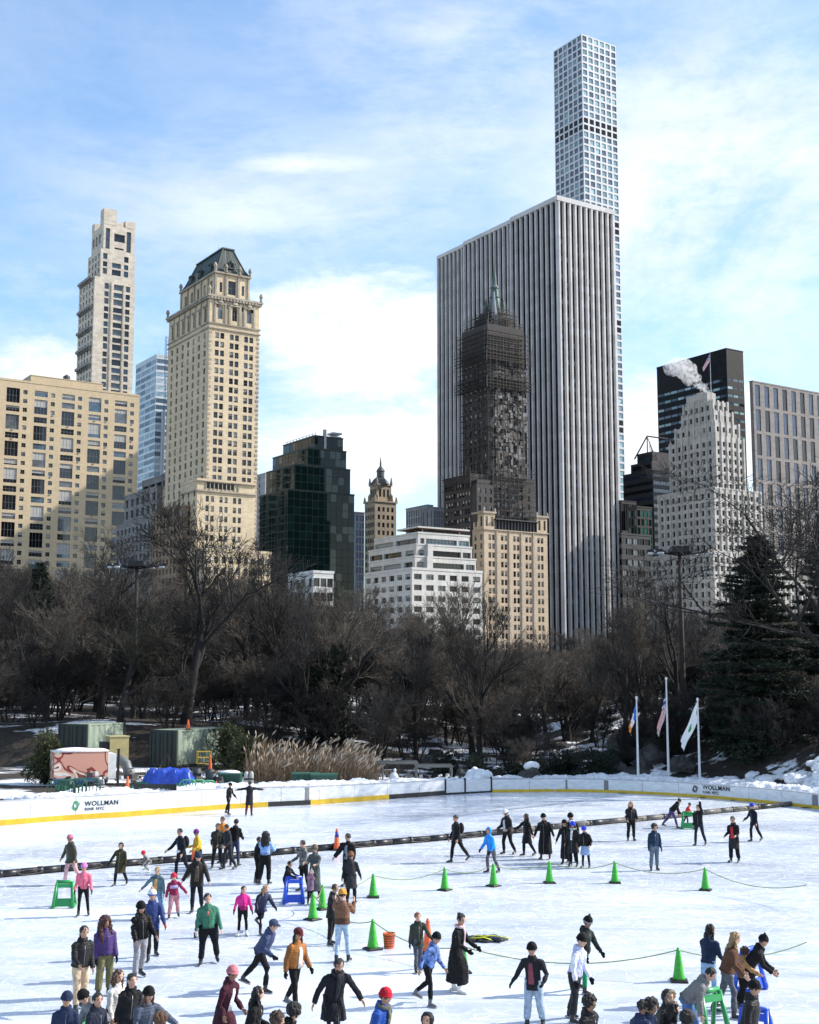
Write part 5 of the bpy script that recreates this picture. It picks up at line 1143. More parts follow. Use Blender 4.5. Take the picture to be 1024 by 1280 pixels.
def back_lot():
    container(221, 913, 91, 0, 0, R(58), 'shipping_container', 'dark green shipping container with pale streaked side coloured as sunlit and orange cone on top')
    container(109, 905.5, 92, 0, 0, R(62), 'shipping_container', 'green shipping container behind the mural trailer and tan box', L=4.0, W=2.6)
    c = cone_proto(ORANGE_C, .7); p = PY(234, 913, 92); c.location = (p.x, 92.4, PY(221, 913, 91).z+.0); tag(c, 'small orange cone standing on the container roof', 'traffic cone')
    # tan box
    p = onslope(150, 975, 88); o = empty('storage_box', (p.x, 88, 1.2), R(28), 'tan metal storage box between the two green containers', 'box'); top = PY(150, 921, 88).z-1.2
    m = MB(); m.box(-.55, .75, -.6, .6, 0, top); m.build('body', mat('tan_metal', (.40, .33, .15), rough=.5), o); m = MB(); m.box(-.6, .8, -.65, .65, top, top+.07); m.build('lid', mat('tan_lid', (.46, .39, .2), rough=.5), o); m = MB(); m.box(-1.0, -.56, -.45, .5, 0, top*.85); m.build('side_hatch', BLACKM, o)
    # mural trailer
    zt = PY(120, 938, 80).z; g0 = .78; o = empty('mural_trailer', (PY(135, 960, 79).x, 79, g0), R(24), 'box trailer painted with salmon and dark red swirls beside the black post', 'trailer'); h = zt-g0
    m, nt, pb = newmat('mural_paint'); tc = N(nt, 'ShaderNodeTexCoord'); n1 = N(nt, 'ShaderNodeTexNoise', i_Scale=.5, i_Detail=1.0, i_Distortion=1.6); nt.links.new(tc.outputs['Object'], n1.inputs['Vector']); cr = N(nt, 'ShaderNodeValToRGB'); cr.color_ramp.interpolation = 'CONSTANT'; el = cr.color_ramp.elements; el[0].position = 0; el[0].color = (.02, .10, .22, 1); el[1].position = .22; el[1].color = (.60, .30, .22, 1)
    for ps, cl in ((.47, (.22, .03, .03, 1)), (.53, (.66, .38, .28, 1)), (.60, (.72, .68, .62, 1)), (.64, (.25, .06, .03, 1))): e = el.new(ps); e.color = cl
    nt.links.new(n1.outputs[0], cr.inputs[0]); nt.links.new(cr.outputs[0], pb.inputs['Base Color']); pb.inputs['Roughness'].default_value = .5
    wl = 3.2; b = MB(); b.box(-wl, 0, 0, 1.9, .45, h); b.build('body', m, o); b = MB(); b.box(.004, .5, .05, 1.85, .4, h-.15); b.build('end_cap', mat('trailer_white', (.7, .69, .66), rough=.4), o)
    b = MB(); b.box(-wl-.04, .04, -.04, 1.94, h, h+.07); b.ell((-wl*.6, .9, h+.05), 1.2, .7, .18, 12, 5, zlo=0); b.ell((-.5, 1.0, h+.05), .6, .6, .1, 10, 5, zlo=0); b.build('roof', mat('roof_snow', (.78, .76, .74), rough=.9, bump=.4), o, True)
    b = MB(); b.box(-wl-.02, 0.02, -.02, .02, .2, .52); b.build('skirt', mat('trailer_blue', (.06, .14, .3)), o)
    for x in (-wl*.72, -.35): w = MB(); w.tube([(x, -.06, .32), (x, .16, .32)], [.32]*2, 18); w.build('wheel', BLACKM, o, True)
    d = MB(); d.tube([(.5, .9, h*.62), (.9, .7, h*.72), (1.2, .5, h*.6), (1.3, .35, h*.42)], [.32, .33, .32, .3], 14, cap=False); d.cbox((1.35, .3, h*.32), .62, .5, .55); d.build('duct', mat('duct_grey', (.12, .125, .13), rough=.5), o, True)
    # black post
    p = onslope(154, 991, 73); o = empty('post', (p.x, 73, terrain(p.x, 73)), 0, 'thin black post in front of the mural trailer', 'post'); m = MB(); m.cbox((0, 0, 1.25), .12, .12, 2.5); m.build('shaft', BLACKM, o); m = MB(); m.cbox((0, 0, .06), .3, .3, .12); m.cbox((0, 0, 2.53), .16, .16, .05); m.build('base', BLACKM, o)
    # dark green barricades standing in a row
    gr = mat('barrier_green', (.012, .07, .045), rough=.45); g2 = mat('crate_green', (.06, .30, .16), rough=.5)
    def barrier(px, Y, w, h, rz, label, grp, mt=gr, bars=7, py=988):
        x = (px-512)/FPX*Y; o = empty('barrier', (x, Y, terrain(x, Y)), rz, label, 'barrier', grp); f = MB()
        f.tube([(-w/2, 0, .1), (-w/2, 0, h-.15), (-w/2+.15, 0, h), (w/2-.15, 0, h), (w/2, 0, h-.15), (w/2, 0, .1)], [.045]*6, 7); f.tube([(-w/2, 0, .25), (w/2, 0, .25)], [.035]*2, 6); f.build('frame', mt, o, True)
        for i in range(1, bars): b = MB(); q = -w/2+w*i/bars; b.tube([(q, 0, .25), (q, 0, h)], [.025]*2, 5, cap=False); b.build('bar', mt, o)
        for q in (-w*.35, w*.35): b = MB(); b.cbox((q, 0, .06), .1, .6, .1); b.build('foot', mt, o)
    for i, px in enumerate((84, 100, 117)): barrier(px, 70+i*.5, 1.35, 1.05, .25, 'dark green crowd barrier in front of the mural trailer', 'green barriers by the trailer', py=990)
    for i, px in enumerate((240, 252, 265)): barrier(px, 73.5+i*.4, .85, 1.15, .1+.2*i, 'light green slatted barrier beside the blue tarp', 'light green barriers by the tarp', g2, 5)
    # dark banner on a frame
    x = (200-512)/FPX*72; o = empty('banner', (x, 72, terrain(x, 72)), R(-6), 'dark banner with white lettering hung behind the rink board', 'banner'); m = MB(); m.box(-1.22, 1.22, -.02, .02, .12, 1.0); m.build('cloth', mat('banner_black', (.02, .025, .022)), o)
    wt = mat('banner_white', (.55, .55, .55)); text_obj('WOLLMAN', .26, Matrix.Translation((-.55, -.03, .58)) @ Matrix.Rotation(math.pi/2, 4, 'X'), o, 'lettering', wt); text_obj('RINK NYC', .17, Matrix.Translation((-.55, -.03, .35)) @ Matrix.Rotation(math.pi/2, 4, 'X'), o, 'lettering', wt)
    m = MB(); knot_logo(.5, m); me = m.mesh('emblem', wt, True); me.transform(Matrix.Translation((-.86, -.012, .34))); link('emblem', me, o)
    # blue tarpaulin heap
    rg = random.Random(12); x = (216-512)/FPX*77; o = empty('tarpaulin', (x, 77, terrain(x, 77)), 0, 'crumpled blue tarpaulin over a long stack behind the dark banner', 'tarpaulin'); m = MB(); nx, ny = 40, 12; V = []
    for j in range(ny+1):
        for i in range(nx+1):
            u, v = i/nx, j/ny; e = min(u, 1-u, v*.6, (1-v)*.6)*7; z = 1.15*min(1, e**.5 if e > 0 else 0); V.append(((u-.5)*3.1, (v-.5)*1.5, z+.22*mnoise.noise(Vector((u*7, v*4, 2)))+.08*mnoise.noise(Vector((u*30, v*12, 2)))))
    m.v = V; m.f = [(j*(nx+1)+i, j*(nx+1)+i+1, (j+1)*(nx+1)+i+1, (j+1)*(nx+1)+i) for j in range(ny) for i in range(nx)]; m.m = [0]*len(m.f); m.build('sheet', mat('tarp_blue', (.02, .06, .40), rough=.4, var=.4, scale=3), o, True)
    m = MB()
    for i in (0, 1, 4, 6): m.tube([(-1.3+i*.4, -.72, .1), (-1.2+i*.43, -.5, 1.1), (-1.15+i*.37, .6, 1.15)], [.012]*3, 5)
    m.build('tie_rope', F_WHT, o)
    for px, Y, lb in ((166, 73.5, 'orange cone beside the black post'), (275, 75.5, 'orange cone at the end of the light green barriers'), (267, 88, 'tall orange cone beside the yellow cart')):
        c = cone_proto(ORANGE_C, 1.0); x = (px-512)/FPX*Y; c.location = (x, Y, max(terrain(x, Y), 1.0 if Y > 80 else 0)); tag(c, lb, 'traffic cone')
    x = (259-512)/FPX*88.5; o = empty('cart', (x, 88.5, 1.25), .3, 'yellow wire cart beside the dark green container', 'cart'); ym = mat('cart_yellow', (.5, .33, .03)); m = MB()
    for a in (-.45, .45):
        for b in (-.3, .3): m.tube([(a, b, .15), (a, b, 1.0)], [.03]*2, 5)
    for z in (.2, .6, 1.0):
        for b in (-.3, .3): m.tube([(-.45, b, z), (.45, b, z)], [.025]*2, 5)
        for a in (-.45, -.15, .15, .45): m.tube([(a, -.3, z), (a, .3, z)], [.02]*2, 5)
    m.build('frame', ym, o)
    for a in (-.4, .4): w = MB(); w.tube([(a, -.34, .1), (a, -.28, .1)], [.1]*2, 12); w.build('wheel', BLACKM, o)
    # green bins
    def bin_(px, Y, w, h, lb, top, snow):
        x = (px-512)/FPX*Y; z = max(terrain(x, Y), PY(px, top, Y).z-h); o = empty('storage_bin', (x, Y, z), rnd.uniform(-.1, .15), lb, 'bin'); m = MB(); m.cbox((0, 0, h*.45), w, .9, h*.9, 0, 0, 1.06); m.build('body', gr, o); m = MB(); m.cbox((0, 0, h*.95), w*1.1, 1.0, h*.1); m.build('lid', mat('bin_lid', (.03, .12, .08), rough=.4), o)
        for q in (-.3, 0, .3): b = MB(); b.box(q*w-.03, q*w+.03, -.52, -.46, .05, h*.85); b.build('rib', gr, o)
        if snow: m = MB(); m.ell((0, 0, h), w*.5, .45, .16, 14, 6, zlo=0); m.build('snow_cap', mat('old_snow', (.74, .75, .77), rough=.95, var=.22, scale=3.5, detail=9, bump=.8, bscale=14), o, True)
    bin_(292, 79, 1.25, .95, 'dark green bin topped with snow beside the light green barriers', 966, True); bin_(384, 80, 1.5, .9, 'long black green bin behind the rink board below the reeds', 966, False); bin_(407, 79, 1.5, .85, 'bright green skip behind the rink board below the reeds', 967, False)
    for i, px in enumerate((311.5, 318)):
        x = (px-512)/FPX*78; o = empty('post', (x, 78, .4), 0, 'short pale post behind the skater with outstretched arms', 'post', 'short pale posts'); m = MB(); m.lathe((0, 0, 0), [(.14, 0), (.13, 1.15), (.10, 1.25), (.05, 1.3)], 14); m.build('shaft', mat('post_pale', (.4, .4, .38)), o, True); m = MB(); m.lathe((0, 0, .8), [(.142, 0), (.142, .1)], 14); m.build('collar', BLACKM, o, True)
    # pipe frame shelter
    o = empty('pipe_frame', (PY(520, 960, 84).x, 84, .7), R(2), 'open grey pipe frame shelter behind the rink board', 'frame'); sm = mat('frame_wood', (.17, .165, .15), rough=.7); zt = PY(520, 954, 84).z-.7; xs = [PY(p, 960, 84).x-PY(520, 960, 84).x for p in (472, 521, 565)]
    for x in (xs[0], xs[0]+.35, xs[1], xs[2]):
        for y in (0, 1.6): m = MB(); m.tube([(x, y, 0), (x, y, zt-(.25 if x == xs[2] else 0))], [.05]*2, 6); m.build('post', sm, o)
    for a, b, y, dz in ((0, 1, 0, 0), (1, 2, 0, -.22), (0, 1, 1.6, 0), (1, 2, 1.6, -.22)): m = MB(); m.box(xs[a]-.1, xs[b]+.1, y-.05, y+.05, zt+dz-.06, zt+dz+.06); m.build('beam', sm, o)
    m = MB(); m.tube([(xs[1]-.9, 0, .05), (xs[1]+.1, 0, zt-.1)], [.04]*2, 6); m.tube([(xs[1]-.5, 0, .05), (xs[1]-.6, 0, zt*.6)], [.04]*2, 6); m.build('brace', sm, o)
    # rubble of small things along the board foot
    m = MB(); 
    for i in range(170): px = rg.choice([rg.uniform(470, 575), rg.uniform(380, 475), rg.uniform(76, 300)]); Y = rg.uniform(82.5, 86)-(6 if px < 300 else 0); x = (px-512)/FPX*Y; s = rg.uniform(.08, .3); m.cbox((x, Y, terrain(x, Y)+.75*rg.random()+.1), s*rg.uniform(.6, 2), s, s, rg.choice([0, 0, 0, 1, 2]), rg.uniform(0, 3), .8)
    tag(m.build('debris', [mat('rubble_dark', (.04, .04, .04)), mat('rubble_pale', (.45, .45, .45)), mat('rubble_brown', (.12, .09, .06))]), 'jumble of small grey odds and ends behind the rink board', 'debris', kind='stuff')
    clutter()
    x = (493-512)/FPX*82.5; o = empty('sack', (x, 82.5, terrain(x, 82.5)+.35), 0, 'small white and blue sack under the pipe frame', 'sack'); m = MB(); m.ell((0, 0, .42), .3, .25, .45, 12, 8); m.ell((.05, 0, .95), .1, .1, .14, 8, 5); m.build('body', F_WHT, o, True); m = MB(); m.tube([(-.31, -.05, .25), (0, -.28, .22), (.31, -.05, .3)], [.07]*3, 6); m.build('stripe', F_SKY, o, True)
    # low wall and boulders
    a = PY(607, 970, 84); b = PY(658, 970, 84); o = empty('low_wall', ((a.x+b.x)/2, 84, .3), 0, 'short low grey wall beside the snow pile at the gate', 'wall'); w = b.x-a.x; m = MB(); m.box(-w/2, w/2, -.2, .2, 0, .45); m.build('body', mat('low_concrete', (.25, .25, .24)), o); m = MB(); m.box(-w/2-.05, w/2+.05, -.25, .25, .45, .53); m.build('coping', mat('coping', (.5, .51, .52)), o)
    rk = mat('rock', (.05, .048, .045), rough=.9, var=.6, scale=1.5, bump=.8, bscale=5)
    def rock(px, Y, w, h, lb, grp, snow=0, seed=0):
        x = (px-512)/FPX*Y; rr = random.Random(seed); m = MB(); nu, nv = 22, 12; m.ell((0, 0, 0), 1, 1, 1, nu, nv, zlo=-.3); V = []
        for v in m.v: q = Vector(v); k = 1+.35*mnoise.noise(q*1.3+Vector((seed, 0, 0)))+.15*mnoise.noise(q*4+Vector((seed, 0, 0))); V.append((q.x*k*w, q.y*k*w*.6, max(-.3, q.z*k*h)))
        m.v = V; o = empty('boulder', (x, Y, terrain(x, Y)), rr.uniform(0, 3), lb, 'rock', grp); m.build('rock', rk, o)
        if snow: 
            s = MB(); b0 = [(max(-1, min(1, q[0]/w/1.4)), q[1]) for q in V]; s.ell((0, 0, h*.93), w*.62, w*.36, h*.22, 14, 6); s.build('snow_cap', mat('old_snow', (.74, .75, .77), rough=.95, var=.22, scale=3.5, detail=9, bump=.8, bscale=14), o, True)
    rock(662, 85, 1.1, 1.5, 'dark boulder with thick snow cap behind the rink board', None, 1, 3); rock(577, 85, .9, 1.25, 'rounded dark boulder behind the rink board gate', None, 0, 5)
    rg = random.Random(31)
    for i in range(26): rock(rg.uniform(765, 1000), rg.uniform(86, 96), rg.uniform(.8, 2.4), rg.uniform(.5, 1.5), 'dark rock outcrop on the slope beneath the pine', 'rock outcrops on the slope', 0, i+10)
    for i in range(10): rock(rg.uniform(500, 760), rg.uniform(88, 98), rg.uniform(.6, 1.4), rg.uniform(.4, .9), 'dark low rock at the foot of the bare trees', 'low rocks under the trees', i % 2, i+50)
    # chain-link fence
    o = empty('chain_fence', (PY(735, 960, 92).x, 92, terrain(PY(735, 960, 92).x, 92)), 0, 'dark chain link fence crossing the slope behind the flagpoles', 'fence')
    for i in range(8): m = MB(); x = -6.5+i*1.9; m.tube([(x, 0, -.6), (x, 0, 2.0)], [.035]*2, 5); m.build('post', BLACKM, o)
    m = MB(); m.tube([(-6.5, 0, 1.95), (6.8, 0, 1.95)], [.025]*2, 5)
    for i in range(75): x = -6.4+i*.18; m.tube([(x, 0, 0), (x+.9, 0, 1.9)], [.005]*2, 3, cap=False); m.tube([(x+.9, 0, 0), (x, 0, 1.9)], [.005]*2, 3, cap=False)
    m.build('wire_mesh', SASH_D, o)
def clutter():
    rg = random.Random(77); cm = [mat('crate_plastic_green', (.02, .16, .09), var=.3, scale=8), mat('crate_plastic_black', (.02, .02, .022), var=.3, scale=8), mat('crate_plastic_blue', (.03, .08, .3), var=.3, scale=8)]
    lab = ['green slatted crate', 'black slatted crate', 'blue slatted crate']; where = [(95, 'near the mural trailer'), (182, 'beside the black post'), (232, 'by the blue tarpaulin'), (286, 'next to the snow topped bin')]
    for i in range(22):
        px, wl = where[i % 4]; px += rg.uniform(-14, 16); Y = rg.uniform(73.5, 78); x = (px-512)/FPX*Y; k = rg.choice([0, 0, 1, 2]); st = rg.choice([0, 0, .34]); z = terrain(x, Y)
        o = empty('crate', (x, Y, z), rg.uniform(-.6, .6), lab[k]+' '+wl+' behind the rink board', 'crate', 'small crates stored '+wl)
        m = MB(); w, d, h = rg.uniform(.45, .75), .42, rg.uniform(.3, .5)
        for a in (-1, 1):
            for b in (-1, 1): m.cbox((a*w/2, b*d/2, h/2), .05, .05, h)
            for q in range(3): m.cbox((0, a*d/2, h*(.15+.35*q)), w, .025, h*.2); m.cbox((a*w/2, 0, h*(.15+.35*q)), .025, d, h*.2)
        m.build('crate_body', cm[k], o); f = MB(); f.box(-w/2, w/2, -d/2, d/2, .02, .05); f.build('base', cm[k], o)
    for i in range(7):
        px = rg.choice([70, 100, 190, 245, 268, 296])+rg.uniform(-6, 6); Y = rg.uniform(76, 82); x = (px-512)/FPX*Y; o = empty('drum', (x, Y, terrain(x, Y)), 0, 'dark dented drum among the stored rink gear', 'drum', 'drums among the rink gear'); m = MB(); m.lathe((0, 0, 0), [(.27, 0), (.28, .02), (.28, .28), (.295, .3), (.28, .32), (.28, .56), (.295, .58), (.28, .6), (.28, .84), (.25, .86)], 16); m.build('body', mat('drum', (.04, .05, .055), var=.5, scale=5), o, True); m = MB(); m.lathe((0, 0, .86), [(.25, 0), (.24, .012)], 16); m.build('lid', BLACKM, o)
    for i in range(5):
        px = (120, 205, 250, 440, 600)[i]; Y = (77, 79, 80, 83, 84)[i]; x = (px-512)/FPX*Y; o = empty('cable_coil', (x, Y, terrain(x, Y)+.1), 0, 'black hose coiled on the snow behind the rink board', 'hose', 'coiled hoses'); m = MB(); m.tube([(.45*math.cos(t)*(1-.02*t), .3*math.sin(t), .05*math.sin(t*1.7)+.02*t) for t in [k*.4 for k in range(48)]], [.035]*48, 6); m.build('hose', BLACKM, o, True); m = MB(); m.tube([(.4, 0, .3), (.55, 0, .3)], [.05]*2, 8); m.build('coupling', METAL_G, o)
def light_mast(px, top, base, Y, label):
    x = PY(px, base, Y).x; z0 = terrain(x, Y)-.1; zt = PY(px, top, Y).z; H = zt-z0; o = empty('light_mast', (x, Y, z0), 0, label, 'light mast'); m = MB(); m.lathe((0, 0, 0), [(.26, 0), (.22, .5), (.18, H*.5), (.13, H-.3)], 12); m.build('pole', mat('mast_rust', (.035, .025, .02), rough=.8, var=.4), o, True)
    m = MB(); m.box(-.62, .62, -.5, .5, H-.35, H+.05); m.box(-.75, .75, -.6, .6, H-.42, H-.35); m.build('platform', BLACKM, o)
    m = MB()
    for a, l in ((-1, 2.1), (1, 2.1), (-1, 1.1), (1, 1.1)): m.tube([(0, 0, H-.6), (a*l, -.2 if l > 2 else .4, H-.35)], [.06, .05], 6)
    m.tube([(-.9, 0, H-1.0), (0, 0, H-.75), (.9, 0, H-1.0)], [.03]*3, 5); m.build('crossarm', BLACKM, o)
    gl = mat('lamp_glass', (.55, .56, .56), rough=.2)
    for a, y in ((-2.1, -.2), (2.1, -.2), (-1.15, .4), (1.15, .4), (-1.5, -.5)):
        f = MB(); f.cbox((a, y, H-.3), .62, .5, .22, 0, .2*a, .7); fo = f.build('floodlight', BLACKM, o); g = MB(); g.lathe((a, y-.08, H-.62), [(.06, 0), (.22, .06), (.27, .2)], 12); g.build('lens', gl, fo, True)
def flagpole(px, top, base, Y, label, kind):
    x = PY(px, base, Y).x; z0 = terrain(x, Y); H = PY(px, top, Y).z-z0; o = empty('flagpole', (x, Y, z0), 0, label, 'flagpole', None); m = MB(); m.lathe((0, 0, 0), [(.10, 0), (.09, .3), (.05, H), (.09, H+.03), (.08, H+.15), (.02, H+.2)], 10); m.build('pole', mat('pole_white', (.72, .72, .72), rough=.35, var=.05), o, True); m = MB(); m.lathe((0, 0, 0), [(.25, 0), (.2, .12), (.1, .16)], 12); m.build('base', METAL_G, o, True)
    if kind == 'us': us_flag(o, H-1.35, 2.3, 1.2, -1, 74).location = (-.06, 0, H-.9)
    elif kind == 'city': m = flag_mesh(.8, 1.55, lambda u, v: 0 if u < .36 else (1 if u < .68 else 2), 72, -1); m.build('flag', [F_SKY, F_WHT, F_ORG], o, True).location = (-.06, 0, H-.35)
    else: m = flag_mesh(1.25, 2.7, lambda u, v: 1 if (u-.45)**2*2.5+(v-.55)**2 < .028 else 0, 66, -1, 24, 20); m.build('flag', [F_WHT, F_GRN], o, True).location = (-.06, 0, H-.1)
def park_things():
    light_mast(857, 684, 968, 92, 'tall dark floodlight mast rising in front of the stone tower'); light_mast(166, 702, 905, 104, 'dark floodlight mast among bare trees below the tan block')
    flagpole(798, 874, 972, 83.5, 'white flagpole with furled blue and orange flag', 'city'); flagpole(836, 850, 972, 84, 'tallest white flagpole with striped red and white flag', 'us'); flagpole(875, 876, 974, 82.5, 'white flagpole with limp white flag and green emblem', 'park')
# ------------------------------------------------------------ people
def remesh(mb, vox, mats, name, noise_amp=0., nscale=9., fold=None, smooth=1):
    me = mb.mesh('tmp', [], False); ob = bpy.data.objects.new('tmp', me); COL.objects.link(ob)
    md = ob.modifiers.new('r', 'REMESH'); md.mode = 'VOXEL'; md.voxel_size = vox
    if smooth: sm = ob.modifiers.new('s', 'SMOOTH'); sm.iterations = smooth; sm.factor = .5
    dg = bpy.context.evaluated_depsgraph_get(); m2 = bpy.data.meshes.new_from_object(ob.evaluated_get(dg)); bpy.data.objects.remove(ob); bpy.data.meshes.remove(me)
    m2.name = name; n = len(m2.vertices)
    if noise_amp and n:
        co = np.empty(n*3, np.float32); m2.vertices.foreach_get('co', co); co = co.reshape(-1, 3); nr = np.empty(n*3, np.float32); m2.vertices.foreach_get('normal', nr); nr = nr.reshape(-1, 3)
        off = rnd.uniform(0, 50); sz = .45
        d = np.array([mnoise.noise((c[0]*nscale+off, c[1]*nscale, c[2]*nscale*sz+off)) for c in co.tolist()], np.float32)*noise_amp
        if fold: d += np.abs(np.sin(co[:, 2]*fold))**.6*.011-.006
        d += np.array([mnoise.noise((c[0]*nscale*2.7+off, c[1]*nscale*2.7, c[2]*nscale*1.6)) for c in co.tolist()], np.float32)*noise_amp*.45; co += nr*d[:, None]; m2.vertices.foreach_set('co', co.ravel())
    m2.polygons.foreach_set('use_smooth', [True]*len(m2.polygons)); m2.materials.clear()
    for m in mats: m2.materials.append(m)
    m2.update(); return m2
def cloth(c, kind='c'):
    c = tuple(c)
    if kind == 'p': return mat('puffer', c, rough=.5, var=.25, scale=8, bump=.35, bscale=22, spec=.15)
    if kind == 'd': return mat('denim', c, rough=.9, var=.4, scale=12, bump=.3, bscale=40)
    if kind == 'f': return mat('fur', c, rough=1., var=.5, scale=30, bump=1., bscale=60)
    if kind == 'm': return mat('camouflage', (c[0]*.25, c[1]*.25, c[2]*.25), rough=.7, scale=11, detail=1.5, col2=tuple(min(1, q*2.2) for q in c), bump=.3)
    return mat('cloth', c, rough=.85, var=.3, scale=7, bump=.6, bscale=18, spec=.2)
SKIN = {0: (.56, .33, .24), 1: (.42, .24, .16), 2: (.26, .14, .09), 3: (.10, .05, .035)}
def skinm(k): return mat('skin', SKIN[k], rough=.55, var=.12, scale=9, spec=.4)
HAIRC = {'k': (.008, .007, .007), 'b': (.045, .022, .012), 'r': (.25, .075, .02), 'y': (.36, .22, .10), 'a': (.10, .045, .02), 'g': (.25, .24, .22), 'm': (.06, .012, .012)}
def hairm(c): return mat('hair', HAIRC[c], rough=.5, var=.5, scale=14, stretch=(3, 3, .4), bump=.8, bscale=26)
BOOTS = {'k': (.014, .014, .016), 'w': (.72, .72, .72), 'g': (.12, .12, .13), 'n': (.05, .06, .08)}
RX = lambda a: Matrix.Rotation(a, 3, 'X')
RZm = lambda a: Matrix.Rotation(a, 3, 'Z')
def limb_dir(flex, abd, s, base):
    """unit vector for a limb that hangs down: flex forward(+), abduct outward(+). base: 3x3 of the parent"""
    d = Vector((0, 0, -1)); d = RX(-R(flex)) @ d       # forward is -Y
    d = Matrix.Rotation(-s*R(abd), 3, 'Y') @ d
    return base @ d
def person(px, py, h=1.75, yaw=0, lean=4, legs=((8, 6, 12), (-6, 6, 14)), arms=((8, 12, 20), (8, 12, 20)), head=(0, 0), label='', cat='person', coat=('jacket', (.02, .02, .022), 'c', .0), pants=((.015, .015, .018), 'c'), skin=1, hair=('short', 'k'), hat=None, boot='k', gloves=None, scarf=None, extra=None, w=1.0, group=None, top=None, side=0, foot0=False, vox=None, dy=0.):
    """px,py: where the feet meet the ice; arms/legs = (image side -X first when yaw=0)"""
    near = py > 1190; g = G(px, py)
    if dy: g.y += dy; g.x = (px-512)/FPX*(g.y*CP-HC*SP)
    rj = random.Random(int(px*31+py)); legs = [(a+rj.uniform(-4, 4), max(2, b*.75+rj.uniform(-2, 2)), max(3, c+rj.uniform(-4, 8))) for a, b, c in legs]; arms = [(q[0]+rj.uniform(-9, 9), (q[1]*.8 if q[1] < 60 else q[1])+rj.uniform(-3, 4), max(4, q[2]+rj.uniform(-4, 16)), *q[3:]) for q in arms]; head = (head[0]+rj.uniform(0, 16), head[1]+rj.uniform(-28, 28)); side = side+rj.uniform(-4, 4); lean = lean+rj.uniform(-1, 3)
    vb = vox or (.0115 if near else .0145); vc = .017 if near else .021
    H = h; base = RX(R(lean)) @ Matrix.Rotation(R(side), 3, 'Y')      # lean forward: top moves to -Y
    base = Matrix.Rotation(R(lean), 3, 'X').to_3x3() @ Matrix.Rotation(R(side), 3, 'Y')
    # Rotation +X by lean moves +Z toward -Y
    hipw, shw = .050*H*w, .104*H*(.7+.3*w)
    pel = Vector((0, 0, .53*H)); up = base @ Vector((0, 0, 1)); fw = base @ Vector((0, -1, 0)); rt = base @ Vector((1, 0, 0))
    chest = pel+up*.20*H; neck = pel+up*.295*H; 
    hb = base @ Matrix.Rotation(R(head[0]-lean*.55), 3, 'X') @ RZm(R(head[1])); hup = hb @ Vector((0, 0, 1)); hf = hb @ Vector((0, -1, 0)); hr = hb @ Vector((1, 0, 0))
    hs = 1.0+max(0, 1.45-H)*.5       # children: larger heads
    HC_ = neck+up*.02*H+hup*.082*H*hs*1.08; hr_ = .0585*H*hs
    J = {}
    flat = Matrix.Identity(3)
    for i, s in ((0, -1), (1, 1)):
        hf_, ab, kn = legs[i]; hip = pel+rt*s*hipw; th = limb_dir(hf_, ab, s, flat); knee = hip+th*.245*H; sh = limb_dir(hf_-kn, ab*.8, s, flat); ank = knee+sh*.235*H; J['leg', i] = (hip, knee, ank, limb_dir(hf_-kn, ab*.8, s, flat))
        fl, ab2, el = arms[i][:3]; so = neck+rt*s*shw-up*.045*H; ua = limb_dir(fl, ab2, s, base); elb = so+ua*.165*H
        inn = arms[i][3] if len(arms[i]) > 3 else 0
        fa = limb_dir(fl+el, ab2-inn, s, base); wr = elb+fa*.145*H; J['arm', i] = (so, elb, wr, fa)
    zmin = min(J['leg', i][2].z-.055*H for i in (0, 1)); lift = -zmin+.035
    # foot orientation follows the shin a little
    root = empty('person', (0, 0, 0), R(yaw), label, cat, group)
    # put the standing foot (or the mean of both) on the given spot
    fm = (J['leg', 0][2]+J['leg', 1][2])/2; low = [J['leg', i][2] for i in (0, 1) if J['leg', i][2].z < min(J['leg', 0][2].z, J['leg', 1][2].z)+.06]
    fm = sum(low, Vector())/len(low) if foot0 else fm
    c, s_ = math.cos(R(yaw)), math.sin(R(yaw)); root.location = (g.x-(fm.x*c-fm.y*s_), g.y-(fm.x*s_+fm.y*c), lift)
    # ---- body, one skin
    B = MB()
    def T(pts, rads, n=10, sq=1.0, hint=None): B.tube(pts, rads, n, 0, True, sq, hint)
    T([pel-up*.05*H, pel+up*.03*H, pel+up*.12*H, chest+up*.02*H, neck-up*.02*H], [(.070*H*w, .050*H*w), (.070*H*w, .050*H*w), (.062*H*w, .044*H*w), (.066*H*w, .046*H*w), (.040*H, .034*H)], 14, 1, hint=fw)
    T([neck-up*.03*H, neck+up*.02*H, HC_-hup*.03*H], [.034*H, .031*H, .032*H])
    for i in (0, 1):
        hip, knee, ank, sd = J['leg', i]; T([hip+Vector((0, 0, .02*H)), hip.lerp(knee, .5), knee, knee.lerp(ank, .35), ank], [.042*H, .037*H, .028*H, .027*H, .019*H])
        T([ank, ank+sd*.02*H, ank+sd*.03*H], [.018*H, .017*H, .014*H])
        so, elb, wr, fa = J['arm', i]; T([so-rt*(1 if i else -1)*.02*H, so.lerp(elb, .4), elb, elb.lerp(wr, .4), wr], [.020*H, .020*H, .018*H, .019*H, .0155*H])
        # hand: palm + thumb + four fingers, curled
        sgn = 1 if i else -1; pn = (rt*(-sgn)).normalized(); pn = (pn-fa*pn.dot(fa)).normalized(); acr = fa.cross(pn).normalized()   # pn palm normal, acr across
        if acr.dot(fw) < 0: acr = -acr
        k = H; T([wr, wr+fa*.025*k, wr+fa*.050*k], [(.014*k, .010*k), (.023*k, .011*k), (.022*k, .010*k)], 8, 1, hint=pn)
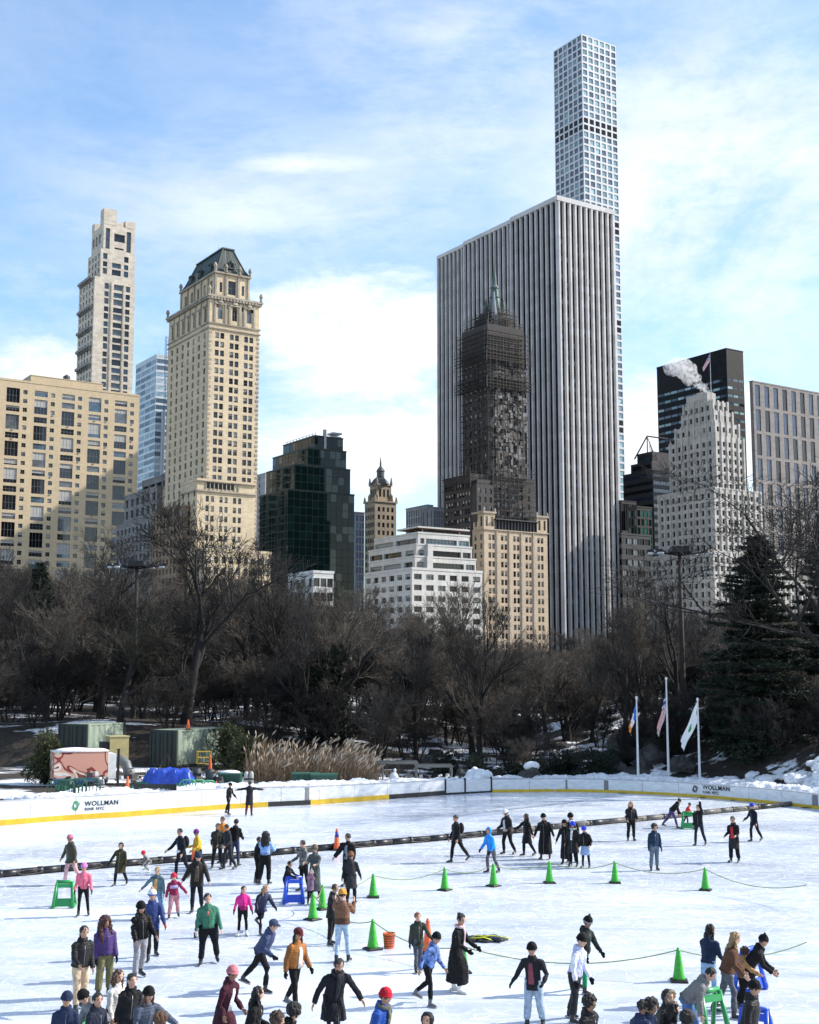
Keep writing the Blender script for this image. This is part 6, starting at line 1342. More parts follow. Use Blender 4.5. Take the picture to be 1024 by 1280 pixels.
        for j in range(4):
            o = acr*(.0165-.011*j)*k; ln = (.040, .045, .042, .033)[j]*k; p0 = wr+fa*.046*k+o; d1 = (fa*.94+pn*.3).normalized(); d2 = (fa*.6+pn*.8).normalized(); T([p0, p0+d1*ln*.55, p0+d1*ln*.55+d2*ln*.45], [.0058*k, .0054*k, .0042*k], 6)
        p0 = wr+fa*.016*k+acr*.017*k; T([p0, p0+(fa*.6+acr*.7+pn*.2).normalized()*.022*k, p0+(fa*.6+acr*.7+pn*.2).normalized()*.022*k+(fa*.9+pn*.4).normalized()*.018*k], [.0075*k, .0066*k, .005*k], 6)
    # head
    B.ell(HC_, hr_*.86, hr_*1.0, hr_*1.12, 16, 12, rot=hb); B.ell(HC_+hf*hr_*.25-hup*hr_*.62, hr_*.60, hr_*.62, hr_*.66, 12, 8, rot=hb)
    T([HC_+hf*hr_*.86+hup*hr_*.12, HC_+hf*hr_*1.13-hup*hr_*.22, HC_+hf*hr_*.9-hup*hr_*.34], [hr_*.10, hr_*.15, hr_*.12], 6)
    T([HC_+hf*hr_*.84-hup*hr_*.62-hr*hr_*.22, HC_+hf*hr_*.93-hup*hr_*.60, HC_+hf*hr_*.84-hup*hr_*.62+hr*hr_*.22], [hr_*.07, hr_*.11, hr_*.07], 6)
    for q in (-1, 1): B.ell(HC_+hr*q*hr_*.9+hf*hr_*.02-hup*hr_*.1, hr_*.12, hr_*.2, hr_*.28, 8, 6, rot=hb)
    me = remesh(B, vb, [skinm(skin), mat('eye_dark', (.02, .012, .01), rough=.3), mat('lip', tuple(q*w_ for q, w_ in zip(SKIN[skin], (.75, .45, .45))), rough=.5)], 'body', smooth=1)
    # colour eyes, brows and lips on the faces of the skin itself
    if len(me.polygons):
        n = len(me.polygons); ce = np.empty(n*3); me.polygons.foreach_get('center', ce); ce = ce.reshape(-1, 3)-np.array(HC_); Fm = np.array(hf); Um = np.array(hup); Rm = np.array(hr); f_, u_, r_ = ce@Fm/hr_, ce@Um/hr_, ce@Rm/hr_
        mi = np.zeros(n, np.int32); eye = (f_ > .55) & (np.abs(np.abs(r_)-.36) < .12) & (np.abs(u_-.08) < .075); brow = (f_ > .5) & (np.abs(np.abs(r_)-.36) < .2) & (np.abs(u_-.32) < .05); lip = (f_ > .6) & (np.abs(r_) < .27) & (np.abs(u_+.62) < .08)
        mi[eye | brow] = 1; mi[lip] = 2; me.polygons.foreach_set('material_index', mi)
    link('body', me, root)
    # ---- trousers
    pm = cloth(pants[0], pants[1]); P = MB(); pw = pants[2] if len(pants) > 2 else 1.0
    P.tube([pel+up*.05*H, pel-up*.01*H, pel-up*.06*H], [(.088*H*w, .066*H*w), (.094*H*w, .075*H*w), (.08*H*w, .065*H*w)], 14, 0, True, 1, fw)
    for i in (0, 1):
        hip, knee, ank, sd = J['leg', i]; P.tube([hip+Vector((0, 0, .03*H)), hip.lerp(knee, .4), knee, knee.lerp(ank, .45), ank+(knee-ank)*.10], [.060*H*w*max(1, pw*.95), .054*H*w*max(.92, pw), .041*H*pw, .040*H*pw, .034*H*pw*(1.1 if pw > 1 else 1)], 12)
    link('trousers', remesh(P, vc, [pm], 'trousers', .012, 10), root)
    # ---- skates: boot > blade
    bm = mat('skate_'+boot, BOOTS[boot], rough=.35, var=.2, scale=9)
    for i in (0, 1):
        hip, knee, ank, sd = J['leg', i]; Bt = MB(); air = ank.z-min(J['leg', 0][2].z, J['leg', 1][2].z); tilt = min(60, max(0, air*150)) if J['leg', i][1].y > ank.y-.5 and (legs[i][0]-legs[i][2]) < -8 else 0
        Rf = Matrix.Rotation(R(tilt), 3, 'X') @ RZm(R(12 if i else -12)); f = Rf @ Vector((0, -1, 0)); u = Rf @ Vector((0, 0, 1))
        heel = ank-u*.048*H-f*.028*H
        Bt.tube([ank-sd*.055*H, ank, heel+u*.015*H+f*.02*H], [.030*H, .030*H, .028*H], 12)
        Bt.tube([heel+u*.012*H, heel+f*.06*H+u*.008*H, heel+f*.115*H-u*.0*H, heel+f*.145*H], [(.024*H, .024*H), (.026*H, .022*H), (.026*H, .016*H), (.014*H, .009*H)], 12, 0, True, 1, u)
        bo = link('skate', remesh(Bt, .011 if near else .016, [bm, ], 'skate', 0, smooth=2), root)
        bl = MB(); a = heel-f*.03*H-u*.018*H; b = heel+f*.15*H-u*.018*H; bl.tube([a, a+f*.02*H-u*.012*H, b-f*.02*H-u*.012*H, b], [(.003, .011)]*4, 6, 0, True, 1, u)
        for q in (.02, .11): bl.tube([heel+f*q*H-u*.012*H, heel+f*q*H-u*.03*H], [(.012, .01)]*2, 6)
        bl.tube([heel-f*.02*H-u*.014*H, heel+f*.14*H-u*.014*H], [(.02*H, .006*H)]*2, 8, 0, True, 1, u)
        link('blade', bl.mesh('blade', METAL_G if boot != 'w' else SASH_W, True), bo)
    # ---- coat
    ck, cc, cm, _ = (list(coat)+[0, 0])[:4]; cmt = cloth(cc, cm); C = MB(); pf = 1.12 if cm in 'pf' else 1.0; sw = w*pf
    tor = [(neck+up*.0*H, .056*H, .052*H), (neck-up*.045*H, .100*H*sw, .064*H*sw), (chest, .104*H*sw, .080*H*sw), (pel+up*.10*H, .098*H*sw, .078*H*sw), (pel-up*.01*H, .104*H*sw, .084*H*sw)]
    dn = (J['leg', 0][1]+J['leg', 1][1])/2-pel; dn.normalize(); dm = (J['leg', 0][2]+J['leg', 1][2])/2-(J['leg', 0][1]+J['leg', 1][1])/2; dm.normalize()
    spread = abs(J['leg', 0][1].y-J['leg', 1][1].y)*.5
    if ck == 'short': tor[-1] = (pel+up*.02*H, .098*H*sw, .078*H*sw)
    if ck == 'parka': tor += [(pel+dn*.10*H, .110*H*sw, .090*H*sw+spread*.6)]
    if ck in ('knee', 'long', 'cape'): tor += [(pel+dn*.10*H, .112*H*sw, .092*H*sw+spread*.5), (pel+dn*.24*H, .124*H*sw, .10*H*sw+spread)]
    if ck == 'long': q = pel+dn*.25*H; tor += [(q+dm*.10*H, .128*H*sw, .105*H*sw+spread*1.1), (q+dm*.17*H, .132*H*sw, .11*H*sw+spread*1.1)]
    C.tube([t[0] for t in tor], [(t[1], t[2]) for t in tor], 18, 0, True, 1, fw)
    for i in (0, 1):
        so, elb, wr, fa = J['arm', i]; sg = 1 if i else -1; k = pf; fl = 1.5 if ck == 'cape' else 1.0
        C.tube([so-rt*sg*.035*H+up*.005*H, so+(elb-so)*.12, so.lerp(elb, .55), elb, elb.lerp(wr, .5), wr-fa*.004*H], [.041*H*k, .043*H*k*fl, .037*H*k*fl, .034*H*k*fl, .031*H*k*fl, .027*H*k*fl], 12)
    C.tube([neck-up*.03*H, neck+up*.03*H], [(.058*H, .056*H), (.047*H, .047*H)], 14, 0, True, 1, fw)
    hood = coat[3] if len(coat) > 3 else 0
    if hood == 1: C.tube([neck+rt*.05*H+up*.005*H-fw*.0*H, neck+up*.015*H-fw*.06*H, neck-rt*.05*H+up*.005*H], [.028*H, .036*H, .028*H], 10); C.ell(neck-fw*.055*H-up*.02*H, .05*H, .035*H, .05*H, 12, 8, rot=base)
    if hood == 2:
        C.ell(HC_-hf*hr_*.18+hup*hr_*.05, hr_*1.18, hr_*1.12, hr_*1.30, 16, 10, rot=hb)
    ms = [cmt]
    me = remesh(C, vc, ms, 'coat', .020 if cm != 'p' else .008, 8, 55 if cm == 'p' else None)
    if hood == 2 and len(me.vertices):   # open the hood round the face
        bmh = bmesh.new(); bmh.from_mesh(me); kill = []
        for v in bmh.verts:
            q = v.co-HC_; a, b, c_ = q.dot(hf)/hr_, q.dot(hup)/hr_, q.dot(hr)/hr_
            if a > .45 and abs(c_) < .68 and -.95 < b < .72: kill.append(v)
        bmesh.ops.delete(bmh, geom=kill, context='VERTS'); bmh.to_mesh(me); bmh.free()
    if ck == 'open':   # jacket hanging open over a shirt
        pass
    blk = rj.random(); n = len(me.polygons)
    if blk < .45 and cm != 'f' and n:   # yoke, side or hem panel in a second tone of the same cloth
        ce = np.empty(n*3); me.polygons.foreach_get('center', ce); ce = ce.reshape(-1, 3)-np.array(chest); u_ = ce@np.array(up); r_ = ce@np.array(rt); mi = np.zeros(n, np.int32)
        if blk < .2: mi[u_ > .035*H] = 1
        elif blk < .33: mi[np.abs(r_) > .12*H] = 1
        else: mi[u_ < -.12*H] = 1
        k2 = rj.choice([.45, .6, 1.7]); me.materials.append(cloth(tuple(min(.8, q*k2+.004) for q in cc), cm)); me.polygons.foreach_set('material_index', mi)
    coat_o = link({'short': 'sweater', 'cape': 'coat', 'knee': 'coat', 'long': 'coat', 'parka': 'coat'}.get(ck, 'jacket'), me, root)
    # front detail: zip, collar, pocket flaps, or pattern
    Z = MB(); fr = [t for t in tor]
    zz = [(t[0]+(base @ Vector((0, -1, 0)) if k_ < 5 else Vector((0, -1, 0)))*(t[2]*1.02+.002)) for k_, t in enumerate(fr)][1:]
    shirt = coat[4] if len(coat) > 4 else None
    if shirt: Z.tube(zz[:4], [(.022*H, .006), (.030*H, .006), (.036*H, .006), (.042*H, .006)][:len(zz[:4])], 8, 0, True, 1, fw); link('shirt', Z.mesh('shirt', cloth(shirt), True), root)
    elif ck != 'short' and len(zz) > 2: Z.tube(zz, [.0045]*len(zz), 5); link('zip', Z.mesh('zip', BLACKM if sum(cc) > .15 else METAL_G, True), coat_o)
    if ck == 'short' and coat[2] == 'c' and len(coat) > 5: pass
    if ck in ('jacket', 'short') and near:
        Hb = MB(); t = tor[-1]; Hb.tube([t[0]-up*.004*H, t[0]+up*.022*H], [(t[1]*1.03, t[2]*1.04)]*2, 20, 0, True, 1, fw)
        for i in (0, 1): so, elb, wr, fa = J['arm', i]; Hb.tube([wr-fa*.018*H, wr-fa*.002*H], [.0285*H*pf]*2, 12)
        link('cuff', remesh(Hb, .016, [cloth(tuple(q*.6 for q in cc))], 'cuff', .004, 30), coat_o)
    # ---- gloves
    if gloves is not None:
        gm = cloth(gloves)
        for i in (0, 1):
            so, elb, wr, fa = J['arm', i]; sgn = 1 if i else -1; pn = (rt*(-sgn)).normalized(); pn = (pn-fa*pn.dot(fa)).normalized(); acr = fa.cross(pn).normalized()
            if acr.dot(fw) < 0: acr = -acr
            Gm = MB(); k = H; Gm.tube([wr-fa*.022*k, wr, wr+fa*.028*k, wr+fa*.052*k], [.022*k, .018*k, (.027*k, .015*k), (.026*k, .014*k)], 10, 0, True, 1, pn)
            for j in range(4):
                o = acr*(.0175-.0117*j)*k; ln = (.040, .045, .042, .033)[j]*k; p0 = wr+fa*.046*k+o; d1 = (fa*.94+pn*.3).normalized(); d2 = (fa*.6+pn*.8).normalized(); Gm.tube([p0, p0+d1*ln*.55, p0+d1*ln*.6+d2*ln*.5], [.0085*k, .008*k, .0065*k], 6)
            p0 = wr+fa*.016*k+acr*.018*k; d = (fa*.6+acr*.7+pn*.2).normalized(); Gm.tube([p0, p0+d*.026*k, p0+d*.026*k+fa*.02*k], [.0105*k, .0095*k, .008*k], 6)
            link('glove', remesh(Gm, .011, [gm], 'glove'), root)
    # ---- hair
    if hair:
        hk, hc = hair; hm = hairm(hc); Hm = MB(); cx = HC_-hf*hr_*.12+hup*hr_*.14
        if hat is None or hk != 'short' or True: Hm.ell(cx, hr_*.98, hr_*1.03, hr_*1.10, 16, 10, rot=hb)
        if hk in ('long', 'pony', 'side'):
            b0 = HC_-hf*hr_*.55
            if hk == 'long': Hm.tube([b0+hup*hr_*.6, b0-hup*hr_*.5, b0-hup*hr_*1.7-hf*hr_*.2, b0-up*hr_*3.1-fw*hr_*.35, b0-up*hr_*3.9-fw*hr_*.3], [(hr_*.9, hr_*.6), (hr_*1.0, hr_*.6), (hr_*1.05, hr_*.5), (hr_*.85, hr_*.36), (hr_*.4, hr_*.2)], 12, 0, True, 1, hf)
            if hk == 'long' or hk == 'side':
                for q in (-1, 1): Hm.tube([HC_+hr*q*hr_*.75+hup*hr_*.3+hf*.1*hr_, HC_+hr*q*hr_*.92-hup*hr_*.6+hf*.15*hr_, HC_+hr*q*hr_*.95-hup*hr_*1.7+hf*.3*hr_, HC_+hr*q*hr_*.8-up*hr_*2.7+fw*.55*hr_], [hr_*.2, hr_*.3, hr_*.32, hr_*.14], 8)
            if hk == 'pony': Hm.tube([HC_-hf*hr_*.9+hup*hr_*.25, HC_-hf*hr_*1.35-hup*hr_*.2, HC_-hf*hr_*1.25-hup*hr_*1.4, HC_-hf*hr_*1.1-hup*hr_*2.2], [hr_*.28, hr_*.34, hr_*.3, hr_*.1], 9)
        if hk == 'big':
            Hm.ell(cx+hup*hr_*.05-hf*hr_*.1, hr_*1.35, hr_*1.3, hr_*1.35, 16, 10, rot=hb)
            Hm.tube([HC_-hf*hr_*.6, HC_-hf*hr_*.75-hup*hr_*1.5, HC_-hf*hr_*.9-up*hr_*3.2, HC_-hf*hr_*.8-up*hr_*4.6], [(hr_*1.3, hr_*.8), (hr_*1.55, hr_*.8), (hr_*1.5, hr_*.6), (hr_*.8, hr_*.3)], 12, 0, True, 1, hf)
            for q in (-1, 1): Hm.tube([HC_+hr*q*hr_*.9+hup*hr_*.3, HC_+hr*q*hr_*1.2-hup*hr_*.9+hf*.2*hr_, HC_+hr*q*hr_*1.25-up*hr_*2.6+fw*.6*hr_, HC_+hr*q*hr_*1.05-up*hr_*4.4+fw*.8*hr_], [hr_*.3, hr_*.42, hr_*.42, hr_*.15], 8)
        if hk == 'afro': Hm.ell(cx+hup*hr_*.15-hf*hr_*.1, hr_*1.32, hr_*1.3, hr_*1.22, 16, 10, rot=hb)
        if hk == 'bun': Hm.ell(HC_-hf*hr_*1.0+hup*hr_*.75, hr_*.42, hr_*.42, hr_*.42, 10, 8, rot=hb)
        me = remesh(Hm, .012 if near else .016, [hm], 'hair', .030 if hk in ('afro', 'big', 'long') else .016, 30)
        bmh = bmesh.new(); bmh.from_mesh(me)   # open the hair round the face
        kill = [v for v in bmh.verts if (v.co-HC_).dot(hf)/hr_ > .38 and abs((v.co-HC_).dot(hr))/hr_ < .66 and -1.3 < (v.co-HC_).dot(hup)/hr_ < .55]
        kill += [v for v in bmh.verts if v not in kill and hk in ('short', 'bun', 'pony') and (v.co-HC_).dot(hup)/hr_ < -.42 and (v.co-HC_).dot(hf)/hr_ > -.75 and (v.co-HC_).length < hr_*1.3]
        if kill: bmesh.ops.delete(bmh, geom=list(set(kill)), context='VERTS')
        bmh.to_mesh(me); bmh.free(); link('hair', me, root)
    if hair and len(hair) > 2 and hair[2] == 'beard':
        pass
    # ---- hats
    if hat:
        k, c = hat[0], hat[1]; hm = cloth(c); Ht = MB(); cx = HC_+hup*hr_*.22-hf*hr_*.10
        if k in ('beanie', 'pom', 'cat'):
            Ht.ell(cx+hup*hr_*.12, hr_*1.10, hr_*1.16, hr_*1.20, 18, 10, rot=hb, zlo=-.15)
            Ht.tube([cx-hup*hr_*.12, cx+hup*hr_*.16], [(hr_*1.14, hr_*1.20)]*2, 18, 0, True, 1, hf)
        if k == 'cat': 
            for q in (-1, 1): Ht.tube([cx+hup*hr_*1.0+hr*q*hr_*.6, cx+hup*hr_*1.65+hr*q*hr_*.75], [hr_*.35, hr_*.06], 8)
        if k in ('cap', 'brim', 'helmet'):
            Ht.ell(cx+hup*hr_*.06, hr_*1.10, hr_*1.15, hr_*1.08, 18, 10, rot=hb, zlo=0.)
            if k == 'cap': b0 = cx+hf*hr_*1.0+hup*hr_*.08; Ht.tube([b0-hf*hr_*.3, b0+hf*hr_*.35-hup*hr_*.05, b0+hf*hr_*.75-hup*hr_*.18], [(hr_*.85, hr_*.08), (hr_*.72, hr_*.07), (hr_*.35, hr_*.05)], 12, 0, True, 1, hup)
            if k == 'brim': Ht.lathe
        me = Ht.mesh('hat', [hm], True) if k != 'pom' else None
        if k == 'pom': me = Ht.mesh('hat', [hm], True)
        ho = link('hat', me, root)
        if k in ('beanie', 'pom'): Cf = MB(); Cf.tube([cx-hup*hr_*.16, cx+hup*hr_*.12], [(hr_*1.19, hr_*1.25)]*2, 20, 0, True, 1, hf); link('cuff', Cf.mesh('cuff', [cloth(hat[2] if len(hat) > 2 else c)], True), ho)
        if k == 'pom': Pm = MB(); Pm.ell(cx+hup*hr_*1.5, hr_*.36, hr_*.36, hr_*.36, 12, 8); me = remesh(Pm, .016, [cloth(hat[3] if len(hat) > 3 else (.6, .6, .6), 'f')], 'pompom', .02, 60); link('pompom', me, ho)
    if scarf:
        Sc = MB(); n0 = neck+up*.012*H; pts = [n0+rt*(.058*H*math.cos(t))+fw*(.056*H*math.sin(t)) for t in [q*math.pi/5 for q in range(11)]]; Sc.tube(pts, [.021*H]*11, 8, cap=False)
        Sc.tube([n0+fw*.062*H, n0+fw*.09*H-up*.06*H, chest+fw*.092*H*sw-up*.02*H, pel+up*.06*H+fw*.1*H*sw], [(.025*H, .012*H), (.03*H, .01*H), (.028*H, .008*H), (.026*H, .006*H)], 8, 0, True, 1, fw); link('scarf', remesh(Sc, .014, [cloth(scarf, 'm' if sum(scarf) > 2.4 else 'c')], 'scarf', .01, 20), root)
    # ---- extras
    def part(name, mb, mt): return link(name, mb.mesh(name, mt, True), root)
    for e in (extra or ()):
        if e == 'glasses':
            m = MB()
            for q in (-1, 1): m.tube([HC_+hf*hr_*.95+hr*q*hr_*.38+hup*(.08+.2*math.sin(t))*hr_+hr*(.24*math.cos(t))*hr_ for t in [k*math.pi/5 for k in range(11)]], [.0035]*11, 5, cap=False); m.tube([HC_+hf*hr_*.93+hr*q*hr_*.6+hup*.1*hr_, HC_+hr*q*hr_*.95+hup*.1*hr_], [.003]*2, 4)
            part('glasses', m, BLACKM)
        elif e == 'beard':
            m = MB(); m.ell(HC_+hf*hr_*.38-hup*hr_*.82, hr_*.60, hr_*.55, hr_*.50, 12, 8, rot=hb); link('beard', remesh(m, .012, [hairm('k')], 'beard', .01, 40), root)
        elif e == 'pack':
            m = MB(); c_ = chest-fw*.13*H-up*.02*H; m.ell(c_, .085*H, .06*H, .12*H, 14, 10, rot=base); o = part('backpack', m, cloth((.02, .02, .022)))
        elif e == 'bag':
            m = MB(); c_ = pel+fw*.10*H-rt*.06*H+up*.03*H; m.ell(c_, .055*H, .03*H, .045*H, 12, 8, rot=base); m.tube([c_+up*.03*H, chest+fw*.09*H, neck+rt*.06*H+up*.0*H], [.006*H]*3, 6); part('bag', m, cloth((.7, .7, .7)))
        elif e == 'skirt':
            m = MB(); q = [pel-up*.0*H, pel+dn*.10*H, pel+dn*.23*H]; m.tube(q, [(.10*H*w, .085*H*w), (.118*H*w, .10*H*w), (.135*H*w, .12*H*w)], 18, 0, True, 1, fw); link('skirt', remesh(m, .02, [cloth((.22, .32, .5), 'd')], 'skirt', .02, 14), root)
        elif e == 'phone':
            so, elb, wr, fa = J['arm', 0]; m = MB(); m.cbox(wr+fa*.06*H, .07, .012, .14); part('phone', m, BLACKM)
        elif e == 'furhood':
            m = MB(); m.tube([HC_+hf*hr_*.45+hr*(1.12*math.cos(t))*hr_+hup*(1.2*math.sin(t)+.05)*hr_ for t in [k*math.pi/7 for k in range(15)]], [hr_*.32]*15, 8, cap=False); link('fur_trim', remesh(m, .018, [cloth((.30, .24, .18), 'f')], 'fur_trim', .03, 50), root)
        elif e == 'stripe':
            m = MB(); t = tor[2]; m.tube([t[0]+up*.02*H, t[0]-up*.05*H], [(t[1]*1.04, t[2]*1.05)]*2, 18, 0, True, 1, fw); part('chest_panel', m, cloth((.35, .28, .5)))
        elif e == 'print':
            m = MB(); c_ = chest+fw*(.084*H*sw)+up*.0*H; m.tube([c_+up*.03*H, c_-up*.03*H], [(.012*H, .004)]*2, 8, 0, True, 1, fw); m.tube([c_+up*.07*H+rt*.03*H, c_+up*.03*H], [.005]*2, 5); part('chest_print', m, cloth((.55, .12, .10)))
        elif e == 'sash':
            m = MB(); m.tube([pel+up*.06*H+rt*.10*H, pel+up*.02*H+fw*.10*H, pel-up*.03*H-rt*.10*H], [(.03*H, .012*H)]*3, 8, 0, True, 1, fw); part('sash', m, cloth((.6, .6, .62)))
        elif e == 'band': pass
    return root
K = (.008, .008, .009); KN = (.009, .012, .020); NAVY = (.02, .03, .07); OL = (.035, .035, .02); GY = (.12, .12, .125)
WALK = ((16, 6, 14), (-14, 6, 10)); STAND = ((3, 5, 5), (-3, 5, 6)); STRIDE = ((30, 8, 34), (-34, 12, 12)); PUSH = ((10, 8, 20), (-24, 16, 18)); WIDE = ((10, 9, 18), (-6, 11, 20))
HANG = ((4, 9, 12), (4, 9, 12)); OUT = ((22, 34, 22), (10, 26, 30)); SWING = ((38, 14, 40), (-28, 16, 22)); UP = ((50, 25, 95, 20), (50, 25, 95, 20)); REACH = ((62, 8, 20), (58, 8, 24)); SPREAD = ((10, 84, 4), (10, 84, 4)); PK = ((10, 14, 50, 10), (10, 14, 50, 10))
def crowd():
    p = person
    # far row, against the board
    p(284, 1018, 1.66, 60, 8, WALK, OUT, label='skater in dark tracksuit and cap gliding beside the far board', coat=('jacket', K, 'c'), hat=('cap', K))
    p(311, 1020, 1.78, 180, 2, STAND, SPREAD, label='skater in black coat with both arms spread wide by the board', coat=('knee', (.022, .022, .026), 'c', 1), pants=((.12, .03, .05), 'c'), hair=('short', 'k'))
    p(91, 1106, 1.72, -40, 5, WALK, ((10, 40, 8), (0, 12, 20)), label='skater in olive jacket and pale pink trousers with pink headband', coat=('parka', (.05, .05, .035), 'p', 1), pants=((.62, .36, .38), 'c'), hat=('beanie', (.5, .15, .2)), boot='w', skin=2)
    p(104, 1145, 1.58, 8, 3, ((6, 6, 10), (-4, 6, 10)), ((8, 12, 12), (8, 12, 12)), label='girl in bright pink jacket, black leggings and lilac pink beanie', coat=('jacket', (.72, .16, .24), 'c'), pants=(K, 'c', .85), hat=('beanie', (.6, .2, .45), (.45, .2, .6)), gloves=K, skin=1)
    p(151, 1107, 1.50, -8, 4, WIDE, ((10, 30, 8), (6, 14, 14)), label='child in olive hooded coat skating with arm held out', coat=('knee', (.045, .042, .018), 'c', 2), pants=(K, 'c'), hat=None, skin=0, gloves=K)
    p(184, 1091, 1.05, -60, 42, ((95, 12, 118), (60, 14, 110)), ((70, 10, 30), (60, 10, 40)), label='small child in grey patterned coat and red hat crouching on the ice', coat=('jacket', (.17, .16, .16), 'm'), pants=((.18, .17, .17), 'm'), hat=('beanie', (.6, .02, .03)), boot='w')
    p(197, 1148, 1.55, -12, 6, ((12, 6, 20), (-8, 6, 14)), ((14, 52, 6), (6, 18, 20)), label='blond boy in teal grey jacket and jeans with arm stretched out', coat=('jacket', (.10, .17, .21), 'c', 1, (.5, .3, .1)), pants=((.12, .22, .36), 'd', 1.05), hair=('short', 'y'), skin=0)
    p(217, 1148, 1.36, 12, 4, WIDE, ((10, 20, 10), (14, 48, 6)), label='girl in maroon jacket with lilac chest panel and dusty pink trousers', coat=('jacket', (.22, .02, .06), 'c', 1), pants=((.42, .20, .22), 'c', 1.2), hat=('beanie', (.5, .03, .06)), extra=('stripe',), skin=0)
    p(190, 1198, 1.80, 20, 4, ((26, 5, 8), (-16, 6, 14)), ((10, 12, 14), (20, 16, 10)), label='skater in navy jacket with striped white and blue pompom beanie', coat=('parka', (.03, .05, .16), 'c', 1), pants=(K, 'c'), hat=('pom', (.7, .7, .7), (.04, .08, .45), (.7, .3, .35)), skin=1, gloves=(.4, .02, .02))
    p(172, 1223, 1.84, 35, 3, ((10, 6, 12), (-8, 6, 14)), ((20, 8, 30), (24, 8, 24)), label='skater in black jacket and beanie with light grey trousers', coat=('jacket', K, 'p', 1), pants=((.26, .26, .28), 'c'), hat=('beanie', K), hair=('side', 'k'), skin=1)
    p(98, 1263, 1.84, 38, 6, ((10, 6, 12), (-6, 6, 14)), ((18, 10, 42, 14), (10, 10, 30, 10)), label='skater in black windbreaker and tan trousers with black hair tied back', coat=('jacket', (.018, .018, .02), 'p', 1), pants=((.50, .38, .26), 'c', 1.1), hair=('pony', 'k'), skin=1)
    p(129, 1246, 1.80, 30, 2, STAND, HANG, label='skater in purple puffer with very long dark red curls', coat=('jacket', (.06, .035, .13), 'p'), pants=((.13, .12, .06), 'c', 1.2), hair=('big', 'm'), skin=2, gloves=K)
    p(229, 1098, 1.80, -50, 4, WALK, ((30, 30, 14), (6, 14, 30)), label='skater in black with white sash tied round the waist', coat=('jacket', KN, 'c'), pants=(KN, 'c'), extra=('sash', 'pack'), hair=('short', 'k'))
    p(250, 1092, 1.62, -70, 10, WALK, ((36, 10, 40), (20, 12, 40)), label='skater in mustard yellow jacket with purple beanie', coat=('jacket', (.52, .34, .03), 'c'), pants=(KN, 'c'), hat=('beanie', (.16, .03, .2)), skin=2)
    p(246, 1140, 1.84, 5, 2, ((14, 5, 10), (-12, 5, 8)), ((8, 34, 12), (10, 30, 8)), label='man in open black leather jacket, brown sweater and glasses', coat=('parka', (.02, .018, .016), 'p', 0, (.10, .075, .055)), pants=(KN, 'c'), hat=('beanie', (.03, .04, .07)), extra=('glasses',), skin=0)
    p(279, 1079, 1.80, -10, 3, STAND, PK, label='skater in vivid orange jacket standing behind the dark group', coat=('jacket', (.75, .22, .02), 'p', 1), pants=(K, 'c'), skin=0, hair=('short', 'b'))
    p(271, 1085, 1.72, 10, 5, WIDE, PK, label='skater in dark olive puffer at the front of the huddled group', coat=('parka', (.03, .03, .024), 'p'), pants=(KN, 'c'), skin=1)
    p(293, 1083, 1.78, 170, 3, STAND, PK, label='skater in black seen from behind in the huddled group', coat=('jacket', K, 'c', 1), pants=(NAVY, 'd'))
    p(287, 1087, 1.70, -50, 6, WIDE, PK, label='skater in black jacket facing inward in the huddled group', coat=('jacket', (.02, .022, .026), 'p', 1), pants=(KN, 'd'), skin=1)
    p(320, 1104, 1.60, 90, 3, STAND, UP, label='skater in black half hidden beside the light blue jacket', coat=('jacket', K, 'c'), pants=(K, 'c'), skin=2)
    p(330, 1106, 1.80, 165, 2, STAND, ((30, 20, 70, 10), (10, 12, 30)), label='skater in light blue jacket with big black hair, seen from behind', coat=('short', (.26, .42, .75), 'c'), pants=(K, 'c', 1.2), hair=('big', 'k'))
    p(261, 1205, 1.80, 8, 2, WIDE, ((8, 14, 14), (8, 16, 10)), label='heavy set skater in green sweater and black trousers', coat=('jacket', (.05, .17, .11), 'c'), pants=(K, 'c', 1.15), skin=0, hair=('pony', 'k'), extra=('print', 'phone'), w=1.22, foot0=False)
    p(303, 1170, 1.38, 15, 4, STAND, ((8, 20, 10), (20, 18, 14)), label='girl in magenta jacket with black leggings and white skates', coat=('jacket', (.62, .03, .24), 'c', 1), pants=(K, 'c', .85), hair=('pony', 'b'), boot='w', gloves=K, skin=0)
    p(323, 1166, 1.46, 35, 22, ((30, 8, 30), (-20, 10, 46)), ((20, 26, 20), (55, 30, 6)), label='blond girl in navy jacket pushing off with one foot', coat=('parka', (.035, .04, .08), 'p', 1), pants=(K, 'c', .9), hair=('long', 'y'), gloves=K, skin=0)
    p(318, 1238, 1.80, 70, 34, ((34, 5, 30), (-30, 6, 8)), ((30, 8, 62), (-20, 14, 60)), label='man in navy jacket and cap striding hard with trailing leg', coat=('jacket', (.045, .06, .13), 'p', 1), pants=(K, 'c'), hat=('cap', (.04, .055, .10)), gloves=K, skin=0)
    p(277, 1322, 1.76, 60, 14, WALK, ((6, 14, 26), (10, 12, 50)), label='skater in dark maroon coat over white top with salmon beanie', coat=('knee', (.05, .012, .022), 'c', 1, (.55, .55, .58)), hat=('beanie', (.55, .18, .2)), skin=2)
    p(310, 1356, 1.74, 75, 10, WALK, PK, label='woman with long straight black hair over a black coat', coat=('parka', K, 'c', 1), hair=('long', 'k'), skin=0)
    p(346, 1392, 1.78, 120, 18, WALK, PK, label='head with bushy black hair cut by the bottom frame edge, under the rust jacket skater', coat=('jacket', K, 'p', 1), hair=('afro', 'k'), skin=1)
    p(328, 1398, 1.76, 60, 16, WALK, PK, label='lower of the two dark heads at the frame bottom beside the long haired woman', coat=('jacket', (.03, .03, .034), 'p', 1), hair=('afro', 'b'), skin=1)
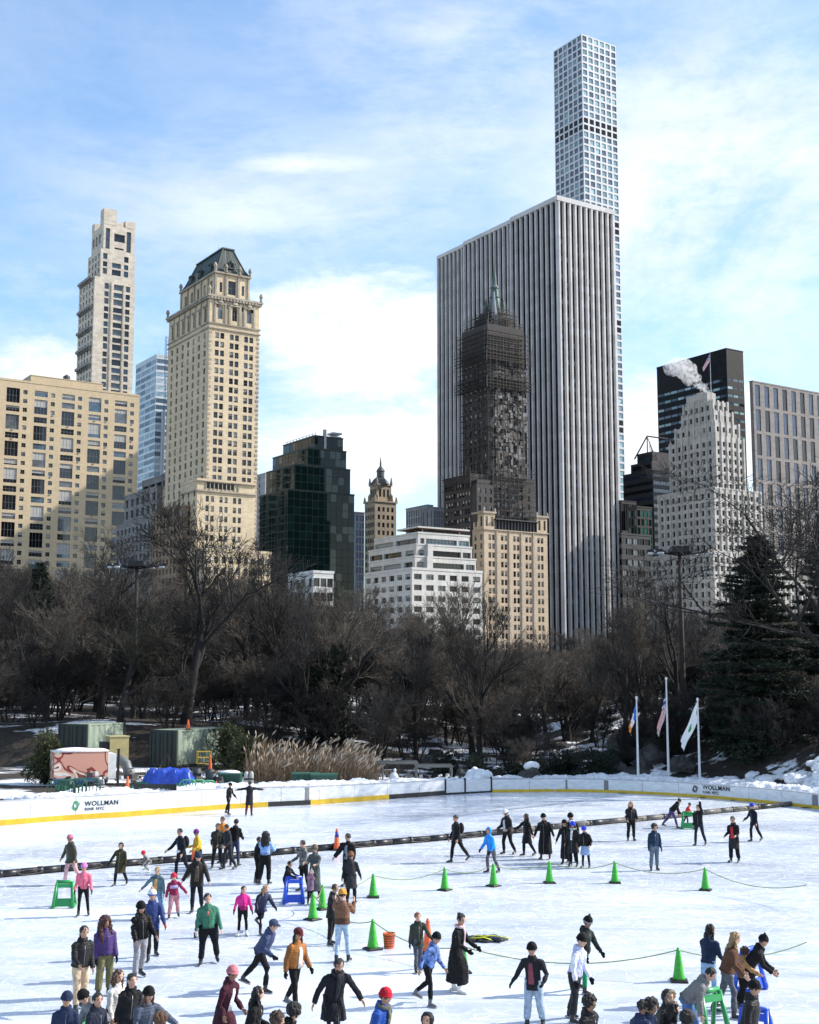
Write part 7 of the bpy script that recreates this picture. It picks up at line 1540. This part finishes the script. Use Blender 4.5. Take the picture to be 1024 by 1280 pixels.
    p(364, 1262, 1.78, 50, 4, ((18, 5, 10), (-14, 6, 18)), ((0, 10, 12), (16, 16, 10)), label='skater in rust orange bomber jacket with dark maroon cap', coat=('jacket', (.33, .13, .035), 'p', 0, (.65, .6, .55)), pants=(K, 'c', .95), hat=('cap', (.08, .015, .02)), hair=('side', 'k'), gloves=K, skin=1, boot='g')
    p(414, 1306, 1.86, 20, 26, ((24, 8, 30), (-18, 8, 20)), ((10, 40, 20), (24, 50, 14)), label='bearded man in black overcoat lunging with both arms out', coat=('knee', (.014, .014, .018), 'c'), pants=(K, 'p'), hair=('short', 'k'), extra=('beard',), scarf=(.03, .03, .035), skin=1, w=1.1)
    p(463, 1364, 1.82, 60, 16, WALK, HANG, label='skater in royal blue jacket and crimson beanie at the bottom edge', coat=('jacket', (.02, .07, .30), 'p', 1), hat=('beanie', (.45, .015, .03)), scarf=(.12, .12, .08), skin=1, hair=('short', 'b'))
    p(355, 1128, 1.33, 70, 14, ((10, 6, 16), (-6, 6, 10)), REACH, label='small child in black bending to push the blue skating aid', coat=('jacket', K, 'c', 1), pants=(K, 'c'), skin=1, gloves=None)
    p(381, 1114, 1.72, -50, 8, STAND, ((30, 14, 50), (20, 14, 30)), label='adult in black and white camouflage jacket bending over a child', coat=('jacket', (.10, .10, .10), 'm', 1), pants=(K, 'c'), skin=0, hair=('short', 'k'), gloves=K)
    p(394, 1122, 1.72, -20, 6, STAND, ((40, 6, 50, 14), (40, 6, 50, 14)), label='skater in long grey wool coat with glasses holding the little girl', coat=('long', (.085, .095, .092), 'c', 1), pants=(K, 'c'), hat=('beanie', (.16, .12, .09), (.1, .1, .1)), extra=('glasses',), skin=1)
    p(388, 1132, 1.04, -5, -4, STAND, ((120, 30, 30), (120, 30, 30)), label='little girl in dusty purple coat with both arms raised', coat=('parka', (.22, .13, .20), 'c', 0), pants=(K, 'c'), hat=('pom', (.3, .25, .25)), skin=1)
    p(437, 1108, 1.84, -30, 4, STAND, ((20, 34, 10), (4, 14, 14)), label='tall man in wide open black overcoat with pale collar', coat=('cape', (.012, .012, .014), 'c', 0, (.2, .22, .28)), pants=(K, 'c'), hair=('short', 'k'), skin=1, w=1.05)
    p(439, 1130, 1.62, 175, 2, ((10, 4, 8), (-6, 4, 8)), ((4, 22, 8), (4, 18, 8)), label='skater in dark parka with brown beanie seen from behind', coat=('knee', (.03, .03, .034), 'c', 1), pants=(K, 'c'), hat=('beanie', (.20, .09, .05)), gloves=K)
    p(412, 1181, 1.62, 60, 4, STAND, ((50, 10, 70, 10), (40, 10, 60, 10)), label='skater in shiny black hugging the brown jacket skater', coat=('parka', (.014, .014, .016), 'p', 1), pants=(K, 'p'), hair=('short', 'b'), skin=1)
    p(428, 1203, 1.80, 172, 2, STAND, ((50, 22, 100, 20), (50, 22, 100, 20)), label='skater in brown jacket, orange beanie and light jeans seen from behind', coat=('jacket', (.17, .085, .05), 'p'), pants=((.36, .47, .60), 'd', .95), hat=('beanie', (.62, .28, .05)), skin=0)
    p(522, 1214, 1.46, 20, 8, ((20, 5, 20), (-10, 6, 14)), ((6, 16, 10), (30, 30, 20)), label='red haired boy in dark olive parka with hood down', coat=('parka', (.04, .045, .035), 'c', 1), pants=((.06, .07, .10), 'd'), hair=('short', 'r'), skin=0, gloves=K)
    p(538, 1259, 1.62, 60, 18, ((14, 5, 8), (-12, 6, 44)), ((-20, 24, 10), (16, 14, 20)), label='boy in blue camouflage jacket and black beanie skating on one leg', coat=('jacket', (.07, .13, .32), 'm', 1), pants=(K, 'c', .9), hat=('beanie', K), skin=1, boot='g', foot0=True)
    p(571, 1240, 1.80, 65, 6, ((12, 5, 10), (-10, 5, 8)), ((24, 10, 36), (30, 8, 30)), label='woman in long black coat, pale pink scarf and white skates', coat=('long', (.012, .012, .013), 'c'), pants=(K, 'c'), scarf=(.62, .42, .44), hair=('bun', 'k'), skin=1, boot='w', gloves=K)
    p(530, 1397, 1.70, 5, 3, STAND, HANG, label='smiling face framed by a black hood at the bottom edge', coat=('jacket', (.02, .02, .022), 'p', 2), skin=1, hair=None)
    p(669, 1284, 1.72, -25, 4, ((4, 6, 6), (-4, 6, 6)), ((14, 34, 10), (-6, 34, 70, 30)), label='skater in black blazer, black beanie and pale blue jeans', coat=('parka', (.018, .018, .022), 'c', 0, (.22, .06, .08)), pants=((.30, .38, .48), 'd', 1.2), hat=('beanie', K), gloves=K, skin=1)
    p(714, 1276, 1.84, 55, 10, ((10, 6, 14), (-14, 7, 12)), ((10, 10, 20), (14, 12, 16)), label='skater in white lavender hoodie with black beanie and black trousers', coat=('jacket', (.52, .55, .78), 'c', 1), pants=((.02, .02, .022), 'p', 1.1), hat=('beanie', K), gloves=K, skin=0)
    p(727, 1240, 1.74, 50, 10, WALK, ((6, 12, 20), (26, 18, 14)), label='skater in black and green varsity jacket with fuzzy pompom beanie', coat=('jacket', (.022, .03, .026), 'c', 1), pants=((.02, .22, .10), 'c', .9), hat=('pom', K, (.3, .3, .3), (.12, .1, .08)), gloves=K, skin=2)
    p(727, 1372, 1.76, 50, 8, STAND, HANG, label='man with curly black hair in black puffer at the bottom edge', coat=('jacket', (.016, .016, .02), 'p', 1), hair=('afro', 'k'), skin=2)
    p(798, 1383, 1.74, 120, 10, STAND, HANG, label='dark hooded shoulder at the bottom edge just before the curly haired trio', coat=('jacket', NAVY, 'p', 1), hair=('short', 'k'), skin=2)
    # row beyond the cones
    p(575, 1078, 1.84, -60, 0, ((16, 5, 6), (-26, 6, 10)), ((4, 8, 14), (4, 8, 14)), label='tall skater all in black striding alone behind the cones', coat=('parka', (.012, .012, .014), 'c'), pants=(K, 'c'), hair=('short', 'k'), skin=1, extra=('pack',))
    p(617, 1091, 1.70, -60, 12, ((14, 5, 18), (-6, 5, 14)), ((24, 14, 14), (6, 10, 30)), label='child in bright blue hooded jacket and grey trousers behind a cone', coat=('jacket', (.02, .25, .72), 'p', 2), pants=((.10, .10, .11), 'c'), hat=None, gloves=K, skin=1)
    p(637, 1068, 1.82, -50, 2, WIDE, PK, label='skater in white cap and black puffer with pale hood', coat=('parka', (.014, .014, .016), 'p', 1, (.5, .5, .5)), pants=(K, 'c'), hat=('cap', (.8, .8, .8)), skin=2)
    p(662, 1070, 1.70, -60, 6, WIDE, ((40, 30, 14), (0, 40, 10)), label='woman in black knee coat reaching one arm forward', coat=('knee', (.012, .012, .013), 'c', 1), pants=(K, 'c'), hair=('long', 'k'), skin=1)
    p(682, 1074, 1.78, -20, 2, STAND, ((4, 34, 6), (4, 22, 10)), label='broad figure in wide full length black coat', coat=('long', (.011, .011, .012), 'c', 1), pants=(K, 'c'), hair=('short', 'k'), hat=('beanie', K), skin=1, w=1.25)
    p(715, 1078, 1.90, -10, 2, STAND, HANG, label='tall man in black with white scarf behind the blue hats', coat=('parka', K, 'c', 1), scarf=(.8, .8, .8), hat=('beanie', K), skin=2)
    p(708, 1080, 1.68, -20, 3, STAND, ((10, 24, 20), (4, 14, 10)), label='figure in long black coat and dark cap beside the plaid scarf', coat=('long', (.013, .013, .014), 'c'), pants=(K, 'c'), hair=('side', 'k'), hat=('beanie', K), skin=1)
    p(718, 1083, 1.70, -30, 3, STAND, ((4, 12, 14), (4, 20, 20)), label='skater in royal blue beanie and long pale plaid scarf', coat=('knee', (.016, .016, .018), 'p'), pants=(K, 'c'), hat=('beanie', (.03, .06, .6)), scarf=(.82, .82, .82), skin=1, hair=('long', 'k'))
    p(733, 1085, 1.56, -30, 4, STAND, ((4, 10, 20), (-8, 24, 60, 20)), label='girl in blue beanie, black jacket and light blue denim skirt', coat=('jacket', K, 'p', 1), pants=(K, 'c', .85), hat=('beanie', (.03, .05, .55)), extra=('skirt',), skin=1)
    p(789, 1051, 1.72, 5, 2, STAND, PK, label='woman with long blond hair in black jacket far out on the ice', coat=('jacket', (.014, .014, .016), 'p', 1), pants=(K, 'c', 1.1), hair=('long', 'y'), skin=0)
    p(818, 1088, 1.72, 5, 2, STAND, HANG, label='lone skater in dark navy jacket and grey jeans with short black hair', coat=('jacket', (.018, .035, .07), 'c', 1), pants=((.10, .14, .18), 'd', 1.1), hair=('afro', 'k'), gloves=K, skin=1)
    p(838, 1035, 1.60, 75, 42, ((30, 6, 10), (-26, 8, 14)), ((50, 8, 10), (50, 8, 10)), label='skater in dark top and purple leggings leaning over to push a child', coat=('jacket', K, 'p', 1), pants=((.07, .05, .16), 'c'), skin=1, hair=('bun', 'k'))
    p(857, 1033, 1.15, 70, 22, WALK, REACH, label='small child in red top holding the green skating aid', coat=('jacket', (.6, .02, .03), 'c'), pants=((.03, .02, .03), 'c'), skin=1)
    p(876, 1057, 1.75, -30, 6, WIDE, ((4, 8, 14), (165, 14, 12)), label='skater in black with one arm raised straight overhead', coat=('jacket', (.013, .013, .015), 'c'), pants=((.015, .018, .03), 'c', .95), skin=0)
    p(919, 1078, 1.78, -40, 3, STAND, PK, label='skater in long black coat opened over a red top', coat=('knee', (.012, .012, .013), 'c', 1, (.5, .03, .04)), pants=(K, 'c', 1.2), hair=('short', 'k'), skin=1)
    p(946, 1052, 1.66, -60, 4, WALK, ((36, 12, 30), (4, 10, 10)), label='skater in royal blue beanie reaching forward near the divider end', coat=('jacket', KN, 'c'), pants=(KN, 'c'), hat=('beanie', (.03, .05, .5)), skin=1)
    # crowd at the near corner
    p(934, 1262, 1.72, 70, 34, WALK, ((55, 10, 30), (60, 10, 20)), label='figure in black with cat eared hat bent over the blue skating aid', coat=('parka', (.013, .013, .015), 'c', 1), hat=('cat', K), skin=1)
    p(905, 1271, 1.84, 70, 16, ((24, 5, 20), (-12, 6, 10)), ((34, 12, 30), (30, 12, 30)), label='woman with long blond hair in brown fur jacket and grey jeans', coat=('jacket', (.13, .055, .03), 'f'), pants=((.08, .085, .10), 'd'), hair=('long', 'y'), skin=0)
    p(886, 1258, 1.76, 130, 8, STAND, ((20, 10, 30), (20, 10, 30)), label='dark haired woman in navy jacket and light jeans behind the fur jacket', coat=('jacket', (.018, .028, .06), 'c', 1), pants=((.30, .45, .62), 'd'), hair=('long', 'k'), skin=1)
    p(926, 1262, 1.30, 80, 8, STAND, ((60, 12, 10), (50, 12, 20)), label='small child in tan quilted puffer reaching for the blue aid', coat=('jacket', (.38, .21, .09), 'p', 1), pants=(K, 'c'), hair=('afro', 'b'), skin=1)
    p(862, 1312, 1.82, 65, 44, ((26, 6, 20), (-10, 8, 16)), ((34, 8, 6), (34, 8, 6)), label='man in grey quilted jacket leaning down on the green aid', coat=('jacket', (.17, .165, .16), 'p', 1), pants=((.05, .12, .28), 'd'), hair=('short', 'k'), skin=0)
    p(822, 1362, 1.74, 70, 10, STAND, HANG, label='figure in fur trimmed hood behind the curly haired skater', coat=('jacket', (.05, .045, .04), 'p', 2), extra=('furhood',), skin=1, hair=None)
    p(808, 1378, 1.74, 60, 12, STAND, HANG, label='curly haired skater in navy hoodie at the bottom edge', coat=('jacket', (.03, .04, .07), 'c', 1), hair=('afro', 'k'), skin=2)
    p(829, 1378, 1.70, 75, 12, STAND, HANG, label='woman with long black hair beside the curly haired skater', coat=('jacket', K, 'c', 1, (.6, .6, .6)), hair=('long', 'k'), skin=0)
    p(936, 1350, 1.76, 60, 10, STAND, HANG, label='figure in black beanie and thick black hooded coat at the corner', coat=('jacket', (.018, .018, .018), 'p', 1), hat=('beanie', K), skin=1, hair=('short', 'k'))
    p(852, 1400, 1.72, 120, 14, STAND, HANG, label='top of a dark head at the bottom edge below the green aid', coat=('jacket', K, 'c', 1), hair=('afro', 'k'), skin=1)
    # near left corner, bending and sitting low
    p(137, 1325, 1.70, 60, 10, STAND, HANG, label='woman with long chestnut hair and white collar behind the crouching skaters', coat=('jacket', (.6, .58, .56), 'c', 1), hair=('long', 'a'), skin=0)
    p(112, 1360, 1.66, 60, 10, STAND, HANG, label='skater in dark navy coat with a red hair clip', coat=('jacket', (.02, .024, .04), 'c', 1), hair=('short', 'k'), skin=1)
    p(122, 1332, 1.72, -50, 40, ((60, 10, 60), (20, 10, 60)), ((60, 10, 10), (40, 14, 20)), label='skater in black beanie and grey jacket bending to reach down', coat=('jacket', (.17, .18, .20), 'p', 1), pants=((.42, .32, .26), 'c'), hat=('beanie', K), skin=0)
    p(158, 1334, 1.72, 30, 6, STAND, HANG, label='woman with dark tied hair and black jacket between the beanies', coat=('jacket', (.018, .018, .02), 'c', 1), hair=('pony', 'k'), skin=0)
    p(172, 1352, 1.72, 40, 16, STAND, ((20, 12, 60, 20), (46, 60, 6)), label='skater in black beanie and slate jacket with one arm pointing out', coat=('jacket', (.07, .085, .12), 'p', 1), hair=('side', 'a'), hat=('beanie', K), skin=1)
    p(187, 1398, 1.66, 150, 8, STAND, HANG, label='curly golden brown head at the bottom edge near the pointing arm', coat=('jacket', GY, 'c', 1), hair=('afro', 'a'), skin=1)
    p(78, 1358, 1.66, 20, 10, STAND, HANG, label='figure in navy coat and hat partly cut by the picture edge', coat=('jacket', NAVY, 'c', 1), hat=('beanie', NAVY), skin=1)
# ------------------------------------------------------------ sky, sun, camera
def world():
    w = bpy.data.worlds.new('World'); SC.world = w; w.use_nodes = True; nt = w.node_tree; L = nt.links.new
    bg = nt.nodes['Background']; out = nt.nodes['World Output']
    sky = N(nt, 'ShaderNodeTexSky', sky_type='NISHITA', sun_disc=False, sun_elevation=R(SUN_EL), sun_rotation=R(SUN_AZ), altitude=50, air_density=1.0, dust_density=1.0, ozone_density=1.0)
    tc = N(nt, 'ShaderNodeTexCoord'); dirv = tc.outputs['Generated']
    def noise(scale, detail, stretch, rough=.6, dist=0.):
        mp = N(nt, 'ShaderNodeMapping'); mp.inputs['Scale'].default_value = stretch; L(dirv, mp.inputs[0])
        n = N(nt, 'ShaderNodeTexNoise', i_Scale=scale, i_Detail=detail, i_Roughness=rough, i_Distortion=dist); L(mp.outputs[0], n.inputs['Vector']); return n.outputs[0]
    def math_(op, a, b=None, clamp=False):
        n = N(nt, 'ShaderNodeMath', operation=op, use_clamp=clamp)
        for i, v in enumerate((a, b)):
            if v is None: continue
            if isinstance(v, (int, float)): n.inputs[i].default_value = v
            else: L(v, n.inputs[i])
        return n.outputs[0]
    def mrange(v, a, b, c=0., d=1., smooth=True):
        n = N(nt, 'ShaderNodeMapRange', interpolation_type='SMOOTHSTEP' if smooth else 'LINEAR'); n.inputs[1].default_value = a; n.inputs[2].default_value = b; n.inputs[3].default_value = c; n.inputs[4].default_value = d; L(v, n.inputs[0]); return n.outputs[0]
    n1 = noise(7, 8, (1, 1, 2.2), .62, .3); n2 = noise(2.6, 7, (1, 1, 1.7), .65, .5); n3 = noise(26, 6, (1, 1, 3), .7)
    def blob(px, py, rx, ry):
        d = Vector(ray(px, py)).normalized()
        mp = N(nt, 'ShaderNodeVectorMath', operation='SUBTRACT'); L(dirv, mp.inputs[0]); mp.inputs[1].default_value = d
        m2 = N(nt, 'ShaderNodeVectorMath', operation='MULTIPLY'); L(mp.outputs[0], m2.inputs[0]); m2.inputs[1].default_value = (FPX/rx, FPX/ry, FPX/ry)
        ln = N(nt, 'ShaderNodeVectorMath', operation='LENGTH'); L(m2.outputs[0], ln.inputs[0]); return mrange(ln.outputs[1], 1.0, 0.0)
    low = math_('MAXIMUM', blob(450, 440, 290, 180), blob(850, 560, 300, 190)); low = math_('MAXIMUM', low, blob(60, 480, 160, 110)); low = math_('MAXIMUM', low, blob(480, 560, 520, 160))
    cum = mrange(math_('ADD', math_('ADD', math_('MULTIPLY', low, .36), math_('MULTIPLY', n1, .6)), math_('MULTIPLY', n3, .24)), .50, .82)
    cum = math_('MULTIPLY', cum, mrange(low, .02, .3))
    hi = math_('MAXIMUM', math_('MULTIPLY', blob(560, 30, 150, 50), .55), blob(900, 250, 420, 330)); hi = math_('MAXIMUM', hi, blob(370, 205, 190, 26))
    hi = math_('MAXIMUM', hi, math_('MULTIPLY', blob(330, 260, 500, 160), .6))
    wis = math_('MULTIPLY', mrange(math_('ADD', n2, math_('MULTIPLY', n3, .25)), .42, .8), math_('ADD', math_('MULTIPLY', hi, .75), .16))
    rip = math_('MULTIPLY', blob(370, 207, 190, 24), mrange(noise(60, 2, (1.0, .2, 2), .6), .4, .7)); rip = math_('MULTIPLY', rip, .35)
    back = mrange(n1, .5, .7, 0, .8)
    m = math_('MAXIMUM', math_('MAXIMUM', cum, wis), rip); m = math_('MAXIMUM', m, math_('MULTIPLY', mrange(math_('ADD', n2, math_('MULTIPLY', n3, .3)), .48, .98), math_('SUBTRACT', .62, math_('MULTIPLY', blob(90, 90, 520, 330), .5))), True)
    sc = N(nt, 'ShaderNodeMix', data_type='RGBA'); L(m, sc.inputs[0])
    hs = N(nt, 'ShaderNodeHueSaturation'); hs.inputs['Saturation'].default_value = 1.28; hs.inputs['Value'].default_value = SKY_V; L(sky.outputs[0], hs.inputs['Color'])
    pm = N(nt, 'ShaderNodeMix', data_type='RGBA'); pm.inputs[0].default_value = .10; pm.inputs[7].default_value = (5.6, 6.6, 7.6, 1); L(hs.outputs[0], pm.inputs[6]); L(pm.outputs[2], sc.inputs[6])
    sh = mrange(n1, .35, .75, CLOUD_V*.82, CLOUD_V); cc = N(nt, 'ShaderNodeCombineXYZ'); L(math_('MULTIPLY', sh, .955), cc.inputs[0]); L(math_('MULTIPLY', sh, .975), cc.inputs[1]); L(sh, cc.inputs[2])
    L(cc.outputs[0], sc.inputs[7])
    L(sc.outputs[2], bg.inputs[0]); bg.inputs[1].default_value = SKY_S
def finish_scene():
    world()
    sl = bpy.data.lights.new('sun', 'SUN'); sl.energy = SUN_E; sl.angle = R(.5); sl.color = (1, .95, .87)
    so = bpy.data.objects.new('sun', sl); COL.objects.link(so)
    a, e = R(SUN_AZ), R(SUN_EL); d = Vector((math.sin(a)*math.cos(e), math.cos(a)*math.cos(e), math.sin(e)))
    so.rotation_euler = d.to_track_quat('Z', 'Y').to_euler(); so.location = (60, 0, 80)
    cd = bpy.data.cameras.new('camera'); co = bpy.data.objects.new('camera', cd); COL.objects.link(co); SC.camera = co
    co.location = (0, 0, HC); co.rotation_euler = (math.pi/2+PIT, 0, 0)
    cd.sensor_fit = 'HORIZONTAL'; cd.sensor_width = 36; cd.lens = 36*FPX/1024; cd.clip_start = .5; cd.clip_end = 20000
    SC.view_settings.view_transform = 'Standard'; SC.view_settings.look = 'None'; SC.view_settings.exposure = EXPO; SC.view_settings.gamma = 1
    SC.cycles.max_bounces = 6; SC.cycles.diffuse_bounces = 2; SC.cycles.glossy_bounces = 3; SC.cycles.transparent_max_bounces = 8; SC.cycles.volume_bounces = 1
SKY_V, CLOUD_V, SKY_S, SUN_E, EXPO = 1.35, 7.2, .13, 4.5, .6
city(); ground(); trees(); evergreens(); reeds(); ice(); boards(); cones(); rink_things(); back_lot(); park_things(); crowd()
finish_scene()
